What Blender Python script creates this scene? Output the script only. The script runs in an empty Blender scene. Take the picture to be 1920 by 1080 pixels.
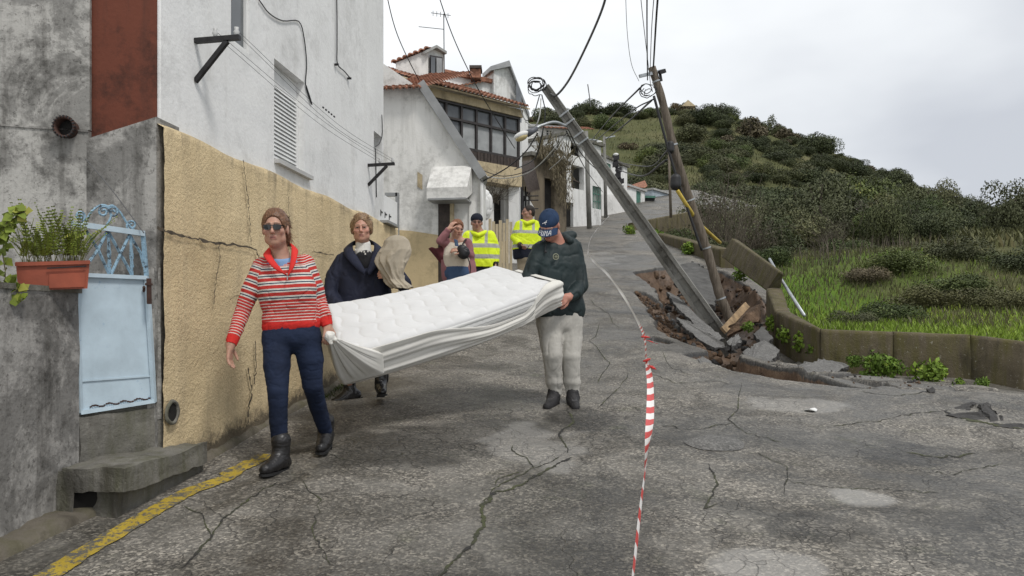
import bpy, math, random
import numpy as np
from mathutils import Vector, Matrix
random.seed(7)
R = np.random.default_rng(7)

# ------------------------------------------------------------------ camera
F, HZ, CX = 1493.3, 620.0, 960.0          # focal length and horizon in pixels of the 1920 px photograph
scene = bpy.context.scene
cam_d = bpy.data.cameras.new('camera'); cam = bpy.data.objects.new('camera', cam_d)
scene.collection.objects.link(cam)
cam_d.sensor_width = 36; cam_d.lens = 28.0
cam_d.shift_y = (HZ - 540) / 1920
cam_d.clip_start = 0.05; cam_d.clip_end = 2000
cam.location = (0, 0, 0); cam.rotation_euler = (math.radians(90), 0, 0)
scene.camera = cam

# ------------------------------------------------------------------ overcast sky and soft sun
SUN_EL, SUN_AZ = math.radians(55), math.radians(138)      # azimuth clockwise from +y: behind the camera, to its right
world = bpy.data.worlds.new('World'); scene.world = world; world.use_nodes = True
wn = world.node_tree; wn.nodes.clear()
def wnode(t, **k):
    n = wn.nodes.new(t)
    for a, b in k.items(): setattr(n, a, b)
    return n
w_out = wnode('ShaderNodeOutputWorld')
w_sky = wnode('ShaderNodeTexSky', sky_type='NISHITA', sun_disc=False, sun_elevation=SUN_EL, sun_rotation=SUN_AZ)
w_b1 = wnode('ShaderNodeBackground'); w_b1.inputs[1].default_value = 0.1
wn.links.new(w_sky.outputs[0], w_b1.inputs[0])
w_tc = wnode('ShaderNodeTexCoord')
w_map = wnode('ShaderNodeMapping'); w_map.inputs['Scale'].default_value = (1, 1, 2.2); w_map.inputs['Location'].default_value = (0.35, 0.1, 0.3)
wn.links.new(w_tc.outputs['Generated'], w_map.inputs[0])
w_no = wnode('ShaderNodeTexNoise'); w_no.inputs['Scale'].default_value = 1.5; w_no.inputs['Detail'].default_value = 5; w_no.inputs['Roughness'].default_value = 0.5
w_no.inputs['Distortion'].default_value = 0.25
wn.links.new(w_map.outputs[0], w_no.inputs[0])
# the cloud deck is a little thinner (brighter) to the west of the street, thicker to the east
w_sep = wnode('ShaderNodeSeparateXYZ'); wn.links.new(w_tc.outputs['Generated'], w_sep.inputs[0])
w_m1 = wnode('ShaderNodeMath', operation='MULTIPLY_ADD'); w_m1.inputs[1].default_value = -0.42; wn.links.new(w_sep.outputs[0], w_m1.inputs[0])
wn.links.new(w_no.outputs[0], w_m1.inputs[2])
w_ra = wnode('ShaderNodeValToRGB')
w_ra.color_ramp.elements[0].position = 0.18; w_ra.color_ramp.elements[0].color = (0.50, 0.52, 0.56, 1)
w_ra.color_ramp.elements[1].position = 0.62; w_ra.color_ramp.elements[1].color = (0.93, 0.945, 0.95, 1)
e = w_ra.color_ramp.elements.new(0.40); e.color = (0.74, 0.76, 0.78, 1)
wn.links.new(w_m1.outputs[0], w_ra.inputs[0])
w_b2 = wnode('ShaderNodeBackground'); w_b2.inputs[1].default_value = 0.90
wn.links.new(w_ra.outputs[0], w_b2.inputs[0])
w_mx = wnode('ShaderNodeMixShader'); w_mx.inputs[0].default_value = 0.93
wn.links.new(w_b1.outputs[0], w_mx.inputs[1]); wn.links.new(w_b2.outputs[0], w_mx.inputs[2])
wn.links.new(w_mx.outputs[0], w_out.inputs[0])
sun_d = bpy.data.lights.new('sun', 'SUN'); sun = bpy.data.objects.new('sun', sun_d); scene.collection.objects.link(sun)
sun_d.energy = 1.5; sun_d.angle = math.radians(12); sun_d.color = (1.0, 0.965, 0.92)
sun_dir = Vector((math.sin(SUN_AZ) * math.cos(SUN_EL), math.cos(SUN_AZ) * math.cos(SUN_EL), math.sin(SUN_EL)))
sun.rotation_euler = sun_dir.to_track_quat('Z', 'Y').to_euler()
vs = scene.view_settings
vs.view_transform = 'Standard'; vs.look = 'None'; vs.gamma = 1.0; vs.use_curve_mapping = False
vs.exposure = 0.48

# ------------------------------------------------------------------ helpers: maths
def P(px, py, d):
    """point of the place that the photograph shows at pixel (px, py), d metres away"""
    return np.array([(px - CX) / F * d, d, (HZ - py) / F * d])
def sm(e0, e1, x):
    t = np.clip((np.asarray(x, float) - e0) / (e1 - e0), 0, 1)
    return t * t * (3 - 2 * t)
def _h(i, j, k):
    n = (i.astype(np.int64) * 374761393 + j.astype(np.int64) * 668265263 + k.astype(np.int64) * 2147483647) & 0xffffffff
    n = ((n ^ (n >> 13)) * 1274126177) & 0xffffffff
    n = ((n ^ (n >> 16)) * 2246822519) & 0xffffffff
    return ((n ^ (n >> 15)) & 0xffffff) / float(0xffffff)
def vnoise(p):
    p = np.asarray(p, float); i = np.floor(p).astype(np.int64); f = p - i; f = f * f * (3 - 2 * f)
    r = 0
    for a in (0, 1):
        for b in (0, 1):
            for c in (0, 1):
                w = (f[..., 0] if a else 1 - f[..., 0]) * (f[..., 1] if b else 1 - f[..., 1]) * (f[..., 2] if c else 1 - f[..., 2])
                r = r + w * _h(i[..., 0] + a, i[..., 1] + b, i[..., 2] + c)
    return r * 2 - 1
def fbm(p, o=3, s=1.0):
    p = np.asarray(p, float) * s; r = 0; a = 1; t = 0
    for q in range(o):
        r = r + a * vnoise(p + 17.3 * q); t += a; a *= .5; p = p * 2.03
    return r / t
def unit(v):
    v = np.asarray(v, float); return v / (np.linalg.norm(v) + 1e-12)

# ------------------------------------------------------------------ helpers: objects
COL = scene.collection
def link(o, parent=None):
    COL.objects.link(o)
    if parent is not None: o.parent = parent
    return o
def tag(o, label=None, cat=None, group=None, kind=None):
    for k, v in (('label', label), ('category', cat), ('group', group), ('kind', kind)):
        if v: o[k] = v
    return o
def thing(name, label, cat, loc=(0, 0, 0), group=None):
    o = bpy.data.objects.new(name, None); o.empty_display_size = .1; o.location = [float(a) for a in loc]
    link(o); return tag(o, label, cat, group)
def mesh_np(name, V, Fq, mat=None, smooth=False, attrs=None):
    """V (n,3); Fq: (m,k) int array or list of index lists"""
    me = bpy.data.meshes.new(name); V = np.asarray(V, np.float32)
    if isinstance(Fq, np.ndarray) and Fq.ndim == 2:
        m, k = Fq.shape
        me.vertices.add(len(V)); me.vertices.foreach_set('co', V.ravel())
        me.loops.add(m * k); me.loops.foreach_set('vertex_index', Fq.astype(np.int32).ravel())
        me.polygons.add(m); me.polygons.foreach_set('loop_start', np.arange(0, m * k, k, dtype=np.int32))
        me.update(calc_edges=True); me.validate()
    else:
        me.from_pydata([tuple(map(float, v)) for v in V], [], [list(map(int, f)) for f in Fq]); me.update()
    for nm, a in (attrs or {}).items():
        a = np.asarray(a, np.float32)
        if a.ndim == 1:
            at = me.attributes.new(nm, 'FLOAT', 'POINT'); at.data.foreach_set('value', a)
        else:
            at = me.attributes.new(nm, 'FLOAT_COLOR', 'POINT')
            at.data.foreach_set('color', np.concatenate([a, np.ones((len(a), 1), np.float32)], 1).ravel())
    if smooth: me.polygons.foreach_set('use_smooth', np.ones(len(me.polygons), bool))
    if mat is not None:
        for q in (mat if isinstance(mat, (list, tuple)) else [mat]): me.materials.append(q)
    return me
def obj(name, V, Fq, mat, parent=None, smooth=False, attrs=None):
    """one mesh object; V in world space when the parent is an Empty with only a location"""
    V = np.asarray(V, float)
    if parent is not None:
        q = parent; off = np.zeros(3)
        while q is not None: off += np.array(q.location); q = q.parent
        V = V - off
    return link(bpy.data.objects.new(name, mesh_np(name, V, Fq, mat, smooth, attrs)), parent)
class MB:
    """collects boxes, bars, tubes and plates into one mesh"""
    def __init__(s): s.v = []; s.f = []; s.n = 0
    def add(s, V, Fs):
        V = np.asarray(V, float).reshape(-1, 3); s.v.append(V)
        s.f += [[i + s.n for i in f] for f in Fs]; s.n += len(V); return s
    def hexa(s, c):   # 8 corners: bottom 0-3 ccw, top 4-7
        return s.add(c, [(3, 2, 1, 0), (4, 5, 6, 7), (0, 1, 5, 4), (1, 2, 6, 5), (2, 3, 7, 6), (3, 0, 4, 7)])
    def box(s, lo, hi):
        x0, y0, z0 = lo; x1, y1, z1 = hi
        return s.hexa([(x0, y0, z0), (x1, y0, z0), (x1, y1, z0), (x0, y1, z0), (x0, y0, z1), (x1, y0, z1), (x1, y1, z1), (x0, y1, z1)])
    def obox(s, c, ax, ay, az):   # centre and three half-axis vectors
        c, ax, ay, az = (np.asarray(q, float) for q in (c, ax, ay, az))
        return s.hexa([c - ax - ay - az, c + ax - ay - az, c + ax + ay - az, c - ax + ay - az, c - ax - ay + az, c + ax - ay + az, c + ax + ay + az, c - ax + ay + az])
    def bar(s, a, b, w, h, up=(0, 0, 1)):
        a = np.asarray(a, float); b = np.asarray(b, float); d = unit(b - a); sd = np.cross(d, up)
        if np.linalg.norm(sd) < 1e-4: sd = np.cross(d, (1, 0, 0))
        sd = unit(sd); u = np.cross(sd, d)
        return s.obox((a + b) / 2, (b - a) / 2, sd * w / 2, u * h / 2)
    def tube(s, pts, r, n=8, cap=True):
        pts = np.asarray(pts, float); m = len(pts); r = np.broadcast_to(np.asarray(r, float), (m,))
        t = np.gradient(pts, axis=0); t /= np.linalg.norm(t, axis=1)[:, None] + 1e-12
        up = np.array((0, 0, 1.)) if abs(t[0, 2]) < .9 else np.array((1., 0, 0))
        V = []; a = unit(np.cross(t[0], up))
        for i in range(m):
            a = unit(a - t[i] * a.dot(t[i])); b = np.cross(t[i], a)
            for k in range(n):
                g = 2 * math.pi * k / n; V.append(pts[i] + r[i] * (math.cos(g) * a + math.sin(g) * b))
        Fs = [[i * n + k, i * n + (k + 1) % n, (i + 1) * n + (k + 1) % n, (i + 1) * n + k] for i in range(m - 1) for k in range(n)]
        if cap: Fs += [list(range(n))[::-1], [(m - 1) * n + k for k in range(n)]]
        return s.add(V, Fs)
    def prism(s, poly, vec):
        poly = np.asarray(poly, float); n = len(poly); V = np.concatenate([poly, poly + np.asarray(vec, float)])
        return s.add(V, [list(range(n))[::-1], [n + i for i in range(n)]] + [[i, (i + 1) % n, n + (i + 1) % n, n + i] for i in range(n)])
    def ell(s, c, r, n=12, m=8, rot=None):
        V = []; Fs = []
        for i in range(m + 1):
            th = math.pi * i / m
            for k in range(n):
                ph = 2 * math.pi * k / n; V.append((math.sin(th) * math.cos(ph), math.sin(th) * math.sin(ph), math.cos(th)))
        V = np.array(V) * np.asarray(r, float)
        if rot is not None: V = V @ np.asarray(rot).T
        for i in range(m):
            for k in range(n): Fs.append([i * n + k, (i + 1) * n + k, (i + 1) * n + (k + 1) % n, i * n + (k + 1) % n])
        return s.add(V + np.asarray(c, float), Fs)
    def build(s, name, mat, parent=None, smooth=False):
        return obj(name, np.concatenate(s.v), s.f, mat, parent, smooth)
def smooth_path(pts, n=40):
    """Catmull-Rom through pts"""
    p = np.asarray(pts, float); p = np.concatenate([[2 * p[0] - p[1]], p, [2 * p[-1] - p[-2]]]); out = []
    m = len(p) - 3
    for i in range(m):
        for t in np.linspace(0, 1, max(2, n // m), endpoint=(i == m - 1)):
            a, b, c, d = p[i:i + 4]
            out.append(.5 * ((2 * b) + (-a + c) * t + (2 * a - 5 * b + 4 * c - d) * t * t + (-a + 3 * b - 3 * c + d) * t ** 3))
    return np.array(out)

# ------------------------------------------------------------------ helpers: materials
class N:
    """small wrapper for building a node material"""
    def __init__(s, name):
        s.m = bpy.data.materials.new(name); s.m.use_nodes = True; s.t = s.m.node_tree; s.t.nodes.clear()
        s.out = s.t.nodes.new('ShaderNodeOutputMaterial'); s.b = s.t.nodes.new('ShaderNodeBsdfPrincipled')
        s.t.links.new(s.b.outputs[0], s.out.inputs[0]); s.co = None
    def n(s, t, **k):
        q = s.t.nodes.new(t)
        for a, b in k.items(): setattr(q, a, b)
        return q
    def set(s, inp, v):
        if isinstance(v, bpy.types.NodeSocket): s.t.links.new(v, inp)
        elif inp.type == 'RGBA' and not hasattr(v, '__len__'): inp.default_value = (v, v, v, 1)
        elif inp.type == 'RGBA' and len(v) == 3: inp.default_value = (*v, 1)
        else: inp.default_value = v
    def coord(s, scale=(1, 1, 1), kind='Object', loc=(0, 0, 0), rot=(0, 0, 0)):
        if s.co is None: s.co = s.n('ShaderNodeTexCoord')
        m = s.n('ShaderNodeMapping'); m.inputs['Scale'].default_value = scale; m.inputs['Location'].default_value = loc; m.inputs['Rotation'].default_value = rot
        s.t.links.new(s.co.outputs[kind], m.inputs[0]); return m.outputs[0]
    def noise(s, scale, detail=3, rough=.55, vec=None, dist=0):
        q = s.n('ShaderNodeTexNoise'); s.set(q.inputs['Vector'], vec if vec is not None else s.coord())
        q.inputs['Scale'].default_value = scale; q.inputs['Detail'].default_value = detail; q.inputs['Roughness'].default_value = rough; q.inputs['Distortion'].default_value = dist
        return q.outputs[0]
    def voro(s, scale, vec=None, feature='F1', out=0, rnd=1):
        q = s.n('ShaderNodeTexVoronoi', feature=feature); s.set(q.inputs['Vector'], vec if vec is not None else s.coord())
        q.inputs['Scale'].default_value = scale; q.inputs['Randomness'].default_value = rnd; return q.outputs[out]
    def wave(s, scale, vec=None, dist=0, dirn='X', detail=2):
        q = s.n('ShaderNodeTexWave', bands_direction=dirn); s.set(q.inputs['Vector'], vec if vec is not None else s.coord())
        q.inputs['Scale'].default_value = scale; q.inputs['Distortion'].default_value = dist; q.inputs['Detail'].default_value = detail; return q.outputs[1]
    def ramp(s, fac, stops, interp='LINEAR'):
        q = s.n('ShaderNodeValToRGB'); s.set(q.inputs[0], fac); r = q.color_ramp; r.interpolation = interp
        while len(r.elements) < len(stops): r.elements.new(.5)
        for e, (p, c) in zip(r.elements, stops):
            e.position = p; e.color = (c, c, c, 1) if not hasattr(c, '__len__') else (*c, 1)
        return q.outputs[0]
    def mix(s, fac, a, b, blend='MIX'):
        q = s.n('ShaderNodeMix', data_type='RGBA', blend_type=blend); s.set(q.inputs[0], fac); s.set(q.inputs[6], a); s.set(q.inputs[7], b); return q.outputs[2]
    def math(s, op, a, b=0, c=0):
        q = s.n('ShaderNodeMath', operation=op); s.set(q.inputs[0], a); s.set(q.inputs[1], b); s.set(q.inputs[2], c); return q.outputs[0]
    def attr(s, name, out='Fac'):
        q = s.n('ShaderNodeAttribute'); q.attribute_name = name; return q.outputs[out]
    def rand(s):
        return s.n('ShaderNodeObjectInfo').outputs['Random']
    def sep(s, vec):
        q = s.n('ShaderNodeSeparateXYZ'); s.set(q.inputs[0], vec); return q.outputs
    def bump(s, h, strength=.3, dist=.01, normal=None):
        q = s.n('ShaderNodeBump'); s.set(q.inputs['Height'], h); q.inputs['Strength'].default_value = strength; q.inputs['Distance'].default_value = dist
        if normal is not None: s.t.links.new(normal, q.inputs['Normal'])
        return q.outputs[0]
    def done(s, col, rough=.8, normal=None, metal=0, spec=.5, **k):
        s.set(s.b.inputs['Base Color'], col); s.set(s.b.inputs['Roughness'], rough); s.set(s.b.inputs['Metallic'], metal)
        s.set(s.b.inputs['Specular IOR Level'], spec)
        if normal is not None: s.set(s.b.inputs['Normal'], normal)
        for a, b in k.items(): s.set(s.b.inputs[a.replace('_', ' ')], b)
        return s.m
def simple(name, c, rough=.7, var=.25, scale=8, bump=.15, bscale=60, bdist=.004, metal=0, spec=.4):
    m = N(name); c = np.array(c, float)
    f = m.noise(scale, 4)
    col = m.ramp(f, [(.3, tuple(c * (1 - var))), (.7, tuple(np.minimum(1, c * (1 + var))))])
    return m.done(col, rough, m.bump(m.noise(bscale, 3), bump, bdist), metal, spec)
# ------------------------------------------------------------------ materials
def m_asphalt():
    m = N('asphalt'); v = m.coord()
    agg = m.voro(78, v, out=1); agg2 = m.voro(170, v, out=1)
    g = m.n('ShaderNodeSeparateColor'); m.set(g.inputs[0], agg)
    g2 = m.n('ShaderNodeSeparateColor'); m.set(g2.inputs[0], agg2)
    a = m.ramp(g.outputs[0], [(0, (.026, .025, .023)), (.42, (.082, .078, .071)), (.75, (.21, .20, .182)), (1, (.46, .44, .40))])
    b = m.ramp(g2.outputs[1], [(0, (.06, .058, .054)), (.6, (.165, .16, .148)), (1, (.36, .35, .325))])
    col = m.mix(.3, a, b)
    big = m.noise(.55, 5, .65, v, .6); mid = m.noise(2.3, 6, .7, v, .8)
    col = m.mix(.55, col, m.mix(1, col, (1.12, 1.03, .90), 'MULTIPLY'))
    col = m.mix(m.ramp(mid, [(.40, 0), (.68, .6)]), col, (.23, .218, .195))            # worn pale areas
    damp = m.ramp(big, [(.42, 0), (.58, .95)])
    damp2 = m.ramp(m.noise(1.4, 5, .7, m.coord(loc=(3, 7, 1)), .8), [(.47, 0), (.60, .85)])
    col = m.mix(damp, col, m.mix(1, col, (.46, .46, .45), 'MULTIPLY'))
    col = m.mix(damp2, col, m.mix(1, col, (.50, .49, .47), 'MULTIPLY'))
    moss = m.ramp(m.noise(3.1, 5, .7, m.coord(loc=(9, 2, 4))), [(.60, 0), (.74, .35)])
    col = m.mix(moss, col, (.075, .085, .035))
    # alligator cracking and long wandering cracks, where the surface is tired
    dv = m.n('ShaderNodeVectorMath', operation='MULTIPLY_ADD'); nn = m.n('ShaderNodeTexNoise'); m.set(nn.inputs['Vector'], v); nn.inputs['Scale'].default_value = 3.5; nn.inputs['Detail'].default_value = 4
    m.t.links.new(nn.outputs['Color'], dv.inputs[0]); dv.inputs[1].default_value = (.35, .35, .35); m.t.links.new(v, dv.inputs[2])
    ca = m.ramp(m.voro(6.5, dv.outputs[0], 'DISTANCE_TO_EDGE'), [(.0, 1), (.035, 0)]); cb = m.ramp(m.voro(1.5, dv.outputs[0], 'DISTANCE_TO_EDGE'), [(.0, 1), (.008, 0)])
    ma = m.ramp(m.noise(.8, 4, .6, m.coord(loc=(5, 3, 8))), [(.50, 0), (.62, .6)]); mb_ = m.ramp(m.noise(.5, 3, .6, m.coord(loc=(1, 8, 2))), [(.44, 0), (.57, .5)])
    crk = m.math('MAXIMUM', m.math('MULTIPLY', ca, ma), m.math('MULTIPLY', cb, mb_))
    col = m.mix(crk, col, (.022, .021, .018))
    # broken edge, then earth, by how deep the ground has been torn below its old surface
    dp = m.attr('torn')
    en = m.noise(14, 5, .7, v)
    earth = m.ramp(m.math('ADD', m.math('MULTIPLY', m.noise(3.2, 4, .6, v), .6), m.math('MULTIPLY', en, .4)),
                   [(.25, (.035, .021, .013)), (.45, (.085, .052, .031)), (.58, (.14, .090, .056)), (.75, (.21, .155, .105))])
    stone = m.ramp(m.voro(9, v), [(.0, 1), (.16, 0)])
    earth = m.mix(m.math('MULTIPLY', stone, .5), earth, (.20, .16, .12))
    edge = m.ramp(dp, [(.0, 0), (.02, .8), (.045, .9)])
    col = m.mix(edge, col, (.035, .034, .033))
    col = m.mix(m.ramp(m.math('ADD', dp, m.math('MULTIPLY', m.math('SUBTRACT', en, .5), .06)), [(.05, 0), (.075, 1)]), col, earth)
    col = m.mix(m.attr('wet'), col, m.mix(1, col, (.36, .36, .36), 'MULTIPLY'))
    col = m.mix(m.attr('patch'), col, m.mix(.75, col, (.34, .33, .31)))
    h = m.math('SUBTRACT', m.math('ADD', m.math('MULTIPLY', g.outputs[0], .5), m.math('MULTIPLY', m.noise(30, 4), .9)), m.math('MULTIPLY', crk, 1.6))
    rough = m.ramp(damp, [(0, .75), (1, .42)])
    return m.done(col, rough, m.bump(h, .75, .012), 0, .4)
ASPHALT = m_asphalt()

def m_wall(name, base, dirt, amount=.5, streak=1.0, bump=.35, bs=28, low=None):
    """lime-washed wall with rain streaks, mould and blotches"""
    m = N(name); v = m.coord(); sv = m.coord((3.2, 3.2, .35))
    col = m.ramp(m.noise(1.3, 5, .6, v), [(.3, tuple(np.array(base) * .86)), (.7, base)])
    s1 = m.noise(2.4, 6, .65, sv, .3); s2 = m.noise(.9, 6, .7, v, .5); s3 = m.noise(11, 6, .75, v)
    if amount > .7:   # old lime wash flaking in patches over the grey render
        col = m.mix(m.ramp(m.noise(2.1, 7, .72, v, .5), [(.46, 0), (.53, .8)]), col, tuple(np.array(base) * 1.75))
        col = m.mix(m.ramp(m.noise(34, 5, .8, v), [(.56, 0), (.64, .6)]), col, tuple(np.array(dirt) * .8))
    f = m.ramp(s1, [(.50, 0), (.72, amount * streak)])
    f2 = m.ramp(m.math('MULTIPLY', s2, m.math('ADD', s3, .45)), [(.46, 0), (.62, amount)])
    col = m.mix(f, col, dirt); col = m.mix(f2, col, tuple(np.array(dirt) * .55))
    if low:   # grime climbing from the ground, a property of the wall: (world z at the foot, height of the band, colour)
        z = m.sep(m.coord(kind='Object'))[2]
        g = m.math('SUBTRACT', 1, m.math('DIVIDE', m.math('SUBTRACT', z, low[0]), low[1]))
        g = m.math('MULTIPLY', m.math('MAXIMUM', g, 0), m.math('ADD', s3, .3))
        col = m.mix(m.ramp(g, [(.25, 0), (.8, .9)]), col, low[2])
    h = m.math('ADD', m.noise(bs, 5, .6, v), m.math('MULTIPLY', m.noise(4, 3), .6))
    return m.done(col, .88, m.bump(h, bump, .012), 0, .25)
WHITE = m_wall('white_limewash', (.78, .78, .765), (.55, .54, .51), .30)
WHITE_OLD = m_wall('white_limewash_weathered', (.74, .73, .70), (.34, .33, .30), .42)
WHITE_FAR = m_wall('white_limewash_far', (.76, .76, .74), (.36, .35, .32), .42, bs=10)
GREYP = m_wall('grey_stained_plaster', (.20, .193, .18), (.05, .046, .04), .8, 1.0, .6)
GREYL = m_wall('pale_stained_plaster', (.235, .228, .212), (.055, .05, .044), .8, 1.0, .6)
ORANGE = m_wall('faded_orange_paint', (.135, .042, .025), (.05, .026, .02), .68, .8, .3)
CREAM = m_wall('cream_plaster', (.52, .43, .28), (.22, .18, .12), .5)
BROWNW = m_wall('brown_stained_wall', (.17, .14, .10), (.06, .05, .038), .6)

def m_stucco():
    m = N('yellow_roughcast'); v = m.coord(); sv = m.coord((2.6, 2.6, .3))
    col = m.ramp(m.noise(1.1, 5, .6, v), [(.3, (.62, .49, .29)), (.7, (.76, .62, .39))])
    pit = m.voro(55, v); pit2 = m.noise(85, 4, .7, v)
    col = m.mix(m.ramp(pit2, [(.35, .35), (.6, 0)]), col, (.36, .26, .14))
    s1 = m.noise(2.2, 6, .7, sv, .3); s3 = m.noise(9, 6, .75, v)
    col = m.mix(m.ramp(s1, [(.50, 0), (.74, .5)]), col, (.36, .29, .19))
    # grime that climbs from the gutter and runs down from the ledge
    z = m.attr('foot')
    g = m.math('MULTIPLY', m.ramp(z, [(0, 1), (.30, .35), (.55, 0)]), m.math('ADD', s3, .35))
    col = m.mix(m.ramp(g, [(.42, 0), (.62, .88)]), col, (.06, .052, .042))
    t = m.attr('ledge'); g2 = m.math('MULTIPLY', m.ramp(t, [(0, 1), (.5, 0)]), m.math('ADD', s1, .3))
    col = m.mix(m.ramp(g2, [(.72, 0), (1.15, .7)]), col, (.16, .135, .095))
    h = m.math('ADD', m.math('MULTIPLY', pit2, .9), m.math('MULTIPLY', m.noise(38, 3, .6, v), 1.2))
    return m.done(col, .9, m.bump(h, .55, .02), 0, .2)
STUCCO = m_stucco()
YELLOWW = m_wall('yellow_wall_paint', (.60, .475, .28), (.33, .26, .16), .4)

def m_concrete(name, base, moss, amt=.6, lichen=.5):
    m = N(name); v = m.coord(); sv = m.coord((3, 3, .6))
    col = m.ramp(m.noise(3, 6, .65, v), [(.3, tuple(np.array(base) * .55)), (.7, base)])
    col = m.mix(m.ramp(m.noise(2.4, 5, .65, sv), [(.42, 0), (.66, amt)]), col, moss)
    col = m.mix(m.ramp(m.noise(1.6, 6, .7, m.coord((2, 2, .5), loc=(4, 1, 2)), .4), [(.52, 0), (.7, .8)]), col, (.035, .03, .022))
    col = m.mix(m.ramp(m.noise(26, 4, .7, v), [(.62, 0), (.72, lichen)]), col, (.38, .37, .32))
    return m.done(col, .92, m.bump(m.math('ADD', m.noise(40, 5, .7, v), m.noise(7, 4, .6, v)), .55, .02), 0, .2)
PARAPET = m_concrete('mossy_concrete', (.135, .112, .076), (.085, .078, .024), .8, .6)
CONC = m_concrete('weathered_concrete', (.22, .21, .185), (.085, .085, .05), .7, .25)
POLEC = m_concrete('grey_pole_concrete', (.26, .255, .235), (.16, .155, .13), .4, .1)
KERB = m_concrete('dirty_kerb_concrete', (.17, .15, .12), (.09, .085, .045), .6, .15)
def m_cem():
    m = N('slab_of_asphalt'); v = m.coord()
    ag = m.n('ShaderNodeSeparateColor'); m.set(ag.inputs[0], m.voro(85, v, out=1))
    col = m.mix(.5, m.ramp(ag.outputs[0], [(0, (.05, .049, .047)), (.6, (.12, .118, .112)), (1, (.26, .25, .24))]), m.ramp(m.noise(5, 5, .6, v), [(.3, (.085, .083, .078)), (.7, (.18, .175, .165))]))
    return m.done(col, .85, m.bump(m.noise(26, 5, .7, v), .7, .02), 0, .3)
SLABM = m_cem()
SLABD = simple('damp_dark_slab', (.075, .073, .069), .8, .35, 6, .8, 30, .02)
DARKASPH = simple('fresh_broken_asphalt', (.045, .043, .041), .9, .45, 18, .8, 40, .02)
def m_paint(name, c, wear_c, wear=.5, sc=14, bp=.6):
    m = N(name); v = m.coord()
    f = m.ramp(m.math('ADD', m.math('MULTIPLY', m.noise(sc, 6, .75, v), .7), m.math('MULTIPLY', m.noise(60, 3, .7, v), .3)), [(wear, 0), (wear + .07, 1)])
    col = m.mix(f, m.ramp(m.noise(6, 4), [(.3, tuple(np.array(c) * .75)), (.7, c)]), wear_c)
    return m.done(col, .75, m.bump(m.noise(70, 4, .7, v), bp, .01), 0, .3)
YELLOWP = m_paint('worn_yellow_paint', (.42, .30, .035), (.10, .095, .08), .47)
BLUEM = m_paint('chipped_pale_blue_paint', (.50, .61, .68), (.26, .38, .50), .58, 5, .12)
BLUED = m_paint('blue_railing_paint', (.30, .46, .58), (.07, .09, .11), .50, 22)
IRON = simple('black_iron', (.022, .021, .022), .55, .4, 20, .3, 80, .003, .3)
RUST = simple('rusty_dark_pipe', (.06, .03, .022), .8, .5, 16, .5, 60, .006)
TERRA = simple('terracotta_plastic', (.27, .062, .030), .55, .25, 7, .15)
TILE = simple('roof_tile_clay', (.25, .118, .075), .9, .55, 9, .5, 30, .02)
GLASS = N('dark_window_glass'); GLASS = GLASS.done(GLASS.ramp(GLASS.noise(2, 2), [(.3, (.06, .065, .07)), (.7, (.13, .14, .145))]), .12, None, 0, .6)
CURTAIN = simple('net_curtain_behind_glass', (.30, .31, .31), .5, .2, 5, .2, 20)
DWOOD = simple('dark_brown_wood', (.045, .033, .027), .6, .4, 14, .4, 50, .006)
FRAMED = simple('dark_window_frame', (.035, .03, .028), .5, .3, 10)
WFRAME = simple('white_window_frame', (.7, .7, .68), .5, .08, 6)
SHUTTER = simple('white_plastic_shutter', (.66, .665, .655), .45, .08, 5, .05)
MARBLE = simple('grey_stone_sill', (.46, .455, .44), .6, .2, 5, .2)
GREENP = simple('green_painted_metal', (.06, .16, .12), .55, .3, 7)
GREYM = simple('grey_sheet_metal', (.28, .285, .285), .5, .15, 5, .1, metal=.2)
FLASH = simple('grey_roof_flashing', (.33, .33, .315), .6, .25, 4, .2)
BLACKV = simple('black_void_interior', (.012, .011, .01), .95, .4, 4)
def m_pole():
    m = N('old_pole_timber'); v = m.coord((14, 14, .9))
    col = m.ramp(m.noise(2.2, 6, .7, v), [(.25, (.045, .036, .028)), (.5, (.13, .108, .085)), (.75, (.22, .19, .155))])
    return m.done(col, .9, m.bump(m.noise(2.6, 6, .7, v), .8, .02), 0, .2)
TIMBER = m_pole()
PLANK = simple('raw_plank', (.26, .18, .10), .85, .4, 8, .5, 40, .008)
CABLE = simple('black_cable', (.018, .018, .019), .55, .3, 30)
CABLEG = simple('grey_cable', (.09, .09, .09), .6, .3, 30)
WIREP = simple('white_wire', (.45, .45, .43), .6, .2, 20)
YCABLE = simple('yellow_pipe', (.46, .34, .06), .6, .25, 10)
CERAM = simple('ceramic_insulator', (.45, .45, .44), .3, .15, 10)
LAMPG = simple('lamp_bowl_milky', (.45, .37, .19), .3, .2, 8)
LAMPW = simple('lamp_housing_white', (.62, .62, .60), .45, .1, 8)
LAMPD = simple('lamp_neck_grey', (.10, .105, .12), .5, .2, 8)
GALV = simple('galvanised_pipe', (.34, .36, .37), .4, .2, 12, .1, metal=.5)
EARTH = simple('brown_earth', (.10, .064, .040), .95, .5, 6, .9, 22, .04)
CRACKM = N('crack_dirt_and_void'); CRACKM = CRACKM.done(CRACKM.ramp(CRACKM.noise(5, 4), [(.42, (.02, .019, .017)), (.62, (.05, .055, .022))]), .95)
CRACKW = simple('wall_crack_shadow', (.075, .06, .042), .95, .4, 20)

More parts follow.
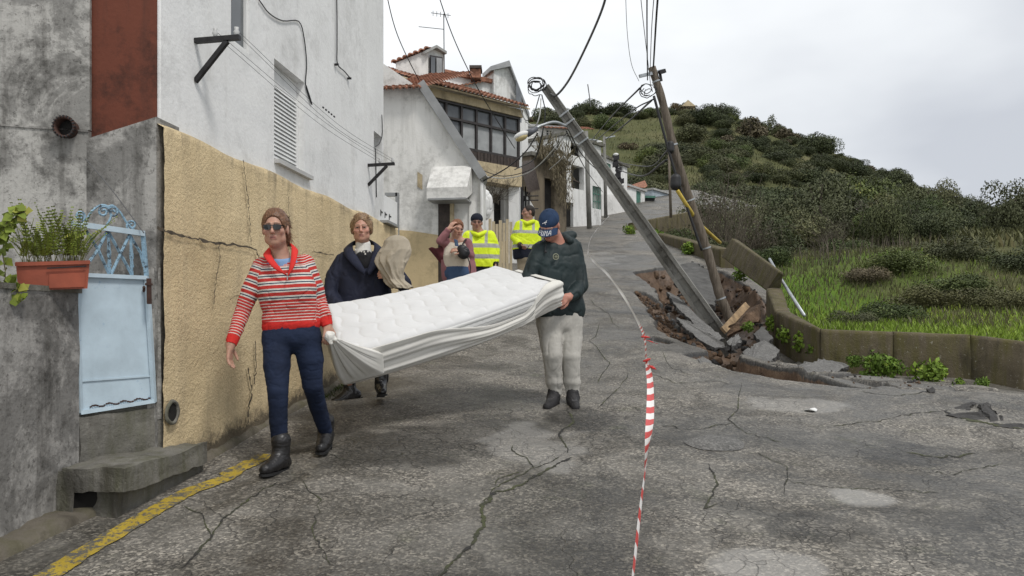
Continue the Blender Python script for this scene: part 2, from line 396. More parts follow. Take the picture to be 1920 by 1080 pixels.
def m_leaf(name, c, var=.35, yellow=(.12, .12, .02), trans=.25):
    """leaf colour varies from leaf to leaf (attribute) and from plant to plant"""
    m = N(name); c = np.array(c)
    t = m.attr('tone'); r = m.rand()
    col = m.ramp(t, [(0, tuple(c * (1 - var))), (.7, tuple(c * (1 + var))), (1, yellow)])
    col = m.mix(1, col, m.ramp(r, [(0, (.72, .76, .72)), (.5, (1, 1, 1)), (1, (1.22, 1.12, .95))]), 'MULTIPLY')
    return m.done(col, .62, None, 0, .3, Transmission_Weight=0) if not trans else m.done(col, .62, None, 0, .25, Subsurface_Weight=0)
LEAF = {
    'dark': m_leaf('leaf_dark_evergreen', (.058, .070, .031), .42, (.12, .12, .05)),
    'olive': m_leaf('leaf_olive_grey', (.088, .094, .046), .42, (.16, .15, .075)),
    'mid': m_leaf('leaf_mid_green', (.074, .098, .032), .42, (.16, .165, .045)),
    'dry': m_leaf('leaf_dry_straw', (.12, .098, .06), .4, (.19, .16, .10)),
    'twig': m_leaf('bare_twigs', (.085, .068, .052), .4, (.15, .125, .10)),
    'bright': m_leaf('leaf_bright_weed', (.10, .165, .022), .35, (.20, .24, .03)),
    'grass': m_leaf('grass_bright', (.12, .19, .026), .4, (.20, .24, .04)),
    'rough': m_leaf('grass_rough_olive', (.078, .080, .032), .45, (.14, .12, .055)),
    'fern': m_leaf('fern_yellow_green', (.17, .21, .03), .4, (.34, .31, .06)),
    'tuft': m_leaf('moss_tuft', (.05, .075, .012), .4, (.10, .11, .02)),
}
def m_terrain():
    m = N('hillside_earth_and_grass'); v = m.coord()
    col = m.ramp(m.noise(.06, 6, .65, v), [(.3, (.05, .058, .022)), (.5, (.085, .088, .036)), (.7, (.14, .125, .065))])
    col = m.mix(m.ramp(m.noise(.5, 5, .7, v), [(.45, 0), (.7, .6)]), col, (.05, .06, .025))
    col = m.mix(m.attr('lush'), col, m.ramp(m.noise(1.2, 5, .7, v), [(.3, (.06, .115, .014)), (.7, (.11, .18, .025))]))
    return m.done(col, .95, m.bump(m.noise(2.5, 6, .7, v), .8, .2), 0, .15)
TERRAIN = m_terrain()
# ------------------------------------------------------------------ ground: profile of the street
_yc = np.array([-6, 0, 3, 5, 6.85, 9, 12, 16, 20, 25, 36, 45, 60, 80.])
_zc = np.array([-2.1, -1.43, -1.09, -.85, -.63, -.33, .18, .95, 1.8, 2.85, 4.85, 6.9, 10.5, 15.])
_yd = np.arange(-6, 80, .05); _zd = np.interp(_yd, _yc, _zc)
_k = np.ones(45) / 45; _zs = np.convolve(np.pad(_zd, 22, mode='reflect', reflect_type='odd'), _k, 'valid')
def zc(y): return np.interp(y, _yd, _zs)
# how far the street has sunk, thin-plate surface through surveyed points (x, y, drop)
_dp = np.array([(4.3, 13.6, .36), (3.96, 12, .46), (4.1, 10.6, .48), (5.0, 10.3, .47), (5.76, 10, .45), (6.3, 9.6, .52), (7.5, 9.2, .55), (3.2, 7.4, .0), (4.4, 7.1, .0), (4.6, 8.3, .2), (5.6, 8.2, .22),
    (6.6, 7.4, .12), (2.9, 8.6, .04), (3.3, 8.5, .08), (2.3, 9, .02), (2.2, 10.4, .03), (2.2, 12, .02), (2.4, 14, .02), (2.6, 17, .0), (4.6, 19.4, .0), (4.5, 25, 0), (4.8, 16.5, .15), (0, 3, 0), (0, 6, 0), (0, 9, 0), (0, 13, 0), (0, 18, 0),
    (2, 5.5, 0), (4, 5.5, .0), (6, 5, 0), (2.2, 7.4, .0), (1.2, 10, 0), (1.4, 14, 0), (2, 22, 0), (3, 30, 0), (9, 6, 0), (9, 40, 0), (-3, 4, 0), (-3, 12, 0), (-3, 30, 0), (4, 2.5, 0), (-3, 1, 0), (8, 2, 0), (12, 45, 0), (3.3, 9.6, .18), (3.5, 11, .4)])
def _tps(r): return np.where(r > 1e-9, r * r * np.log(np.maximum(r, 1e-9)), 0)
def _fit(p):
    n = len(p); A = np.zeros((n + 3, n + 3)); A[:n, :n] = _tps(np.linalg.norm(p[:, None, :2] - p[None, :, :2], axis=2)) + np.eye(n) * .05
    A[:n, n] = 1; A[:n, n + 1:] = p[:, :2]; A[n:, :n] = A[:n, n:].T
    return np.linalg.solve(A, np.concatenate([p[:, 2], [0, 0, 0]]))
_dw = _fit(_dp)
def drop(x, y):
    x = np.asarray(x, float); y = np.asarray(y, float); r = _dw[-3] + _dw[-2] * x + _dw[-1] * y
    for (a, b, _), w in zip(_dp, _dw[:-3]): r = r + w * _tps(np.hypot(x - a, y - b))
    return np.clip(r, 0, 1.2) * sm(.9, 2.4, x) * (1 - sm(20, 24, y)) * sm(5.6, 7.6, y)
def poly_sd(px, py, poly):
    """signed distance to a polygon, positive inside"""
    poly = np.asarray(poly, float); d = np.full(np.shape(px), 1e9); ins = np.zeros(np.shape(px), bool)
    for i in range(len(poly)):
        a = poly[i]; b = poly[(i + 1) % len(poly)]; e = b - a
        t = np.clip(((px - a[0]) * e[0] + (py - a[1]) * e[1]) / (e @ e), 0, 1)
        d = np.minimum(d, np.hypot(px - a[0] - t * e[0], py - a[1] - t * e[1]))
        c = ((a[1] > py) != (b[1] > py)) & (px < (b[0] - a[0]) * (py - a[1]) / (b[1] - a[1] + 1e-12) + a[0]); ins ^= c
    return np.where(ins, d, -d)
PIT = [(2.66, 17.6), (3.3, 18.3), (4.2, 18.7), (4.75, 18.2), (4.95, 16.5), (4.85, 14.9), (4.5, 13.7), (4.05, 12.6), (3.55, 11.6), (3.2, 10.9), (2.95, 10.2), (2.72, 9.5), (2.5, 9.2),
       (2.36, 9.9), (2.3, 10.4), (2.46, 11.9), (2.56, 13), (2.62, 14.2), (2.78, 15.6)]
SLIT = [(2.02, 9.35), (2.2, 8.75), (2.36, 8.35), (2.62, 7.95), (3.25, 7.46), (3.42, 7.40), (3.40, 7.75), (3.28, 8.3), (3.08, 9.0), (2.78, 9.6), (2.4, 9.75)]
LIP = [(2.30, 15.2), (2.56, 15.0), (2.60, 13.6), (2.52, 12.0), (2.40, 10.6), (2.45, 9.9), (2.22, 10.1), (2.02, 11.0), (2.12, 12.2), (2.2, 13.6)]
HOLE2 = [(1.72, 10.3), (1.95, 9.95), (2.12, 10.15), (2.05, 10.45), (1.85, 10.55)]
CRUMB = [(3.0, 7.6), (3.6, 7.5), (4.6, 7.8), (5.6, 8.6), (5.6, 9.9), (4.3, 10.4), (4.0, 11.8), (3.7, 11.4), (3.2, 10.4), (2.9, 9.3)]
_cr = np.random.default_rng(3)
_seeds = np.stack([_cr.uniform(1.2, 6.2, 230), _cr.uniform(6.6, 19, 230)], 1); _soff = _cr.uniform(-.035, .035, 230); _stilt = _cr.uniform(-.16, .16, (230, 2))
def road_surface(X, Y, fine=True):
    """height, depth torn away"""
    z = zc(Y) - drop(X, Y)
    z = z + .012 * fbm(np.stack([X, Y, 0 * X], -1), 3, .55) + .005 * fbm(np.stack([X, Y, 0 * X], -1), 3, 2.6)
    # a bulge pushed up at the crest, a wavy band across the lane
    z = z + .05 * np.exp(-(((X - 3.9) / 1.3) ** 2 + ((Y - 6.95) / .45) ** 2)) + .022 * np.exp(-(((X - 2.2) / 1.6) ** 2 + ((Y - 6.1) / .25) ** 2))
    z = z - .03 * np.exp(-(((X - 2.6) / 1.1) ** 2 + ((Y - 5.1) / .4) ** 2))
    torn = np.zeros_like(z)
    if fine:
        sel = (X > 1.2) & (X < 6.6) & (Y > 6.5) & (Y < 20)
        xs, ys = X[sel], Y[sel]
        nz = .09 * fbm(np.stack([xs, ys, 0 * xs], -1), 4, 3.1)
        # broken crust: pieces at their own height and tilt with open joints
        c = poly_sd(xs, ys, CRUMB); wob = .06 * fbm(np.stack([xs, ys, 0 * xs + 5], -1), 3, 5)
        best = np.full(xs.shape, 9.); sec = np.full(xs.shape, 9.); idx = np.zeros(xs.shape, int)
        for i, (a, b) in enumerate(_seeds):
            dd = np.hypot(xs + wob - a, (ys + wob - b) * .8)
            up = dd < best; sec = np.where(up, best, np.minimum(sec, dd)); idx = np.where(up, i, idx); best = np.where(up, dd, best)
        w = sm(-.05, .3, c + nz)
        gap = sec - best
        t = w * (_soff[idx] + _stilt[idx, 0] * (xs - _seeds[idx, 0]) + _stilt[idx, 1] * (ys - _seeds[idx, 1]) - .05 * (1 - sm(.0, .05, gap)))
        zz = z[sel] + t; tt = np.zeros_like(xs)
        joint = w * (1 - sm(.0, .035, gap)) * .04
        for poly, dep, soft in ((PIT, .68, .34), (SLIT, .75, .09), (HOLE2, .40, .10), (LIP, .10, .10)):
            s = poly_sd(xs, ys, poly) + nz * (1 if poly is not HOLE2 else .6)
            edge = .5 * sm(0, .05, s) * dep * .55 + dep * sm(0.02, soft, s) * .72
            rubble = sm(.05, .4, s) * .11 * fbm(np.stack([xs, ys, 0 * xs], -1), 4, 2.2)
            tt = np.maximum(tt, edge); zz = zz - edge + rubble
        # earth banked up under the leaning pole and against the toppled wall panel
        bank = .55 * np.exp(-(((xs - 4.75) / .5) ** 2 + ((ys - 15.2) / 1.5) ** 2)) + .3 * np.exp(-(((xs - 4.2) / .35) ** 2 + ((ys - 13.6) / .7) ** 2))
        zz = zz + bank * sm(0, .2, poly_sd(xs, ys, PIT))
        z[sel] = zz; torn[sel] = np.maximum(tt, joint)
    return z, torn

# boundary between the street and the land below it (parapet line), then the land
WALL_B = [(4.34, 13.6, .73), (3.96, 12.0, .30), (4.10, 10.6, .02), (5.76, 10.0, -.05), (6.19, 9.6, -.13), (8.2, 9.1, -.22)]     # inner top edge of the standing parapet
FIELD = [(3.96 + .25, 12.0), (4.10 + .15, 10.6 + .2), (5.85, 10.2), (6.25, 9.8), (8.2, 9.3), (40, 6), (400, 6), (400, 420), (-300, 420), (-300, 62), (14, 62), (14.5, 47), (8.2, 36), (4.7, 31), (4.65, 27), (5.05, 18.5), (5.1, 15), (4.55, 13.6)]
_xr = np.concatenate([np.arange(-6, -2.6, .25), np.arange(-2.6, 1.8, .035), np.arange(1.8, 4.7, .02), np.arange(4.7, 7, .05), np.arange(7, 14.6, .3)])
_yr = np.concatenate([np.arange(-3, 2.4, .3), np.arange(2.4, 7, .035), np.arange(7, 11, .022), np.arange(11, 20, .04), np.arange(20, 62.2, .3)])
gx, gy = np.meshgrid(_xr, _yr); gz, gt = road_surface(gx, gy)
def surf(x, y):
    """height of the built street sheet, bilinear"""
    x = np.asarray(x, float); y = np.asarray(y, float)
    i = np.clip(np.searchsorted(_xr, x) - 1, 0, len(_xr) - 2); j = np.clip(np.searchsorted(_yr, y) - 1, 0, len(_yr) - 2)
    a = np.clip((x - _xr[i]) / (_xr[i + 1] - _xr[i]), 0, 1); b = np.clip((y - _yr[j]) / (_yr[j + 1] - _yr[j]), 0, 1)
    return gz[j, i] * (1 - a) * (1 - b) + gz[j, i + 1] * a * (1 - b) + gz[j + 1, i] * (1 - a) * b + gz[j + 1, i + 1] * a * b
def ground_z(x, y): return float(surf(x, y))
def grid_faces(ny, nx, keep=None):
    i = np.arange(ny * nx).reshape(ny, nx); q = np.stack([i[:-1, :-1], i[:-1, 1:], i[1:, 1:], i[1:, :-1]], -1)
    return q.reshape(-1, 4) if keep is None else q[keep]
cxm = (gx[:-1, :-1] + gx[1:, 1:]) / 2; cym = (gy[:-1, :-1] + gy[1:, 1:]) / 2
keep = poly_sd(cxm, cym, FIELD) < .12
def blob(x, y, r, seed, k=1.6):
    n = fbm(np.stack([gx, gy, 0 * gx + seed], -1), 3, 3.2)
    return 1 - sm(.75, 1.05, np.hypot((gx - x) / r, (gy - y) / (r * k)) + .8 * n)
patch = np.maximum.reduce([.75 * blob(1.92, 4.45, .2, 1, 1.1), .65 * blob(1.17, 3.52, .24, 2, 1.0), .5 * blob(2.35, 6.75, .45, 3, .6), .45 * blob(.15, 5.5, .35, 4, 1.6), .4 * blob(1.6, 20, 1.2, 6, 1.5)])
wet = np.maximum.reduce([.75 * blob(-.75, 5.6, .9, 11, .55), .7 * blob(-.2, 6.0, .5, 12, .7), .7 * blob(.55, 6.3, .3, 13, 1.7), .6 * blob(1.5, 3.9, .35, 14, .8), .6 * blob(2.3, 4.1, .5, 15, .5), .5 * blob(3.0, 5.3, .8, 16, .3), .5 * blob(.1, 3.1, .6, 17, .6), .55 * blob(1.5, 5.6, .8, 18, .2)])
road = obj('road', np.stack([gx, gy, gz], -1).reshape(-1, 3), grid_faces(*gx.shape, keep), ASPHALT, None, True, {'torn': gt.ravel(), 'patch': patch.ravel(), 'wet': wet.ravel()})
tag(road, 'cracked grey asphalt street climbing past the houses, torn open beside the parapet', kind='structure')

# hillside: skyline of bare ground as tangent of elevation against azimuth x/y
_sk = np.array([(-600, 300), (400, 300), (960, 225), (1080, 214), (1200, 212), (1290, 206), (1380, 222), (1440, 243), (1530, 270), (1610, 312), (1690, 350), (1760, 385), (1830, 410), (1920, 425), (2200, 440), (3500, 470)], float)
_ska = (_sk[:, 0] - CX) / F; _skt = (HZ - _sk[:, 1]) / F
_ty = np.array([0, 9, 11, 14, 18, 25, 35, 45, 60.]); _tz = np.array([-1.0, -.55, -.22, .22, .85, 1.95, 3.5, 5.0, 7.4])
def terrain_z(x, y):
    x = np.asarray(x, float); y = np.asarray(y, float); a = x / np.maximum(y, 5)
    r = np.interp(a, _ska, _skt); near = np.interp(y, _ty, _tz)
    g = sm(40, 215, y) * .55 + np.clip((y - 40) / 175, 0, 1) * .45
    far = y * (.112 + (r - .112) * g)
    far = np.where(y > 215, 215 * r - (y - 215) * .25, far)
    w = sm(38, 60, y); z = near * (1 - w) + far * w
    z = z + .75 * np.exp(-(((x - 10.5) / 4.5) ** 2 + ((y - 21) / 3.5) ** 2)) - .3 * np.exp(-(((x - 7) / 3) ** 2 + ((y - 16) / 3) ** 2))
    # a rise under the roads and the sheds on the far side
    w2 = (1 - sm(.10, .2, a)) * (1 - sm(62, 110, y)) * sm(30, 45, y)
    z = z * (1 - w2) + np.maximum(z, np.minimum(zc(np.minimum(y, 79)) - .3, 11)) * w2
    z = z + .25 * fbm(np.stack([x, y, 0 * x], -1), 3, .12) * sm(20, 60, y) * 4 + .06 * fbm(np.stack([x, y, 0 * x], -1), 3, .7)
    return z
_tx = np.concatenate([np.arange(-150, -10, 6), np.arange(-10, 4, 1.0), np.arange(4, 14, .25), np.arange(14, 40, .8), np.arange(40, 240, 4)])
_tyy = np.concatenate([np.arange(6, 9, .5), np.arange(9, 20, .25), np.arange(20, 62, .7), np.arange(62, 235, 3), np.arange(235, 420, 20)])
tx, ty = np.meshgrid(_tx, _tyy); tz = terrain_z(tx, ty)
tk = poly_sd((tx[:-1, :-1] + tx[1:, 1:]) / 2, (ty[:-1, :-1] + ty[1:, 1:]) / 2, FIELD) > 0
lush = (1 - sm(24, 40, ty)) * sm(0, .3, fbm(np.stack([tx, ty, 0 * tx], -1), 3, .25) + .35)
hill = obj('hillside', np.stack([tx, ty, tz], -1).reshape(-1, 3), grid_faces(*tx.shape, tk), TERRAIN, None, True, {'lush': lush.ravel()})
tag(hill, 'green hillside and field rising beyond the parapet', kind='structure')

# ------------------------------------------------------------------ parapet
def parapet(name, label, tops, h, th, rnd=0):
    """one wall, cast in bays: the inner top edge runs through tops; each bay is a part"""
    t = thing(name, label, 'wall', (tops[0][0], tops[0][1], tops[0][2] - h), 'low parapet walls along the sunken street')
    p = np.array(tops, float); n = len(p); nrm = []
    for i in range(n):
        a = p[max(i - 1, 0)]; b = p[min(i + 1, n - 1)]; d = unit((b - a)[:2]); nrm.append((-d[1], d[0]))
    nrm = np.array(nrm)
    mid = p.mean(0)
    if ((p + np.c_[nrm, np.zeros(n)])[:, 0].mean() < p[:, 0].mean()) and abs(nrm[:, 0]).mean() > .6: nrm = -nrm
    return t, p, nrm
def bay(parent, a, na, b, nb, h, th, seed):
    """rounded-shoulder concrete bay with slightly uneven faces"""
    k = 14; pr = [(0, -h - .35), (0, -h * .5), (0, -.05), (.012, -.012), (.05, 0), (th * .5, .004), (th - .05, 0), (th - .01, -.015), (th, -.06), (th, -h - .35)]
    V = []; rg = np.random.default_rng(seed)
    for i in range(k + 1):
        t = .004 + i / k * .992; c = a * (1 - t) + b * t; nn = unit(na * (1 - t) + nb * t)
        for (o, z) in pr: V.append((c[0] + nn[0] * o, c[1] + nn[1] * o, c[2] + z))
    V = np.array(V); m = len(pr); V += .008 * np.stack([fbm(V + 31 * q + seed, 3, 4) for q in range(3)], -1)
    Fs = [[i * m + j, (i + 1) * m + j, (i + 1) * m + j + 1, i * m + j + 1] for i in range(k) for j in range(m - 1)] + [list(range(m)), [k * m + j for j in range(m)][::-1]]
    o = obj('wall_bay', V, Fs, PARAPET, parent, True)
    me = o.data
    for pl in list(me.polygons)[-2:]: pl.use_smooth = False
    return o
wt = thing('concrete_parapet', 'mossy low concrete parapet curving along the crumbling street edge below the field', 'wall', (4.1, 10.6, -.58), 'low concrete parapets')
wp = np.array(WALL_B, float); outw = np.array([(.98, .2), (.9, .42), (.42, .9), (.28, .96), (.3, .95), (.25, .97)])
segs = [(0, 1, 1), (1, 2, 1), (2, 3, 2), (3, 4, 1), (4, 5, 2)]; sd_ = 0
for (i, j, nb_) in segs:
    for q in range(nb_):
        t0, t1 = q / nb_, (q + 1) / nb_; sd_ += 1
        bay(wt, wp[i] * (1 - t0) + wp[j] * t0, outw[i] * (1 - t0) + outw[j] * t0, wp[i] * (1 - t1) + wp[j] * t1, outw[i] * (1 - t1) + outw[j] * t1, .58, .30, sd_)
wt2 = thing('concrete_parapet', 'straight low parapet still standing beyond the hole, with weeds at its foot', 'wall', (4.8, 18.5, 1.4), 'low concrete parapets')
A = P(1205, 431, 27); B = P(1352, 467, 18.6)
for q in range(3):
    a, b = A + (B - A) * q / 3, A + (B - A) * (q + 1) / 3
    bay(wt2, a, np.array((1., .05)), b, np.array((1., .05)), .42, .32, 20 + q)
wt3 = thing('concrete_parapet', 'far grey retaining wall where the street bends away uphill', 'wall', (4.5, 31, 3.9), 'low concrete parapets')
A = P(1177, 419, 31); B = P(1296, 396, 36)
for q in range(3):
    a, b = A + (B - A) * q / 3, A + (B - A) * (q + 1) / 3
    bay(wt3, b, np.array((.55, -.8)), a, np.array((.55, -.8)), .75, .3, 30 + q)
# the toppled panel: a wall bay thrown outwards
pt = thing('toppled_parapet_panel', 'heavy mossy wall panel tipped outwards above the earth of the hole', 'wall', tuple(P(1410, 510, 15.5)))
c8 = [P(1352, 482, 17.6), P(1437, 546, 13.7), P(1462, 549, 13.9), P(1378, 484, 18.0), P(1372, 446, 17.4), P(1462, 508, 13.4), P(1470, 512, 13.65), P(1385, 450, 17.9)]
mb = MB().hexa(c8)
o = mb.build('panel', PARAPET, pt)
bv = o.modifiers.new('bevel', 'BEVEL'); bv.width = .03; bv.segments = 2
mb = MB().hexa([c8[1] + (.0, -.02, -.10), c8[1] + (.12, .02, -.22), c8[2] + (.1, .1, -.2), c8[2] + (.05, .3, -.1), c8[1] + (0, -.02, .02), c8[1] + (.12, .0, .02), c8[2] + (0, .1, 0), c8[2] + (0, .3, 0)])
mb.build('broken_edge', CONC, pt)
# ------------------------------------------------------------------ buildings
class Fr:
    """a vertical plane: origin O on plan, horizontal direction u, outward normal n"""
    def __init__(s, O, u, n=None):
        s.O = np.array((O[0], O[1], 0.)); s.u = unit((u[0], u[1], 0.)); s.n = np.array((s.u[1], -s.u[0], 0.))
        if n is not None and s.n[:2] @ np.array(n[:2]) < 0: s.n = -s.n
        if n is None and s.n @ (-s.O) < 0: s.n = -s.n
    @classmethod
    def two(c, pxl, dl, pxr, dr):
        a = P(pxl, HZ, dl); b = P(pxr, HZ, dr); f = c(a, b - a); f.L = float(np.linalg.norm((b - a)[:2])); return f
    def pt(s, u, z, o=0): return s.O + s.u * u + s.n * o + np.array((0, 0, z))
    def px(s, px, py, o=0):
        r = np.array([(px - CX) / F, 1, (HZ - py) / F]); O = s.O + s.n * o
        t = (s.n @ O) / (s.n @ r); q = r * t; return float((q - O) @ s.u), float(q[2])
    def rect(s, x0, y0, x1, y1, o=0):
        """pixel rectangle measured at its left edge -> (u0,u1,z0,z1)"""
        u0, za = s.px(x0, y0, o); _, zb = s.px(x0, y1, o); u1, _ = s.px(x1, y0, o)
        return min(u0, u1), max(u0, u1), min(za, zb), max(za, zb)
    def box(s, mb, u0, u1, z0, z1, o0, o1):
        c = [s.pt(u, z, o) for z in (z0, z1) for (u, o) in ((u0, o0), (u1, o0), (u1, o1), (u0, o1))]
        return mb.hexa(c)
    def wall(s, name, mat, parent, u0, u1, z0, z1, holes=(), th=.25, sub=0):
        us = sorted({u0, u1, *[h[0] for h in holes], *[h[1] for h in holes]}); zs = sorted({z0, z1, *[h[2] for h in holes], *[h[3] for h in holes]})
        us = [u for u in us if u0 <= u <= u1]; zs = [z for z in zs if z0 <= z <= z1]
        nu, nz = len(us) - 1, len(zs) - 1
        sol = np.ones((nu, nz), bool)
        for i in range(nu):
            for j in range(nz):
                cu, cz = (us[i] + us[i + 1]) / 2, (zs[j] + zs[j + 1]) / 2
                if any(h[0] < cu < h[1] and h[2] < cz < h[3] for h in holes): sol[i, j] = False
        mb = MB()
        def q(a, b, c, d): mb.add([a, b, c, d], [(0, 1, 2, 3)])
        for i in range(nu):
            for j in range(nz):
                if not sol[i, j]: continue
                a, b, c, d = us[i], us[i + 1], zs[j], zs[j + 1]
                q(s.pt(a, c), s.pt(b, c), s.pt(b, d), s.pt(a, d)); q(s.pt(a, c, -th), s.pt(b, c, -th), s.pt(b, d, -th), s.pt(a, d, -th))
                if i == 0 or not sol[i - 1, j]: q(s.pt(a, c), s.pt(a, d), s.pt(a, d, -th), s.pt(a, c, -th))
                if i == nu - 1 or not sol[i + 1, j]: q(s.pt(b, c), s.pt(b, d), s.pt(b, d, -th), s.pt(b, c, -th))
                if j == 0 or not sol[i, j - 1]: q(s.pt(a, c), s.pt(b, c), s.pt(b, c, -th), s.pt(a, c, -th))
                if j == nz - 1 or not sol[i, j + 1]: q(s.pt(a, d), s.pt(b, d), s.pt(b, d, -th), s.pt(a, d, -th))
        return mb.build(name, mat, parent)
    def poly(s, pts, o0, o1):
        """pixel polygon on the plane, thickness from offset o0 to o1"""
        q = [s.pt(*s.px(x, y), o0) for x, y in pts]; return np.array(q), s.n * (o1 - o0)
    def window(s, parent, r, rec=.1, fr=.05, mat_f=WFRAME, mat_g=GLASS, mull=1, sill=None, bars=0):
        u0, u1, z0, z1 = r; mb = MB(); t = .04
        for (a, b, c, d) in ((u0, u0 + fr, z0, z1), (u1 - fr, u1, z0, z1), (u0 + fr, u1 - fr, z0, z0 + fr), (u0 + fr, u1 - fr, z1 - fr, z1)): s.box(mb, a, b, c, d, -rec - t, -rec)
        for k in range(1, mull + 1):
            c = u0 + (u1 - u0) * k / (mull + 1); s.box(mb, c - fr * .4, c + fr * .4, z0 + fr, z1 - fr, -rec - t, -rec - .004)
        for k in range(1, bars + 1):
            c = z0 + (z1 - z0) * k / (bars + 1); s.box(mb, u0 + fr, u1 - fr, c - fr * .3, c + fr * .3, -rec - t, -rec - .008)
        w = mb.build('window', mat_f, parent)
        g = MB(); s.box(g, u0 + fr * .5, u1 - fr * .5, z0 + fr * .5, z1 - fr * .5, -rec - .03, -rec - .02); g.build('pane', mat_g, w)
        if sill: q = MB(); s.box(q, u0 - .08, u1 + .08, z0 - .06, z0 - .002, -rec, .07); q.build('sill', sill, w)
        return w
def px_slab(pts, vec, name, mat, parent):
    return MB().prism([P(*p) for p in pts], vec).build(name, mat, parent)

# ---- the tall white house beside the mattress carriers
W1 = Fr((-2.08, 4.72), (.1191, .9929)); L1 = 4.72
h1 = thing('white_house', 'tall white house with a rough yellow plinth and one closed roller shutter', 'house', (-2.08, 4.72, -.9))
zt1 = 6.2
sh = W1.rect(514, 109, 571, 297); up = W1.rect(433, -60, 467, 76); sm3 = W1.rect(701, 245, 716, 300)
W1.wall('wall', WHITE, h1, 0.0, L1, -1.2, zt1, [sh, up, sm3], .3)
# roller shutter: box, slats and rails
u0, u1, z0, z1 = sh
shut = thing_part = None
mb = MB(); zt = z1 - (z1 - z0) * .20; n_sl = 19; hs = (zt - z0) / n_sl
for k in range(n_sl):
    za = z0 + k * hs
    W1.box(mb, u0 + .01, u1 - .03, za, za + hs * .2, -.10, -.085)
    mb.hexa([W1.pt(u0 + .01, za + hs * .2, -.10), W1.pt(u1 - .03, za + hs * .2, -.10), W1.pt(u1 - .03, za + hs * .2, -.062), W1.pt(u0 + .01, za + hs * .2, -.062), W1.pt(u0 + .01, za + hs, -.10), W1.pt(u1 - .03, za + hs, -.10), W1.pt(u1 - .03, za + hs, -.075), W1.pt(u0 + .01, za + hs, -.075)])
shutter = mb.build('roller_shutter', SHUTTER, h1)
mb = MB(); W1.box(mb, u0 + .002, u1 - .002, zt, z1 - .002, -.12, -.07); mb.build('shutter_box', WHITE, shutter)
mb = MB(); W1.box(mb, u1 - .03, u1 - .002, z0, zt, -.10, -.055); mb.build('shutter_rail', WFRAME, shutter)
mb = MB(); W1.box(mb, u0 - .0, u1 + .10, z0 - .035, z0 - .002, -.14, .045); mb.build('sill', MARBLE, shutter)
W1.window(h1, up, .012, .025, WFRAME, GLASS, 0)
w = W1.window(h1, sm3, .08, .03, WFRAME, GLASS, 0)
# plinth on the street side: rough yellow render, standing 4 cm proud, with its grime attributes
ua, za = W1.px(293, 238); ub, zb = W1.px(662, 396); slope = (zb - za) / (ub - ua)
nu, nz = 90, 60; U = np.linspace(-.045, L1 + .5, nu); V = []; foot = []; ledge = []
for j in range(nz + 1):
    for uu in U:
        top = za + slope * (uu - ua) + .012 * math.sin(uu * 5); p = W1.pt(uu, 0); g = float(zc(p[1])) - .05
        z = g - .25 + (top - g + .25) * j / nz; V.append(W1.pt(uu, z, .045)); foot.append((z - g)); ledge.append(top - z)
V = np.array(V); V += W1.n * (.012 * fbm(V, 4, 3.3) + .007 * fbm(V, 3, 18))[:, None]
Fs = grid_faces(nz + 1, nu)
# top ledge and near end
m0 = len(V); i0 = nz * nu
V = np.concatenate([V, V[i0:i0 + nu] - W1.n * .06 + np.array((0, 0, .035))]); foot += [2.] * nu; ledge += [0.] * nu
Fs = np.concatenate([Fs, np.stack([np.arange(i0, i0 + nu - 1), np.arange(i0 + 1, i0 + nu), m0 + np.arange(1, nu), m0 + np.arange(nu - 1)], 1)])
plinth = obj('plinth', V, Fs, STUCCO, h1, True, {'foot': np.array(foot), 'ledge': np.array(ledge)})
plinth['label'] = 'rough cracked yellow plinth'
def ribbon(pts, nrm, w, off, name, mat, parent, seed=0, jag=.5):
    """irregular flat strip along a path (cracks, stains)"""
    p = np.asarray(pts, float); rg = np.random.default_rng(seed); t = np.gradient(p, axis=0); n = len(p)
    nr = np.broadcast_to(np.asarray(nrm, float), p.shape); sd = np.cross(t, nr); sd /= np.linalg.norm(sd, axis=1)[:, None] + 1e-9
    w = np.broadcast_to(w, (n,)) * (1 + jag * rg.uniform(-1, 1, n)); w2 = np.broadcast_to(w, (n,)) * (1 + jag * rg.uniform(-.6, .6, n))
    V = np.concatenate([p + sd * w[:, None] / 2 + nr * off, p - sd * w2[:, None] / 2 + nr * off])
    return obj(name, V, np.array([[i, i + 1, n + i + 1, n + i] for i in range(n - 1)]), mat, parent)
def wall_crack(fr, pts, w, parent, seed, off=.062):
    rg = np.random.default_rng(seed); q = []
    for (a, b) in zip(pts[:-1], pts[1:]):
        k = max(3, int(math.hypot(b[0] - a[0], b[1] - a[1]) / 5))
        for i in range(k): t = i / k; q.append((a[0] + (b[0] - a[0]) * t + rg.normal(0, 1.1), a[1] + (b[1] - a[1]) * t + rg.normal(0, 1.1)))
    q.append(pts[-1]); p = [fr.pt(*fr.px(x, y, off), off) for x, y in q]
    return ribbon(p, fr.n, w, 0.004, 'crack', CRACKW, parent, seed, .7)
for i, (pts, w) in enumerate([([(295, 427), (330, 440), (400, 455), (455, 462), (480, 470), (486, 490)], .016), ([(456, 300), (460, 345), (466, 390), (470, 460)], .008), ([(410, 455), (411, 490), (404, 520), (400, 570)], .007),
        ([(540, 355), (541, 395), (543, 430)], .006), ([(585, 470), (605, 476), (625, 478)], .008), ([(478, 640), (480, 690), (476, 720)], .012), ([(430, 560), (460, 550), (490, 545)], .005), ([(466, 690), (470, 740), (462, 800)], .014)]):
    wall_crack(W1, pts, w, plinth, 40 + i)
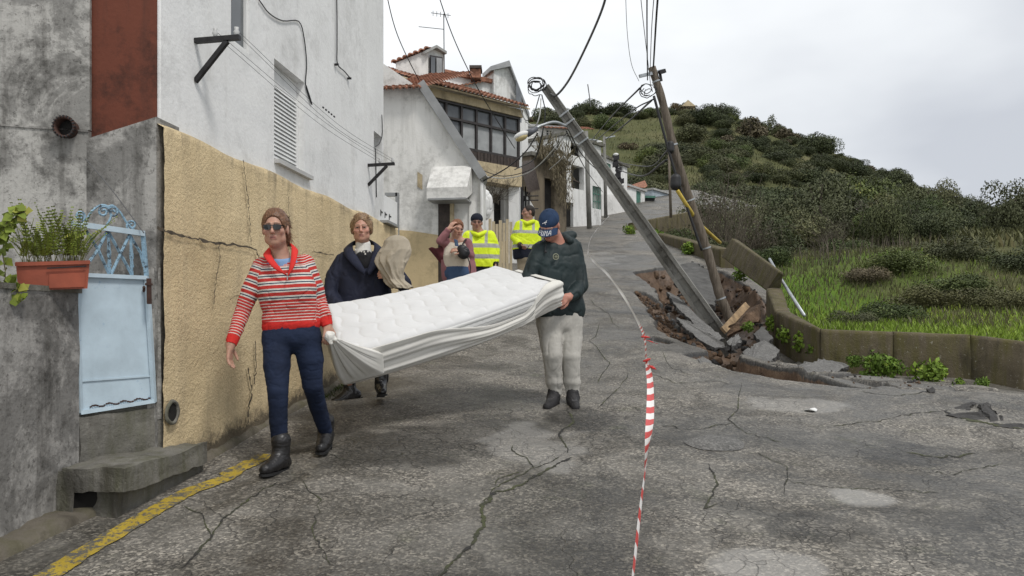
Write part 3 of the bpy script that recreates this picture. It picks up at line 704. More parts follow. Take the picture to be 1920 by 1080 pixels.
# end wall towards the gate: orange above, grey stained plinth below
E1 = Fr((-2.08, 4.72), (-.9929, .1191), (0, -1))
q, vec = E1.poly([(295, -260), (295, 224), (166, 268), (166, -260)], .012, -.25); MB().prism(q, vec).build('end_wall', ORANGE, h1)
q, vec = E1.poly([(302, 223), (302, 1010), (160, 1010), (160, 269), (166, 266)], .05, -.2); MB().prism(q, vec).build('end_plinth', GREYP, h1)
rb = MB().prism([W1.pt(-.02, zt1, .35), W1.pt(L1 + .05, zt1, .35), W1.pt(L1 + .05, zt1, -5), W1.pt(-.02, zt1, -5)], (0, 0, .14)); rb.build('roof', TILE, h1)
W1.box(MB(), 0, 1, 0, 1, 0, 1)
mb = MB(); W1.box(mb, .02, L1, -1.2, zt1, -4.6, -4.4); mb.build('back_wall', WHITE, h1)
Ef = Fr(W1.pt(L1, 0)[:2], (-W1.n)[:2], W1.u[:2]); Ef.wall('far_end_wall', WHITE, h1, 0.3, 4.6, -.9, zt1, [], .25)
# low white continuation with the dark hatch under a little hood
annex = thing('low_annex', 'low white annex with a dark hatch, squeezed in after the tall white house', 'annex', tuple(W1.pt(L1 + .4, -.3)))
za = W1.px(722, 366)[1]
ht = W1.rect(713, 418, 733, 446)
hz0 = (ht[0], ht[1], ht[2] - .2, ht[3])
W1.wall('wall', WHITE, annex, L1 + .004, L1 + .62, -.3, za, [hz0], .25)
mb = MB(); W1.box(mb, *hz0, -.18, -.15); mb.build('hatch', BLACKV, annex)
mb = MB(); W1.box(mb, hz0[0] - .02, hz0[1] + .02, hz0[3], hz0[3] + .03, -.02, .10); mb.build('hood', GREYM, annex)
for k, x in enumerate((713, 721, 729)):
    r = W1.rect(x, 393 + 4 * k, x + 4, 404 + 4 * k); mb = MB(); W1.box(mb, r[0], r[0] + .02, r[2], r[3], .002, .006); W1.box(mb, r[0] + .02, r[1], r[2] + .04, r[2] + .055, .002, .006); mb.build('house_number', IRON, annex)

# iron brackets with insulators, and the wires between them
def bracket(name, label, px, py, L, drop_, pxw, off0=0):
    u, z = W1.px(px, py); t = thing(name, label, 'bracket', tuple(W1.pt(u, z)), 'iron wire brackets on the white house')
    mb = MB(); mb.bar(W1.pt(u, z, .0), W1.pt(u, z + .01, L), .035, .03); mb.build('arm', IRON, t)
    mb = MB(); mb.bar(W1.pt(u, z - drop_, .0), W1.pt(u, z - .01, L * .72), .028, .028); mb.build('strut', IRON, t)
    for o in (L * .45, L * .93):
        mb = MB(); mb.tube([W1.pt(u, z + .01, o), W1.pt(u, z + .03, o), W1.pt(u, z + .045, o), W1.pt(u, z + .06, o), W1.pt(u, z + .075, o)], [.008, .014, .02, .012, .016], 8); mb.build('insulator', CERAM, t, True)
    return u, z
b1 = bracket('wall_bracket', 'black iron bracket with two insulators near the orange corner', 366, 77, .30, .26, 0)
b2 = bracket('wall_bracket', 'smaller-looking black iron bracket at the far edge of the white house', 690, 310, .30, .22, 0)
def cable(name, label, pts, r, mat=CABLE, n=5, k=40, group=None, straight=False):
    p = np.asarray(pts, float) if straight else smooth_path(pts, k)
    o = MB().tube(p, r, n).build(name, mat, None, True); return tag(o, label, 'cable', group)
for i, (o, dz) in enumerate(((.30 * .45, .06), (.30 * .45, .03), (.30 * .93, .06), (.30 * .93, .035))):
    a = W1.pt(b1[0], b1[1] + dz, o); b = W1.pt(b2[0], b2[1] + dz, o); mid = (a + b) / 2 + np.array((0, 0, -.05 - .02 * i))
    cable('service_wire', ('upper wire near the wall between the two iron brackets', 'lower wire near the wall between the two iron brackets', 'upper outer wire between the two iron brackets', 'lower outer wire between the two iron brackets')[i], [a, mid, b], .0019, CABLEG, 4, 30, 'wires between the wall brackets')
clamp = thing('wire_clamp', 'small black splice clamps on the wire by the shutter', 'clamp', tuple(W1.pt((b1[0] + b2[0]) / 2, b1[1], .28)))
for k in range(5):
    mb = MB(); t = .42 + k * .018; a = W1.pt(b1[0], b1[1] + .06, .279); b = W1.pt(b2[0], b2[1] + .06, .279); c = a + (b - a) * t + np.array((0, 0, -.05 * 4 * t * (1 - t)))
    mb.obox(c, (b - a) / 300, (.004, 0, 0), (0, 0, .006)); mb.build('clamp_piece', IRON, clamp)
def on_wall(pts, off=.012): return [W1.pt(*W1.px(x, y, off), off) for x, y in pts]
cable('wall_cable', 'black cable looping down beside the roller shutter on the white house', on_wall([(486, 0), (505, 25), (530, 39), (560, 40), (570, 70), (575, 120), (573, 158), (580, 185), (585, 196), (582, 185), (574, 160)]), .005, CABLE)
cable('wall_cable', 'straight black cable dropping to a hook high on the white house', on_wall([(631, -30), (632, 40), (632, 90), (633, 120), (646, 134), (657, 147)], .02), .006, CABLE)
for (x, y, lb) in ((631, 121, 'small iron hook at the foot of the straight cable'), (655, 147, 'small iron hook with a white knob at the cable end')): mb = MB(); c = on_wall([(x, y)], .02)[0]; mb.tube([c - W1.n * .03, c + W1.n * .02], .012, 8); mb.bar(c - (0, .02, 0), c + (0, .02, .005), .012, .012); tag(mb.build('cable_hook', IRON), lb, 'hook')
cable('wall_cable', 'short cable at the little far window of the white house', on_wall([(716, 215), (717, 250), (712, 268), (704, 275)]), .005, CABLE)
cable('drain_rod', 'thin dark rod running down the far edge of the white house', on_wall([(704, 278), (705, 320), (706, 370)]), .006, CABLE)

# ---- the neighbour's stained wall, garden wall, gate and steps at the near end
nw = thing('stained_house', 'old grey house wall black with mould behind the planter', 'house', (-2.9, 4.8, -1))
NB = Fr((-2.52, 4.735), (-1, -.05), (0, -1))
q, vec = NB.poly([(168, -300), (168, 244), (110, 240), (0, 232), (-300, 226), (-300, -300)], 0, -.25); MB().prism(q, vec).build('upper_wall', GREYL, nw)
q, vec = NB.poly([(168, 246), (168, 1010), (-300, 1010), (-300, 228), (0, 234), (110, 242)], .012, -.25); MB().prism(q, vec).build('lower_wall', GREYL, nw)
q, vec = NB.poly([(-300, 228), (0, 233), (110, 241), (168, 246), (168, 249), (110, 245), (0, 237), (-300, 231)], .02, .0); MB().prism(q, vec).build('ledge', GREYP, nw)
# round clay pipe end
c = NB.pt(*NB.px(131, 243), .0); t = thing('vent_pipe', 'round dark ribbed pipe end sticking out of the stained wall', 'pipe', tuple(c))
ring = []; cc = MB()
for k in range(24):
    g = 2 * math.pi * k / 24; ring.append((math.cos(g), math.sin(g)))
def ringtube(c, n, u, rs, os_):
    V = []; Fs = []; m = len(rs)
    for r, o in zip(rs, os_):
        for (a, b) in ring: V.append(c + n * o + u * a * r + np.array((0, 0, 1)) * b * r)
    for i in range(m - 1):
        for k in range(24): Fs.append([i * 24 + k, i * 24 + (k + 1) % 24, (i + 1) * 24 + (k + 1) % 24, (i + 1) * 24 + k])
    return V, Fs
V, Fs = ringtube(c, NB.n, NB.u, [.055, .058, .064, .064, .055, .05, .05], [-.02, .05, .06, .075, .075, .07, -.01]); obj('pipe_rim', V, Fs, RUST, t, True)
mb = MB()
for k in range(20):
    g = 2 * math.pi * k / 20; d = np.array((0, 0, 1)) * math.sin(g) + NB.u * math.cos(g); mb.obox(c + NB.n * .07 + d * .06, NB.n * .012, d * .006, np.cross(d, NB.n) * .004)
mb.build('ribs', IRON, t)
V, Fs = ringtube(c, NB.n, NB.u, [.05, .0], [.02, .02]); obj('hollow', V, Fs, BLACKV, t)
cable('guy_wire', 'thin wire slanting from the stained wall down to the blue gate', [NB.pt(*NB.px(165, 300), .03), P(205, 350, 4.6), P(270, 437, 4.55)], .003, CABLEG)

GW = Fr((-2.41, 3.75), (.15, 1), (1, 0))
gw = thing('garden_wall', 'grey weathered garden wall under the planter, beside the blue gate', 'wall', (-2.4, 3.9, -1.1))
ge = GW.px(148, 700)[0]; gz1 = GW.px(100, 546)[1]
nu, nz = 50, 50; V = []
for j in range(nz + 1):
    for uu in np.linspace(-2.5, ge, nu):
        z = -1.45 + (gz1 + 1.45) * j / nz; V.append(GW.pt(uu, z, 0))
V = np.array(V); V += GW.n * (.014 * fbm(V, 4, 2.2) + .006 * fbm(V, 3, 9))[:, None] + GW.n * (.05 * sm(-.85, -1.15, V[:, 2]))[:, None]
obj('wall_face', V, grid_faces(nz + 1, nu), GREYP, gw, True)
mb = MB(); GW.box(mb, -2.5, ge, -1.45, gz1 - .004, -.34, -.02); mb.build('wall_core', GREYP, gw)
mb = MB(); GW.box(mb, -2.5, ge + .01, gz1 - .002, gz1 + .025, -.36, .012); mb.build('coping', CONC, gw)
# steps: upper sill under the gate, lower slab with its drain opening
sp = thing('door_step', 'two worn mossy concrete steps below the blue gate', 'steps', tuple(P(230, 870, 4.4)))
def warp(o, amt=.012, s=5):
    me = o.data; n = len(me.vertices); co = np.empty(n * 3, np.float32); me.vertices.foreach_get('co', co); co = co.reshape(-1, 3)
    co += amt * np.stack([fbm(co + 13 * q, 3, s) for q in range(3)], -1); me.vertices.foreach_set('co', co.ravel()); me.update()
def subdiv_hexa(c8, k=10):
    """hexahedron with its six faces subdivided"""
    c = np.asarray(c8, float); V = []; Fs = []
    for f in [(3, 2, 1, 0), (4, 5, 6, 7), (0, 1, 5, 4), (1, 2, 6, 5), (2, 3, 7, 6), (3, 0, 4, 7)]:
        a, b, d, e = c[list(f)]; s0 = len(V)
        for j in range(k + 1):
            for i in range(k + 1):
                x, y = i / k, j / k; V.append(a * (1 - x) * (1 - y) + b * x * (1 - y) + d * x * y + e * (1 - x) * y)
        Fs += [[s0 + j * (k + 1) + i, s0 + j * (k + 1) + i + 1, s0 + (j + 1) * (k + 1) + i + 1, s0 + (j + 1) * (k + 1) + i] for j in range(k) for i in range(k)]
    return V, Fs
def rock(name, c8, mat, parent, amt=.012, s=5, k=8, smooth=True):
    V, Fs = subdiv_hexa(c8, k); V = np.array(V); V = V + amt * np.stack([fbm(V + 13 * q, 4, s) for q in range(3)], -1)
    return obj(name, V, Fs, mat, parent, smooth)
d3 = np.array((0, 0, -1.))
a, b = P(148, 783, 4.30), P(306, 764, 4.72); bk = np.array((-.45, .25, 0))
rock('upper_step', [a + d3 * .25, b + d3 * .25, b + bk + d3 * .25, a + bk + d3 * .25, a, b, b + bk, a + bk], CONC, sp, .022, 7, 12)
a, b = P(118, 878, 4.12), P(232, 880, 4.02); c_, d_ = P(388, 832, 4.88), P(305, 822, 4.95)
tl, tr, br, bl = a, b, c_, d_ + np.array((-.05, 0, 0))
rock('lower_step', [tl + d3 * .12, tr + d3 * .12, br + d3 * .12, bl + d3 * .12, tl, tr, br, bl], CONC, sp, .024, 7, 16)
a2, b2_ = P(225, 905, 4.08), P(386, 850, 4.9)
rock('step_riser', [a2 + (-.02, 0, -.24), b2_ + (-.02, 0, -.2), b2_ + (-.4, .0, -.2), a2 + (-.35, .12, -.24), a2 + (-.02, 0, -.0), b2_ + (-.02, 0, .03), b2_ + (-.4, 0, .03), a2 + (-.35, .12, -.0)], CONC, sp, .015, 6)
rock('step_foot', [P(104, 1000, 4.10), P(134, 992, 4.06), P(140, 975, 4.4), P(104, 980, 4.4), P(106, 885, 4.12), P(134, 886, 4.06), P(140, 885, 4.4), P(106, 885, 4.4)], CONC, sp, .03, 7, 8)
mb = MB(); mb.hexa([P(132, 985, 4.13), P(214, 975, 4.13), P(214, 960, 4.4), P(132, 965, 4.4), P(132, 908, 4.13), P(214, 910, 4.13), P(214, 905, 4.4), P(132, 905, 4.4)]); mb.build('drain_hollow', BLACKV, sp)
# narrow pale jamb between the gate and the yellow plinth, with the hinge
jb = W1.rect(268, 503, 300, 780)
jm = thing('gate_jamb', 'narrow pale plaster jamb between the blue gate and the yellow plinth', 'jamb', tuple(P(290, 780, 4.66)))
rock('jamb', [P(276, 790, 4.64), P(303, 785, 4.7), P(303, 785, 4.8), P(276, 790, 4.8), P(276, 506, 4.64), P(301, 502, 4.7), P(301, 502, 4.8), P(276, 506, 4.8)], GREYL, jm, .008, 7)
mb = MB(); mb.bar(P(279, 522, 4.56), P(280, 570, 4.56), .02, .02); mb.bar(P(274, 533, 4.56), P(284, 533, 4.56), .03, .012); mb.build('hinge', RUST, jm)
# hole at the foot of the plinth
c = W1.pt(*W1.px(323, 773, .06), .055); t = thing('drain_hole', 'round mouldy drain hole at the foot of the yellow plinth', 'drain', tuple(c))
V, Fs = ringtube(c, W1.n, W1.u, [.075, .07, .055, .052, .0], [.003, .014, .014, .004, .004]); V = np.array(V); V += .008 * np.stack([fbm(V + 3 * q, 3, 18) for q in range(3)], -1); o = obj('hole_rim', V[:24 * 4], Fs[:24 * 3], CONC, t, True); obj('hole', V[24 * 3:], [[i, (i + 1) % 24, 24 + (i + 1) % 24, 24 + i] for i in range(24)], BLACKV, t)

# ---- the white gabled house with the glazed veranda
H2 = Fr((-.479, 13.0), (-.985, .17), (0, -1))
h2 = thing('gabled_house', 'white gabled house with yellow base, tiled roof, dormer and porch canopy', 'house', (-.6, 13, .2))
q, vec = H2.poly([(905, 600), (905, 345), (783, 163), (720, 120), (640, 120), (640, 600)], 0, -.25); MB().prism(q, vec).build('gable_wall', WHITE_OLD, h2)
dd = H2.rect(820, 385, 846, 560)
q, vec = H2.poly([(822, 600), (822, 441), (770, 433), (640, 425), (640, 600)], .03, .002); MB().prism(q, vec).build('base_band', YELLOWW, h2)
q, vec = H2.poly([(906, 600), (906, 452), (850, 444), (850, 600)], .03, .002); MB().prism(q, vec).build('base_band', YELLOWW, h2)
q, vec = H2.poly([(822, 600), (846, 600), (846, 380), (822, 380)], .012, .004); MB().prism(q, vec).build('door', DWOOD, h2)
q, vec = H2.poly([(845, 600), (852, 600), (852, 380), (845, 380)], .05, .004); MB().prism(q, vec).build('door_jamb', CREAM, h2)
q, vec = H2.poly([(783, 322), (792, 328), (792, 356), (783, 350)], .012, .003); MB().prism(q, vec).build('wall_slot', CREAM, h2)
# roof flashing that runs down the gable
a = H2.pt(*H2.px(790, 160), -.1); b = H2.pt(*H2.px(907, 336), -.1); fw = H2.n * .22; upv = unit(np.cross(b - a, H2.n)); upv = upv if upv[2] > 0 else -upv
mb = MB(); mb.hexa([a, b, b + fw, a + fw, a + upv * .07, b + upv * .07, b + fw + upv * .07, a + fw + upv * .07]); mb.build('verge', FLASH, h2)
mb = MB(); mb.hexa([a + fw - upv * .05, b + fw - upv * .05, b + fw * 1.08 - upv * .05, a + fw * 1.08 - upv * .05, a + fw + upv * .09, b + fw + upv * .09, b + fw * 1.08 + upv * .09, a + fw * 1.08 + upv * .09]); mb.build('gutter', GREYM, h2)
mb = MB(); mb.tube([H2.pt(*H2.px(904, 345), .05), H2.pt(*H2.px(905, 460), .05), H2.pt(*H2.px(905, 580), .05)], .03, 8); mb.build('downpipe', WFRAME, h2)
# lean-to roof behind the verge
mb = MB(); bk = np.array((-.35, 4., 0)); mb.hexa([a, b, b + bk, a + bk, a + upv * .06, b + upv * .06, b + bk + upv * .06, a + bk + upv * .06]); mb.build('lean_to_roof', FLASH, h2)
Fr((-.5, 13.02), (-.08, 1), (1, 0)).wall('side_wall', WHITE_OLD, h2, 0, 4, -.2, float(b[2]) - .05, [], .2)
# canopy over the door: side cheeks, sloping sheet
u0, zt = H2.px(813, 313); u1, zb = H2.px(887, 372); n_ = H2.n
u0, u1 = max(u0, u1), min(u0, u1)
prof = [(0, zt), (.10, zt - .02), (.42, zt - .42), (.42, zt - .6), (0, zt - .44)]
can = thing_c = MB().prism([H2.pt(u0, z, o) for o, z in prof], H2.u * (u1 - u0)).build('canopy', WHITE_OLD, h2)
mb = MB(); H2.box(mb, u1 + .02, u0 - .02, zt - .62, zt - .59, .02, .43); mb.build('canopy_soffit', GREYM, can)
# square steel frame standing beside it
mb = MB(); A = [P(722, 365, 11.2), P(745, 365, 11.2), P(745, 560, 11.2)]; mb.bar(A[0], A[1], .05, .05); mb.bar(A[1] + (0, 0, .025), A[2], .05, .05, (0, 1, 0))
fr_ = thing('steel_frame', 'bent grey square steel tube frame beside the annex', 'frame', tuple(A[2])); mb.build('tube_frame', GREYM, fr_)

# veranda block
V2 = Fr.two(800, 17.4, 975, 19.2); vb = thing('veranda_house', 'two-storey house with a dark glazed veranda over a cream slab', 'house', (0, 18.6, 1.5))
n = V2.n; Lr = V2.px(972, 260)[0]; Ll = V2.px(806, 230)[0]
zg1 = V2.px(968, 222)[1]; zg0 = V2.px(968, 297)[1]; zp0 = V2.px(968, 315)[1]; zs0 = V2.px(968, 350)[1]; zroof = V2.px(968, 206)[1]
mb = MB(); fw_ = .026; cols = 6; us = np.linspace(Ll, Lr, cols + 1); zmid = zg1 - (zg1 - zg0) * .36
for u in us: V2.box(mb, u - fw_, u + fw_, zg0, zg1, -.06, .03)
for z in (zg0, zmid, zg1): V2.box(mb, Ll - fw_, Lr + fw_, z - fw_, z + fw_, -.05, .04)
ver = mb.build('veranda_frame', FRAMED, vb)
for k in range(cols):
    for r_, (a, b) in enumerate(((zg0, zmid), (zmid, zg1))):
        mb = MB(); V2.box(mb, us[k] + fw_, us[k + 1] - fw_, a + fw_, b - fw_, -.035, -.025); mb.build('pane', GLASS if r_ or k < 2 else CURTAIN, ver)
mb = MB()
npl = 26
for k in range(npl):
    a = Ll + (Lr - Ll) * k / npl; V2.box(mb, a + .006, a + (Lr - Ll) / npl - .006, zp0, zg0 - fw_, -.03, .035 + .006 * (k % 2))
o = mb.build('boarding', DWOOD, vb); o['kind'] = 'stuff'
mb = MB(); V2.box(mb, Ll - .1, Lr + .06, zs0, zp0 - .004, -.5, .06); mb.build('slab_edge', CREAM, vb)
mb = MB(); V2.box(mb, Ll - .1, Lr + .08, zg1 + fw_ + .003, zroof, -.3, .08); mb.build('fascia', CREAM, vb)
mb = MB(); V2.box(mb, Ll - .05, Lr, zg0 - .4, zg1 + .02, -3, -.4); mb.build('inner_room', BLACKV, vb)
# ground floor, set back
hol = [V2.rect(926, 362, 946, 480, -.35)]
s0 = Fr((V2.pt(0, 0, -.35))[:2], V2.u[:2]); hol = [s0.rect(926, 362, 946, 480)]
s0.wall('ground_wall', WHITE_OLD, vb, Ll, Lr + .02, .4, zs0 - .004, hol, .25)
mb = MB(); s0.box(mb, *hol[0], -.2, -.15); mb.build('door', BLACKV, vb)
q, vec = s0.poly([(905, 600), (905, 455), (978, 450), (978, 600)], .03, .002); MB().prism(q, vec).build('base_band', YELLOWW, vb)
# flank up the street
S2 = Fr(V2.pt(Lr + .02, 0)[:2], (.035, 1), (1, 0))
S2.wall('street_wall', WHITE_FAR, vb, .0, 3.2, .8, zroof - .02, [], .25)
for k, x in enumerate((977, 981, 988)):
    u = .15 + k * .9; mb = MB(); mb.tube([S2.pt(u, 1.2, .06), S2.pt(u, zs0 + .1, .06)], .03, 6); mb.build('downpipe', IRON, vb)
# barrel-tile roof
def tiles(O, ue, ve, L, D, rows, pitch, parent, name='roof', mat=TILE, amp=.045):
    """O eave start, ue along the eave, ve up the slope; corrugated courses that overlap"""
    up_ = unit(np.cross(ue, ve)); up_ = up_ if up_[2] > 0 else -up_; nc = int(L / pitch); k = 6; V = []; Fs = []; rg = np.random.default_rng(int(L * 100))
    for r_ in range(rows):
        b0 = len(V); jit = rg.normal(0, .008, nc + 1)
        for e_ in (0, 1):
            for c_ in range(nc * k + 1):
                ph = c_ / k; w = abs(math.sin(math.pi * ph)) ** .8
                V.append(O + ue * (ph * pitch) + ve * (D * (r_ + e_ * 1.12) / rows - .02 + jit[int(ph) if ph < nc else nc]) + up_ * (amp * w + (.03 if e_ == 0 else .0)))
        m = nc * k + 1
        Fs += [[b0 + i, b0 + i + 1, b0 + m + i + 1, b0 + m + i] for i in range(m - 1)]
        b1 = len(V)
        for c_ in range(m): V.append(np.array(V[b0 + c_]) - up_ * .035)
        Fs += [[b0 + i, b0 + i + 1, b1 + i + 1, b1 + i] for i in range(m - 1)]
    return obj(name, np.array(V), Fs, mat, parent)
ue = V2.u; ve = unit(-n * 1.0 + np.array((0, 0, .42)))
tiles(V2.pt(Ll - .45, zroof + .02, .28), ue, ve, Lr - Ll + .62, 2.0, 14, .115, vb)
mb = MB(); mb.hexa([V2.pt(Ll - .45, zroof - .01, .26), V2.pt(Lr + .15, zroof - .01, .26), V2.pt(Lr + .15, zroof + .55, -1.6), V2.pt(Ll - .45, zroof + .55, -1.6), V2.pt(Ll - .45, zroof + .02, .26), V2.pt(Lr + .15, zroof + .02, .26), V2.pt(Lr + .15, zroof + .75, -1.6), V2.pt(Ll - .45, zroof + .75, -1.6)]); mb.build('roof_deck', CREAM, vb)
tiles(H2.pt(*H2.px(795, 172), .18), unit(H2.u), unit(-H2.n + np.array((0, 0, .38))), 1.0, 4.2, 22, .115, h2)
# dormer
dm = thing('dormer', 'small white dormer with a dark window rising from the tiled roof', 'dormer', tuple(P(800, 150, 18.5)))
px_slab([(742, 150, 18.0), (742, 118, 18.0), (803, 93, 18.3), (803, 160, 18.3)], (.1, .3, 0), 'side_wall', WHITE_OLD, dm)
px_slab([(803, 162, 18.3), (803, 93, 18.3), (819, 86, 18.6), (834, 96, 18.9), (834, 165, 18.9)], (-.5, .45, 0), 'front_wall', WHITE_OLD, dm)
dw = px_slab([(806, 148, 18.25), (806, 103, 18.25), (830, 107, 18.72), (830, 152, 18.72)], (-.01, .04, 0), 'window', FRAMED, dm)
px_slab([(808, 145, 18.24), (808, 106, 18.24), (816.5, 107.5, 18.4), (816.5, 147, 18.4)], (-.004, .02, 0), 'pane', GLASS, dw)
px_slab([(818.5, 147, 18.4), (818.5, 108, 18.4), (828.5, 109.5, 18.6), (828.5, 149, 18.6)], (-.004, .02, 0), 'pane', CURTAIN, dw)
tiles(P(735, 119, 17.9), unit(P(806, 90, 18.2) - P(735, 119, 17.9)), unit(np.array((.35, .9, .22))), 1.0, .9, 4, .14, dm, 'roof')
px_slab([(800, 94, 18.1), (819, 84, 18.4), (838, 96, 18.8), (838, 101, 18.8), (819, 89, 18.4), (800, 99, 18.1)], (-.3, .3, 0), 'verge', FLASH, dm)
# aerial on the roof
an = thing('roof_aerial', 'thin television aerial mast on the dormer roof', 'aerial', tuple(P(833, 150, 18.8)))
mb = MB(); mb.tube([P(833, 150, 18.8), P(832, 26, 18.8)], .012, 5); mb.build('mast', IRON, an)
mb = MB(); mb.tube([P(808, 24, 18.8), P(845, 29, 18.8)], .008, 4); mb.tube([P(785, 50, 18.8), P(833, 55, 18.8)], .008, 4)
for k in range(5): mb.tube([P(812 + k * 7, 20 + k, 18.8), P(812 + k * 7, 30 + k, 18.8)], .006, 4)
mb.build('rods', IRON, an)

# ---- houses farther up the street
def block(name, label, pxl, dl, pxr, dr, top, bot, mat, holes=(), depth=4., roof=None, group='white houses climbing the street'):
    f = Fr.two(pxl, dl, pxr, dr); zt = f.px(pxl, top)[1]; zb = f.px(pxl, bot)[1]
    t = thing(name, label, 'house', tuple(f.pt(f.L / 2, zb)), group)
    hs = [f.rect(*h) for h in holes]
    f.wall('wall', mat, t, 0, f.L, zb - .8, zt, hs, .25)
    for e_, (o, sgn) in enumerate(((0, -1), (f.L, 1))):   # flanks
        mb = MB(); a, b = (0, .25) if e_ == 0 else (f.L - .25, f.L); f.box(mb, a, b, zb - .8, zt - .003, -depth, -.252); mb.build('side_wall', mat, t)
    mb = MB(); f.box(mb, -.12, f.L + .12, zt, zt + .12, -depth - .1, .12); mb.build('roof', roof or FLASH, t)
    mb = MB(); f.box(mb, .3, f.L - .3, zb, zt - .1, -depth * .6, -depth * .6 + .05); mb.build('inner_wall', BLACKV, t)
    return t, f, hs
b3, f3, h3 = block('far_house', 'white gabled house with chimney seen above the veranda roof', 838, 25, 928, 26, 140, 330, WHITE_FAR, [], 4, TILE)
px_slab([(926, 330, 25.7), (926, 125, 25.7), (955, 118, 26.2), (990, 215, 27.2), (990, 330, 27.2)], (-.6, 1.5, 0), 'gable_wall', WHITE_FAR, b3)
px_slab([(920, 124, 25.5), (955, 113, 26), (993, 212, 27.2), (993, 222, 27.2), (957, 124, 26), (920, 132, 25.5)], (-.3, .9, .05), 'verge', GREYM, b3)
w3 = px_slab([(968, 230, 26.2), (968, 150, 26.2), (978, 175, 26.6), (978, 230, 26.6)], (-.02, .02, 0), 'window', GLASS, b3)
ch = px_slab([(882, 145, 25), (882, 126, 25), (901, 126, 25), (901, 145, 25)], (0, .5, 0), 'chimney', TILE, b3)
px_slab([(880, 127, 24.9), (880, 122, 24.9), (903, 122, 24.9), (903, 127, 24.9)], (0, .6, 0), 'chimney_cap', DWOOD, ch)
tiles(P(838, 168, 24.6), unit(P(930, 150, 25.6) - P(838, 168, 24.6)), unit(np.array((0, .9, .3))), 1.5, .8, 4, .16, b3, 'lower_roof')

st = thing('street_house', 'low white house front with black pipes behind the rescue workers', 'house', tuple(P(985, 470, 21.5)), 'white houses climbing the street')
f4 = Fr.two(972, 20.6, 1002, 25); h4 = [f4.rect(984, 368, 990, 440)]
f4.wall('wall', WHITE_OLD, st, 0, f4.L, .8, f4.px(975, 345)[1], h4, .25); mb = MB(); f4.box(mb, *h4[0], -.2, -.15); mb.build('door', DWOOD, st)
for x in (976, 981, 988):
    mb = MB(); u, z = f4.px(x, 350); mb.tube([f4.pt(u, z, .06), f4.pt(u, 1.2, .06)], .025, 6); mb.build('downpipe', IRON, st)
for y in (368, 376, 392):
    u, z = f4.px(974, y); mb = MB(); mb.tube([f4.pt(u, z, .05), f4.pt(u, z, .5)], .015, 5); mb.build('wall_hook', IRON, st)
aw = thing('sheet_awning', 'rusty brown corrugated awning sloping down over the street', 'awning', tuple(P(992, 340, 22)))
V = []; m_ = 40
for k in range(m_ + 1):
    t = k / m_; c = .035 * math.cos(k * math.pi * .5)
    for (a_, b_) in (((972, 303, 22.0), (1000, 300, 24.5)), ((990, 362, 20.6), (1012, 356, 22.6))):
        V.append(P(*a_) * (1 - t) + P(*b_) * t + np.array((0, 0, c)))
obj('awning_sheet', V, [[2 * k, 2 * k + 1, 2 * k + 3, 2 * k + 2] for k in range(m_)], DWOOD, aw)
mb = MB(); mb.bar(P(989, 360, 20.7), P(977, 385, 20.9), .04, .04); mb.build('brace', IRON, aw)

b5, f5, h5 = block('derelict_house', 'derelict brown house with dark doorway and dry plants spilling from its top', 996, 26.5, 1062, 28, 292, 432, BROWNW, [(1021, 333, 1040, 425)], 4, CONC, 'houses climbing the street')
mb = MB(); f5.box(mb, *h5[0], -.22, -.16); mb.build('doorway', BLACKV, b5)
b6, f6, h6 = block('upper_house', 'grey-white upper house with orange tiled roof and one white window', 985, 35, 1072, 35.6, 238, 345, WHITE_FAR, [(1024, 241, 1038, 259)], 5, GREYM)
f6.window(b6, h6[0], .1, .06, WFRAME, GLASS, 1, None, 2)
tiles(P(1018, 240, 34.6), unit(P(1070, 242, 35.2) - P(1018, 240, 34.6)), unit(np.array((-.1, .8, .25))), 2.7, 1.6, 5, .2, b6, 'tiled_roof')
b7, f7, h7 = block('tower_house', 'narrow white three-storey house with an open broken window frame', 1058, 32.5, 1127, 34.5, 254, 424, WHITE_FAR, [(1070, 266, 1093, 290), (1071, 308, 1095, 352), (1060, 378, 1075, 430), (1111, 348, 1127, 390)], 5, CONC)
for k in (0, 1): mb = MB(); f7.box(mb, *h7[k], -1.0, -.96); mb.build('dark_room', simple('dim_room_%d' % k, (.10, .095, .085)), b7)
f7.window(b7, (h7[1][0], h7[1][1], h7[1][2], h7[1][3]), .12, .05, FRAMED, GLASS, 1) if False else None
mb = MB(); u0, u1, z0, z1 = h7[1]; mb.bar(f7.pt(u0 + .1, z0, -.2), f7.pt(u0 + .35, z1 - .5, -.3), .05, .05); mb.bar(f7.pt(u0 + .35, z1 - .5, -.3), f7.pt(u1 - .05, z0 + .35, -.2), .05, .05); mb.bar(f7.pt(u0 + .28, z0 + .02, -.15), f7.pt(u0 + .32, z0 + .5, -.2), .04, .04); mb.build('broken_frame', DWOOD, b7)
mb = MB(); f7.box(mb, *h7[2], -.2, -.15); mb.build('door', BLACKV, b7)
u0, u1, z0, z1 = h7[3]; mb = MB()
for k in range(6): mb.bar(f7.pt(u0 + (u1 - u0) * k / 5, z0, -.05), f7.pt(u0 + (u1 - u0) * k / 5, z1, -.05), .03, .03)
for k in range(4): mb.bar(f7.pt(u0, z0 + (z1 - z0) * k / 3, -.04), f7.pt(u1, z0 + (z1 - z0) * k / 3, -.04), .03, .03)
lat = mb.build('lattice', GREENP, b7); mb = MB(); f7.box(mb, u0, u1, z0, z1, -.3, -.26); mb.build('lattice_backing', GREYM, b7)
gd = thing('street_gate', 'pale green barred gate between the derelict house and the tower house', 'gate', tuple(P(1049, 422, 32)))
f7b = Fr.two(1042, 30.5, 1057, 32.6); r = f7b.rect(1042, 373, 1057, 424); mb = MB()
for k in range(7): mb.bar(f7b.pt(r[0] + (r[1] - r[0]) * k / 6, r[2], .0), f7b.pt(r[0] + (r[1] - r[0]) * k / 6, r[3], 0), .06, .04)
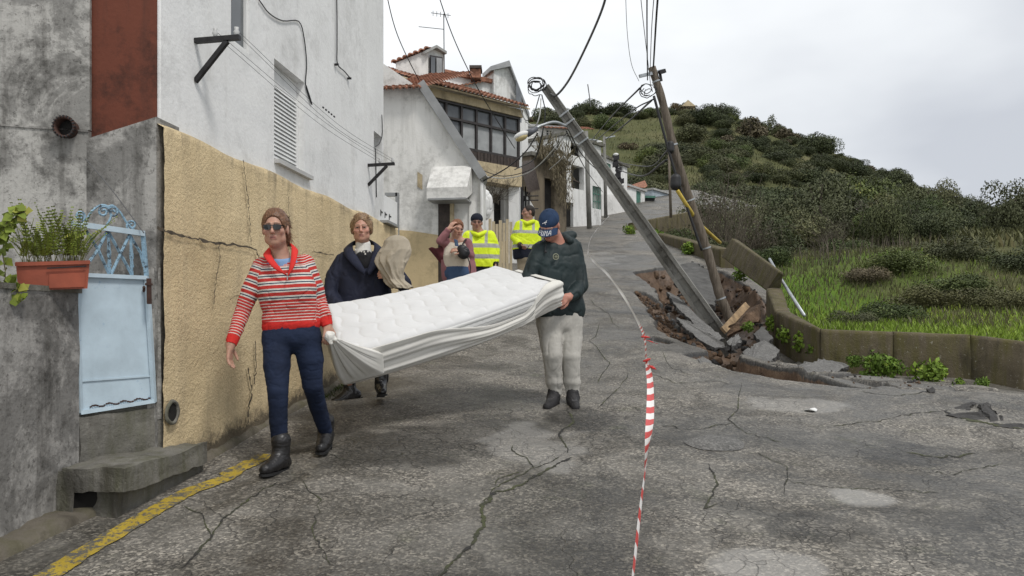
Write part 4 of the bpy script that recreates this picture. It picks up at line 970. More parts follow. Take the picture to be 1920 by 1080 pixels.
for z in (r[2] + .05, (r[2] + r[3]) / 2, r[3]): mb.bar(f7b.pt(r[0], z, .03), f7b.pt(r[1], z, .03), .04, .05)
mb.build('gate_bars', simple('pale_green_paint', (.38, .46, .42)), gd); mb = MB(); f7b.box(mb, *r, -.1, -.06); mb.build('gate_sheet', WHITE_FAR, gd)
b8, f8, h8 = block('end_house', 'white house at the bend with one green shuttered window', 1126, 41, 1176, 44, 292, 412, WHITE_FAR, [(1129, 301, 1146, 316), (1160, 301, 1169, 318)], 5, CONC)
mb = MB(); f8.box(mb, *h8[0], -.1, -.06)
sh8 = mb.build('shutter', GREENP, b8); f8.window(b8, h8[1], .1, .06, WFRAME, CURTAIN, 1)
rw = thing('yard_wall', 'stained yard wall at the foot of the white house at the bend', 'wall', tuple(P(1160, 408, 42)))
px_slab([(1128, 412, 40), (1128, 364, 40), (1190, 368, 44), (1196, 404, 44.3)], (-.2, .3, 0), 'wall_face', WHITE_OLD, rw)
b9, f9, h9 = block('garage', 'low white garage with a green door at the end of the street', 1176, 48, 1209, 50, 349, 390, WHITE_FAR, [(1193, 357, 1202, 390)], 4, FLASH, 'sheds at the end of the street')
mb = MB(); f9.box(mb, *h9[0], -.12, -.06); mb.build('door', GREENP, b9)
px_slab([(1174, 350, 47.6), (1209, 338, 51), (1214, 349, 50.2), (1209, 352, 49.8)], (.0, 2.5, .3), 'pitched_roof', TILE, b9)
b10, f10, h10 = block('shed', 'bluish corrugated metal shed at the bend in the street', 1224, 54, 1256, 56, 356, 386, simple('bluish_sheet', (.33, .38, .42)), [], 4, FLASH, 'sheds at the end of the street')
bn = thing('rubbish_bin', 'dark rubbish container beside the garage at the bend', 'bin', tuple(P(1218, 387, 51)))
rock('bin_body', [P(1211, 388, 50.5), P(1226, 388, 50.5), P(1226, 387, 51.5), P(1211, 387, 51.5), P(1209, 370, 50.5), P(1228, 370, 50.5), P(1228, 369, 51.5), P(1209, 369, 51.5)], IRON, bn, .02, 2, 3)
px_slab([(1208, 371, 50.3), (1208, 367, 50.3), (1229, 367, 50.3), (1229, 371, 50.3)], (0, 1.4, .1), 'bin_lid', GREENP, bn)
hh = thing('hilltop_house', 'tiny tan house with a pitched roof on the hill skyline', 'house', tuple(P(1292, 205, 205)))
px_slab([(1281, 215, 205), (1281, 198, 205), (1302, 198, 205), (1302, 215, 205)], (0, 4, 0), 'wall', CREAM, hh)
px_slab([(1278, 199, 204), (1290, 187, 204), (1305, 199, 204)], (0, 6, 0), 'roof', CREAM, hh)

# ------------------------------------------------------------------ kerb and painted line on the near side
kp = [(-2.42, 2.0), (-2.33, 3.2), (-2.22, 3.9), (-2.02, 4.6), (-1.92, 5.3), (-1.86, 6.0), (-1.74, 7.0), (-1.60, 8.2), (-1.40, 9.6), (-.95, 11.3), (-.35, 12.9)]
kp3 = smooth_path([(x, y, 0) for x, y in kp], 80); V = []; prk = [(-.32, .03), (-.10, .045), (-.02, .04), (.005, .02), (.02, -.06)]
for i, (x, y, _) in enumerate(kp3):
    t = unit((kp3[min(i + 1, len(kp3) - 1)] - kp3[max(i - 1, 0)])); nn = np.array((t[1], -t[0]))
    for (o, z) in prk: V.append((x + nn[0] * o, y + nn[1] * o, float(zc(y)) + z + .012 * math.sin(i * 1.7 + o * 9)))
V = np.array(V); m = len(prk); V += .008 * np.stack([fbm(V + 9 * q, 3, 6) for q in range(3)], -1)
kerb = obj('kerb', V, [[i * m + j, (i + 1) * m + j, (i + 1) * m + j + 1, i * m + j + 1] for i in range(len(kp3) - 1) for j in range(m - 1)], KERB, None, True)
tag(kerb, 'low dirty concrete kerb at the foot of the houses', kind='structure')
def on_road(px, py, o=.004):
    """drop a pixel of the photograph onto the street"""
    d = np.geomspace(2.2, 42, 1500); x = (px - CX) / F * d; z = (HZ - py) / F * d; g = surf(x, d); below = z < g
    idx = np.where(~below[:-1] & below[1:])[0]; k = idx[0] + 1 if len(idx) else 0
    return np.array((x[k], d[k], g[k] + o))
def road_strip(name, pts, w, mat, parent, seed=0, off=.005, jag=.3, step=.05):
    p = np.array(pts, float); seg = np.r_[0, np.cumsum(np.linalg.norm(np.diff(p[:, :2], axis=0), axis=1))]; n = max(4, int(seg[-1] / step)); s = np.linspace(0, seg[-1], n)
    x = np.interp(s, seg, p[:, 0]); y = np.interp(s, seg, p[:, 1]); ww = np.interp(s, seg, np.broadcast_to(w, (len(p),)))
    rg = np.random.default_rng(seed); tx_, ty_ = np.gradient(x), np.gradient(y); l = np.hypot(tx_, ty_); nx_, ny_ = ty_ / l, -tx_ / l
    cols = 5; V = []
    e0 = ww * (.5 + jag * rg.uniform(-.5, .5, n)); e1 = ww * (.5 + jag * rg.uniform(-.5, .5, n))
    for c in range(cols):
        t = c / (cols - 1); o = -e0 * (1 - t) + e1 * t; X = x + nx_ * o; Y = y + ny_ * o; Z = surf(X, Y); V.append(np.stack([X, Y, Z + off], 1))
    V = np.concatenate(V); Fs = [[c * n + i, c * n + i + 1, (c + 1) * n + i + 1, (c + 1) * n + i] for c in range(cols - 1) for i in range(n - 1)]
    return obj(name, V, Fs, mat, parent)
yl = [on_road(*q)[:2] for q in ((70, 1095), (170, 1030), (270, 970), (350, 925), (425, 897), (440, 888))]
road_strip('painted_line', yl, .115, YELLOWP, road, 1, .006, .12)
yl = [on_road(*q)[:2] for q in ((425, 892), (470, 870), (500, 853))]
road_strip('painted_line', yl, .13, YELLOWP, road, 2, .006, .15)
# ------------------------------------------------------------------ organic surfaces: distance fields meshed by surface nets
def _cone(p, a, b, ra, rb):
    ba = b - a; L2 = ba @ ba + 1e-12; h = np.clip(((p - a) @ ba) / L2, 0, 1)
    return np.sqrt((((p - a) - h[..., None] * ba) ** 2).sum(-1)) - (ra + (rb - ra) * h)
def _ell(p, c, r, Rm):
    q = (p - c) @ Rm; k0 = np.sqrt(((q / r) ** 2).sum(-1)); k1 = np.sqrt(((q / (r * r)) ** 2).sum(-1)) + 1e-9
    return k0 * (k0 - 1) / k1
class Field:
    """smooth union of tapered capsules and ellipsoids; sub() carves"""
    def __init__(s): s.p = []
    def cone(s, a, b, ra, rb=None, k=.02): s.p.append(('c', np.asarray(a, float), np.asarray(b, float), ra, ra if rb is None else rb, k, 1)); return s
    def chain(s, pts, rs, k=.02):
        for i in range(len(pts) - 1): s.cone(pts[i], pts[i + 1], rs[i], rs[i + 1], k if i == 0 else .004)
        return s
    def ell(s, c, r, Rm=None, k=.02, sign=1): s.p.append(('e', np.asarray(c, float), np.asarray(r, float), np.eye(3) if Rm is None else np.asarray(Rm), 0, k, sign)); return s
    def sub(s, c, r, Rm=None, k=.01): return s.ell(c, r, Rm, k, -1)
    def subcone(s, a, b, ra, rb, k=.01): s.p.append(('c', np.asarray(a, float), np.asarray(b, float), ra, rb, k, -1)); return s
    def mesh(s, h):
        los, his = [], []
        for q in s.p:
            if q[6] < 0: continue
            if q[0] == 'c': r = max(q[3], q[4]); los.append(np.minimum(q[1], q[2]) - r); his.append(np.maximum(q[1], q[2]) + r)
            else: r = q[2].max(); los.append(q[1] - r); his.append(q[1] + r)
        lo = np.min(los, 0) - 4 * h; hi = np.max(his, 0) + 4 * h
        n = np.ceil((hi - lo) / h).astype(int) + 1; ax = [lo[i] + h * np.arange(n[i]) for i in range(3)]
        D = np.full(n, .5, np.float32)
        for q in s.p:
            pad = q[5] + 4 * h
            if q[0] == 'c': r = max(q[3], q[4]) + pad; a = np.minimum(q[1], q[2]) - r; b = np.maximum(q[1], q[2]) + r
            else: r = q[2].max() + pad; a = q[1] - r; b = q[1] + r
            i0 = np.clip(np.floor((a - lo) / h).astype(int), 0, n); i1 = np.clip(np.ceil((b - lo) / h).astype(int) + 1, 0, n)
            if np.any(i1 <= i0): continue
            sl = tuple(slice(i0[j], i1[j]) for j in range(3))
            g = np.stack(np.meshgrid(ax[0][sl[0]], ax[1][sl[1]], ax[2][sl[2]], indexing='ij'), -1)
            d = _cone(g, q[1], q[2], q[3], q[4]) if q[0] == 'c' else _ell(g, q[1], q[2], q[3])
            k = max(q[5], 1e-5); e = D[sl]
            if q[6] > 0: t = np.clip(.5 + .5 * (e - d) / k, 0, 1); D[sl] = e * (1 - t) + d * t - k * t * (1 - t)
            else: t = np.clip(.5 - .5 * (e + d) / k, 0, 1); D[sl] = e * (1 - t) + (-d) * t + k * t * (1 - t)
        ins = D < 0
        c = np.zeros(n - 1, np.int8)
        for a in (0, 1):
            for b in (0, 1):
                for d in (0, 1): c += ins[a:n[0] - 1 + a, b:n[1] - 1 + b, d:n[2] - 1 + d]
        act = np.argwhere((c > 0) & (c < 8)); idx = np.full(n - 1, -1, np.int32); idx[tuple(act.T)] = np.arange(len(act))
        cor = np.array([(a, b, d) for a in (0, 1) for b in (0, 1) for d in (0, 1)]); val = np.stack([D[tuple((act + o).T)] for o in cor], 1).astype(float)
        acc = np.zeros((len(act), 3)); cnt = np.zeros(len(act))
        for i in range(8):
            for j in range(i + 1, 8):
                if np.abs(cor[i] - cor[j]).sum() != 1: continue
                cr = (val[:, i] < 0) != (val[:, j] < 0); t = np.where(cr, val[:, i] / (val[:, i] - val[:, j] + 1e-12), 0)
                acc += np.where(cr[:, None], cor[i] + t[:, None] * (cor[j] - cor[i]), 0); cnt += cr
        V = lo + h * (act + acc / cnt[:, None]); Q = []
        for axn in range(3):
            o1, o2 = [a for a in range(3) if a != axn]
            sl0 = [slice(1, n[i] - 1) for i in range(3)]; sl1 = list(sl0); sl0[axn] = slice(0, n[axn] - 1); sl1[axn] = slice(1, n[axn])
            A, B = ins[tuple(sl0)], ins[tuple(sl1)]; e = np.argwhere(A != B); fl = A[tuple(e.T)]
            base = e.copy(); base[:, o1] += 1; base[:, o2] += 1
            qs = []
            for (a, b) in ((-1, -1), (0, -1), (0, 0), (-1, 0)):
                t = base.copy(); t[:, o1] += a; t[:, o2] += b; qs.append(idx[tuple(t.T)])
            q = np.stack(qs, 1)
            if axn == 1: fl = ~fl
            q[~fl] = q[~fl][:, ::-1]; Q.append(q)
        return V, np.concatenate(Q)
def normals(V, Q):
    n = np.cross(V[Q[:, 2]] - V[Q[:, 0]], V[Q[:, 3]] - V[Q[:, 1]]); r = np.zeros_like(V)
    for k in range(4): np.add.at(r, Q[:, k], n)
    return r / (np.linalg.norm(r, axis=1)[:, None] + 1e-12)
def cloth(field, h, wr=(), blur=0):
    """garment surface with folds: wr = list of (amplitude, scale vector, seed)"""
    V, Q = field.mesh(h); Nn = normals(V, Q)
    for (amp, sc, sd) in wr:   # soft undulation with narrow creases
        q = V * np.asarray(sc) + sd; q = q + .35 * np.stack([fbm(q * .6 + 9 * i, 2) for i in range(3)], -1)
        n1 = fbm(q, 2); n2 = fbm(q * 1.35 + 40, 2)
        V = V + Nn * (amp * (.9 * n1 - .75 * np.exp(-(n2 / .09) ** 2)))[:, None]
    return V, Q
def rot(yaw=0, pitch=0, roll=0):
    """columns: right, back, up of a head; yaw>0 turns the face to the viewer's right, pitch>0 looks down, roll>0 tips the crown to the viewer's right"""
    y, p, r = (math.radians(a) for a in (yaw, pitch, roll))
    Rz = np.array([[math.cos(y), -math.sin(y), 0], [math.sin(y), math.cos(y), 0], [0, 0, 1]])
    Rx = np.array([[1, 0, 0], [0, math.cos(p), -math.sin(p)], [0, math.sin(p), math.cos(p)]])
    Ry = np.array([[math.cos(r), 0, math.sin(r)], [0, 1, 0], [-math.sin(r), 0, math.cos(r)]])
    return Ry @ Rz @ Rx
def head(f, c, Rm, s=1.0, wide=1.0, mouth=0):
    g = lambda x, y, z: c + Rm @ (np.array((x * wide, y, z)) * s)
    E = lambda p, r, k=.02: f.ell(g(*p), np.array(r) * s * np.array((wide, 1, 1)), Rm, k * s)
    E((0, .018, .032), (.073, .093, .088)); E((0, -.022, -.035), (.058, .066, .083), .03); E((0, -.055, -.088), (.026, .026, .022), .025)
    for q in (-1, 1):
        E((q * .040, -.058, -.018), (.024, .024, .02), .02); E((q * .047, -.015, -.066), (.016, .03, .022), .025)
        f.cone(g(q * .012, -.088, .030), g(q * .045, -.074, .028), .010 * s, .007 * s, .012 * s)
        E((q * .076, .012, -.004), (.009, .019, .031), .008)
        f.sub(g(q * .030, -.094, .010), np.array((.017, .012, .011)) * s, Rm, .012 * s)
        E((q * .010, -.092, -.028), (.008, .009, .007), .006)
        f.cone(g(q * .017, -.0905, .0175), g(q * .044, -.081, .0160), .0045 * s, None, .006 * s); f.cone(g(q * .018, -.0880, .0005), g(q * .042, -.080, .0015), .0035 * s, None, .006 * s)
    f.cone(g(0, -.086, .020), g(0, -.106, -.022), .007 * s, .0115 * s, .010 * s)
    f.cone(g(-.017, -.083, -.052), g(.017, -.083, -.052), .007 * s, None, .008 * s); f.cone(g(-.014, -.081, -.063), g(.014, -.081, -.063), .0075 * s, None, .008 * s)
    f.subcone(g(-.018, -.0915, -.0575), g(.018, -.0915, -.0575), .0022 * s + mouth, .0022 * s + mouth, .004 * s)
    return g
def skin_colors(V, c, Rm, s, base, lips, brow, red=(.40, .13, .10), wide=1.0):
    q = ((V - c) @ Rm) / s; q[:, 0] /= wide; col = np.tile(np.array(base, float), (len(V), 1))
    def blend(m, cc): col[:] = col * (1 - m[:, None]) + np.array(cc) * m[:, None]
    n = .5 + .5 * fbm(V, 3, 60)
    for e in (-1, 1):
        blend(.55 * np.exp(-(((q[:, 0] - e * .043) / .022) ** 2 + ((q[:, 1] + .075) / .03) ** 2 + ((q[:, 2] + .02) / .022) ** 2)), red)
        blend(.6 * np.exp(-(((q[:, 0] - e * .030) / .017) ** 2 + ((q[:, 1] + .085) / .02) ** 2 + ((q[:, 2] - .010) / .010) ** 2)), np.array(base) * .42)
        bz = .031 - .25 * np.maximum(0, np.abs(q[:, 0]) - .03); m = (1 - sm(.004, .0075, np.abs(q[:, 2] - bz))) * sm(.008, .012, e * q[:, 0]) * (1 - sm(.044, .050, e * q[:, 0])) * (q[:, 1] < -.05); blend(.75 * m, brow)
    blend(.45 * np.exp(-((q[:, 0] / .016) ** 2 + ((q[:, 1] + .108) / .02) ** 2 + ((q[:, 2] + .022) / .018) ** 2)), red)
    lm = (1 - sm(.016, .021, np.abs(q[:, 0]))) * (1 - sm(.009, .013, np.abs(q[:, 2] + .0575))) * (q[:, 1] < -.072); blend(.75 * lm, lips)
    blend(.7 * (1 - sm(.0015, .004, np.abs(q[:, 2] + .0575))) * (np.abs(q[:, 0]) < .018) * (q[:, 1] < -.07), np.array(lips) * .25)
    return col * (.88 + .24 * n[:, None])
def hand(f, w, d, up, side, curl=.5, s=1.0, spread=.3):
    """palm from wrist w along d; up = back of the hand; side = +1 thumb along cross(d, up)"""
    d = unit(d); up = unit(np.asarray(up, float) - d * (d @ np.asarray(up, float))); t = np.cross(d, up) * side
    pc = w + d * .045 * s
    f.cone(w - d * .02 * s, w + d * .02 * s, .024 * s, .026 * s, .02)
    for o in (-.028, -.010, .009, .026): f.cone(w + d * .02 * s + t * o * s * .6, w + d * .085 * s + t * o * s, .0145 * s, .0115 * s, .012)
    for i, (o, L) in enumerate(((.027, .066), (.009, .075), (-.010, .070), (-.028, .055))):
        a = w + d * .088 * s + t * o * s; dd = unit(d + t * (o * 6 * spread)); p = [a]
        for j, fr_ in enumerate((.45, .32, .23)):
            ang = curl * (.55 + .55 * j); dj = dd * math.cos(ang) - up * math.sin(ang); p.append(p[-1] + dj * L * fr_ * s)
        f.chain(p, [.0098 * s, .0092 * s, .0083 * s, .0070 * s], .005)
    a = w + d * .022 * s + t * .028 * s; p = [a, a + (d * .6 + t * .62 - up * .3) * .036 * s, a + (d * 1.35 + t * .82 - up * .62) * .036 * s, a + (d * 2.0 + t * .78 - up * .95) * .036 * s]
    f.chain(p, [.016 * s, .0125 * s, .0105 * s, .0085 * s], .008)
def torso(f, lv, k=.05):
    """stacked horizontal capsules: (centre, half width along axis, radius, axis)"""
    prev = None
    for (c, w, r, ax_) in lv:
        a, b = c - ax_ * w, c + ax_ * w
        if prev is not None:
            m_ = max(2, int(np.linalg.norm(a - prev[0]) / .03))
            for t in np.arange(1, m_) / m_:
                pa, pb, pr = prev; f.cone(pa * (1 - t) + a * t, pb * (1 - t) + b * t, pr * (1 - t) + r * t, None, .006)
        f.cone(a, b, r, None, k if prev is None else .006); prev = (a, b, r)
def eyes(parent, g, Rm, s, iris=(.06, .045, .03)):
    for q in (-1, 1):
        V, Fs = [], []; n, m = 14, 9
        for i in range(m + 1):
            th = math.pi * i / m
            for k in range(n): ph = 2 * math.pi * k / n; V.append((math.sin(th) * math.cos(ph), -math.cos(th), math.sin(th) * math.sin(ph)))
        for i in range(m):
            for k in range(n): Fs.append([i * n + k, i * n + (k + 1) % n, (i + 1) * n + (k + 1) % n, (i + 1) * n + k])
        V = np.array(V); fr_ = -V[:, 1]; col = np.where((fr_ > .72)[:, None], np.array(iris) * .4, np.array((.36, .31, .28)))
        W = np.array([g(q * .030, -.0785, .009)]) + (V * .0100 * s) @ Rm.T; obj('eye', W, Fs, EYEM, parent, True, {'Col': col})
def m_vcol(name, rough=.5, spec=.35, bump=.1, bs=220, sss=0):
    m = N(name); q = m.n('ShaderNodeAttribute'); q.attribute_name = 'Col'
    return m.done(q.outputs['Color'], rough, m.bump(m.noise(bs, 3), bump, .003), 0, spec, Subsurface_Weight=sss) if sss else m.done(q.outputs['Color'], rough, m.bump(m.noise(bs, 3), bump, .003), 0, spec)
SKINM = m_vcol('skin', .5, .35, .15, 260, .06); EYEM = m_vcol('eyeball', .15, .5, 0)
def fabric(name, c, rough=.85, var=.18, weave=260, bump=.25, sheen=0, spec=.2, fold=3.5):
    m = N(name); c = np.array(c, float); v = m.coord()
    col = m.ramp(m.noise(fold, 4, .6, v), [(.3, tuple(c * (1 - var))), (.7, tuple(np.minimum(1, c * (1 + var))))])
    return m.done(col, rough, m.bump(m.math('ADD', m.noise(weave, 2, .5, v), m.math('MULTIPLY', m.noise(30, 3, .6, v), .8)), bump, .004), 0, spec)
def hairmat(name, c):
    m = N(name); c = np.array(c); v = m.coord((150, 22, 70)); n1 = m.noise(1., 4, .6, v)
    return m.done(m.ramp(n1, [(.3, tuple(c * .45)), (.55, tuple(c)), (.75, tuple(c * 1.7))]), .45, m.bump(n1, .6, .004), 0, .4)
HAIRB = fabric('auburn_hair', (.15, .072, .036), .5, .45, 300, .5, spec=.4, fold=30); HAIRL = fabric('light_brown_hair', (.22, .135, .07), .5, .45, 300, .5, spec=.4, fold=30)
HAIRB = hairmat('auburn_hair_strands', (.15, .072, .036)); HAIRL = hairmat('light_brown_hair_strands', (.24, .15, .08))
HAIRG = fabric('grey_hair', (.24, .23, .22), .55, .3, 300, .5, fold=30); HAIRD = fabric('dark_hair', (.03, .024, .02), .5, .4, 300, .5, fold=30); HAIRR = fabric('reddish_hair', (.19, .085, .045), .5, .4, 300, .5, fold=30)
def strands(parent, mat, roots, dirs, L, n=6, r=.0022, grav=.25, seed=1, curl=.15, name='hair_strands'):
    rg = np.random.default_rng(seed); m = len(roots); P0 = np.array(roots, float); d = np.array(dirs, float); d /= np.linalg.norm(d, axis=1)[:, None]
    L = L * rg.uniform(.6, 1.15, m); pts = [P0]
    for i in range(n - 1):
        d = d + rg.normal(0, curl, (m, 3)); d[:, 2] -= grav / n; d /= np.linalg.norm(d, axis=1)[:, None]; pts.append(pts[-1] + d * (L / (n - 1))[:, None])
    pts = np.stack(pts, 1); V = []; Q = []
    a = np.cross(d, (0, 0, 1.)) + 1e-4; a /= np.linalg.norm(a, axis=1)[:, None]; b = np.cross(d, a)
    rr = r * (1 - np.linspace(0, .8, n)); k3 = [(math.cos(t), math.sin(t)) for t in (0, 2.094, 4.189)]
    V = np.stack([pts + (a[:, None] * ca + b[:, None] * sa) * rr[None, :, None] for ca, sa in k3], 2).reshape(-1, 3)
    base = (np.arange(m) * n * 3)[:, None, None]; i = (np.arange(n - 1) * 3)[None, :, None]; k = np.arange(3)[None, None, :]
    Q = np.stack([base + i + k, base + i + (k + 1) % 3, base + i + 3 + (k + 1) % 3, base + i + 3 + k], -1).reshape(-1, 4)
    return obj(name, V, Q, mat, parent, True)
def scalp(g, Rm, s, m, seed, lo=-.2, back=.35):
    """random points of the hair-bearing skull and their outward directions"""
    rg = np.random.default_rng(seed); u = rg.normal(size=(m * 6, 3)); u /= np.linalg.norm(u, axis=1)[:, None]
    ok = (u[:, 2] > lo + .55 * np.clip(-u[:, 1], 0, 1)) & ((u[:, 1] > -.75) | (u[:, 2] > .5)) & ~((u[:, 1] < -.1) & (u[:, 2] < .42)); u = u[ok][:m]
    p = u * np.array((.078, .098, .094)) + np.array((0, .02, .034)); return np.array([g(*q) for q in p]), u @ Rm.T
def hair_cap(f, g, Rm, s, thick=.008, low=-.05):
    f.ell(g(0, .022, .036), np.array((.073 + thick, .093 + thick, .088 + thick)) * s, Rm, .01)
    f.ell(g(0, .055, -.01), np.array((.062 + thick, .052 + thick, .075)) * s, Rm, .03)
    f.sub(g(0, -.088, -.022), np.array((.067, .078, .102)) * s, Rm, .012); f.sub(g(0, .0, -.135), np.array((.2, .2, .075)) * s, Rm, .012)
    for q in (-1, 1): f.sub(g(q * .08, .008, -.012), np.array((.02, .028, .036)) * s, Rm, .008)
def strip(pa, pb, th, nrm_out, name, mat, parent, n=40, smooth=True, wave=0):
    """cloth band between two paths, with thickness"""
    a = smooth_path(pa, n); b = smooth_path(pb, n); k = min(len(a), len(b)); a, b = a[:k], b[:k]; V = []; rows = 5
    for r_ in range(rows):
        t = r_ / (rows - 1); c = a * (1 - t) + b * t; c = c + np.asarray(nrm_out) * (th * 1.2 * math.sin(math.pi * t)); V.append(c)
    for r_ in range(rows - 1, -1, -1):
        t = r_ / (rows - 1); c = a * (1 - t) + b * t; c = c + np.asarray(nrm_out) * (th * 1.2 * math.sin(math.pi * t) - th); V.append(c)
    V = np.concatenate(V); R2 = rows * 2; Fs = [[r_ * k + i, r_ * k + i + 1, ((r_ + 1) % R2) * k + i + 1, ((r_ + 1) % R2) * k + i] for r_ in range(R2) for i in range(k - 1)]
    return obj(name, V, Fs, mat, parent, smooth)
def bone_t(V, pts):
    """distance along a polyline of joints and distance from it"""
    best = np.full(len(V), 1e9); tt = np.zeros(len(V)); acc = 0
    for a, b in zip(pts[:-1], pts[1:]):
        e = b - a; L = np.linalg.norm(e); h = np.clip(((V - a) @ e) / (L * L), -1.0 if acc == 0 else 0, 1); d = np.linalg.norm(V - a - h[:, None] * e, axis=1); u = d < best
        best = np.where(u, d, best); tt = np.where(u, acc + h * L, tt); acc += L
    return tt, best
X1 = np.array((1., 0, 0)); Z1 = np.array((0, 0, 1.))
# ================================================================== the woman in the striped jumper
d0 = 5.05
J = lambda x, y, dd=0.: P(x, y, d0 + dd)
shL, shR = J(491, 501, .02), J(573, 494, .03); elL, wrL = J(455, 583, -.03), J(433, 645, -.14); elR, wrR = J(598, 566, .06), J(614, 611, .02)
hpL, hpR = J(520, 632), J(574, 630); knL, anL = J(521, 735, -.14), J(525, 845, -.12); knR, anR = J(586, 722, .02), J(610, 806, .27)
w1 = thing('person', 'woman in red striped half-zip jumper and dark sunglasses, walking ahead holding the mattress corner', 'person', tuple(J(560, 872)), 'people in the street')
hc = J(516, 430, -.03); HR = rot(6, 3, -2); f = Field(); g = head(f, hc, HR, .99, .99)
f.cone(hc + HR @ np.array((0, .03, -.06)), J(527, 486, .03), .050, .060, .03)
tv = lambda x, y, w, r, dd=0: (J(x, y, dd), w, r, unit(np.array((1, 0, .06))))
torso(f, [tv(531, 504, .11, .05, .03), tv(538, 545, .08, .075), tv(545, 590, .06, .075), tv(547, 625, .06, .085)])
f.chain([shL, elL, wrL], [.05, .042, .028]); f.chain([shR, elR, wrR], [.05, .042, .028])
f.chain([hpL, knL, anL], [.07, .04, .028], .03); f.chain([hpR, knR, anR], [.07, .04, .028], .03)
hand(f, wrL + unit(wrL - elL) * .012, unit(np.array((-.02, -.10, -1))), (-1, .1, 0), 1, .42, .88, .35)
hand(f, wrR + unit(wrR - elR) * .005, unit(np.array((.1, -.35, -.8))), (.5, -.75, .3), -1, 1.25, .88, .1)
V, Q = f.mesh(.0043); col = skin_colors(V, hc, HR, .99, (.43, .245, .175), (.33, .12, .10), (.07, .04, .025), (.43, .19, .14))
obj('body', V, Q, SKINM, w1, True, {'Col': col})
# hair: swept back, ragged tuft on the crown and a tail behind the neck
f = Field(); hair_cap(f, g, HR, .99, .013); f.ell(g(.055, .075, -.05), (.03, .03, .06), HR, .03); f.ell(g(.0, .05, .105), (.045, .04, .03), HR, .03)
V, Q = cloth(f, .005, [(.004, (90, 14, 40), 3), (.003, (30, 20, 20), 9)]); hr = obj('hair', V, Q, HAIRB, w1, True)
rt, dr = scalp(g, HR, .99, 900, 5); strands(hr, HAIRB, rt, dr * .12 + (HR @ np.array((0.15, 1., -.1))), .06, 6, .0016, .3, 5, .08)
rg = np.random.default_rng(4); k = 80; rt = np.array([g(rg.normal(-.005, .03), rg.normal(.03, .025), .112 + rg.normal(0, .008)) for _ in range(k)]); dr = np.stack([rg.normal(-.35, .5, k), rg.normal(.1, .5, k), rg.uniform(.1, .8, k)], 1)
strands(hr, HAIRR, rt, dr, .05, 7, .0014, 1.5, 6, .2)
k = 130; rt = np.array([g(.060 + rg.normal(0, .012), .06 + rg.normal(0, .02), -.03 + rg.normal(0, .03)) for _ in range(k)]); dr = np.stack([rg.normal(.15, .3, k), rg.normal(.1, .3, k), -np.ones(k)], 1)
strands(hr, HAIRR, rt, dr, .075, 7, .0018, .1, 7, .2)
# sunglasses
SG = simple('sunglass_black', (.006, .006, .007), .12, .1, 5, 0, spec=.6); mb = MB(); sg = None
for q in (-1, 1):
    pts = []
    for (a, b) in ((.006, .021), (.030, .024), (.054, .019), (.056, .004), (.046, -.010), (.022, -.012), (.008, -.004)): pts.append(g(q * a, -.108 + .55 * max(0, a - .02) * a * 12, b))
    mb.prism(pts, HR @ np.array((0, .006, 0)))
mb.build('sunglasses', SG, w1); mb = MB(); mb.bar(g(-.008, -.109, .016), g(.008, -.109, .016), .004, .005)
for q in (-1, 1): mb.bar(g(q * .056, -.088, .016), g(q * .076, .01, .016), .004, .007)
mb.build('glasses_frame', SG, w1)
# light blue top in the open neck
SHIRT = fabric('light_blue_cotton', (.20, .32, .52)); f = Field(); torso(f, [tv(530, 500, .09, .056, .02), tv(536, 530, .085, .082)]); f.cone(J(529, 492, .02), J(527, 487, .03), .066, .062, .02); f.sub(J(526, 476, -.02), (.07, .09, .035), None, .008); V, Q = f.mesh(.007); obj('blue_top', V, Q, SHIRT, w1, True)
# jumper
f = Field()
torso(f, [tv(529, 500, .110, .062, .03), tv(534, 518, .105, .085, .01), tv(539, 545, .085, .105, -.005), tv(544, 580, .080, .098), tv(546, 606, .086, .098)])
f.ell(J(514, 545, -.065), (.058, .05, .058), None, .05); f.ell(J(566, 541, -.060), (.058, .05, .058), None, .05)
f.chain([shL, J(470, 545, -.01), elL, J(443, 618, -.09), wrL], [.060, .058, .050, .043, .037], .03); f.chain([shR, J(588, 532, .04), elR, J(608, 592, .03), wrR], [.060, .058, .050, .043, .037], .03)
f.subcone(J(539, 517, -.135), J(529, 478, -.09), .004, .062, .01); f.sub(J(528, 475, 0), (.066, .08, .045), None, .012)
f.sub(J(547, 641, 0), (.3, .3, .068), None, .01)
f.sub(wrL + unit(wrL - elL) * .05, (.055, .055, .055), None, .005); f.sub(wrR + unit(wrR - elR) * .045, (.05, .05, .05), None, .005)
V, Q = cloth(f, .0055, [(.006, (8, 8, 12), 2), (.003, (22, 22, 30), 8)])
V = V - .012 * np.exp(-(((V[:, 2] - J(545, 592)[2]) / .035) ** 2))[:, None] * unit((0, -1, 0)) * (V[:, 1] < d0)[:, None] * .6
zsh = J(532, 488)[2]; tb = zsh - V[:, 2] + .06 * (V[:, 0] - J(538, 0)[0]); taL, dL = bone_t(V, [shL, elL, wrL]); taR, dR = bone_t(V, [shR, elR, wrR])
xl = J(497, 520)[0]; xr = J(574, 520)[0]; wl = sm(xl + .02, xl - .02, V[:, 0]) * (dL < .08); wr_ = sm(xr - .02, xr + .02, V[:, 0]) * (dR < .08); onL = wl > .5; onR = wr_ > .5
st_ = tb * (1 - wl) * (1 - wr_) + wl * (taL + .035) + wr_ * (taR + .035); lenL = np.linalg.norm(elL - shL) + np.linalg.norm(wrL - elL); lenR = np.linalg.norm(elR - shR) + np.linalg.norm(wrR - elR)
cuff = np.where(onL, sm(lenL - .052, lenL - .047, taL), np.where(onR, sm(lenR - .052, lenR - .047, taR), 1 - sm(J(0, 604)[2], J(0, 602)[2], V[:, 2])))
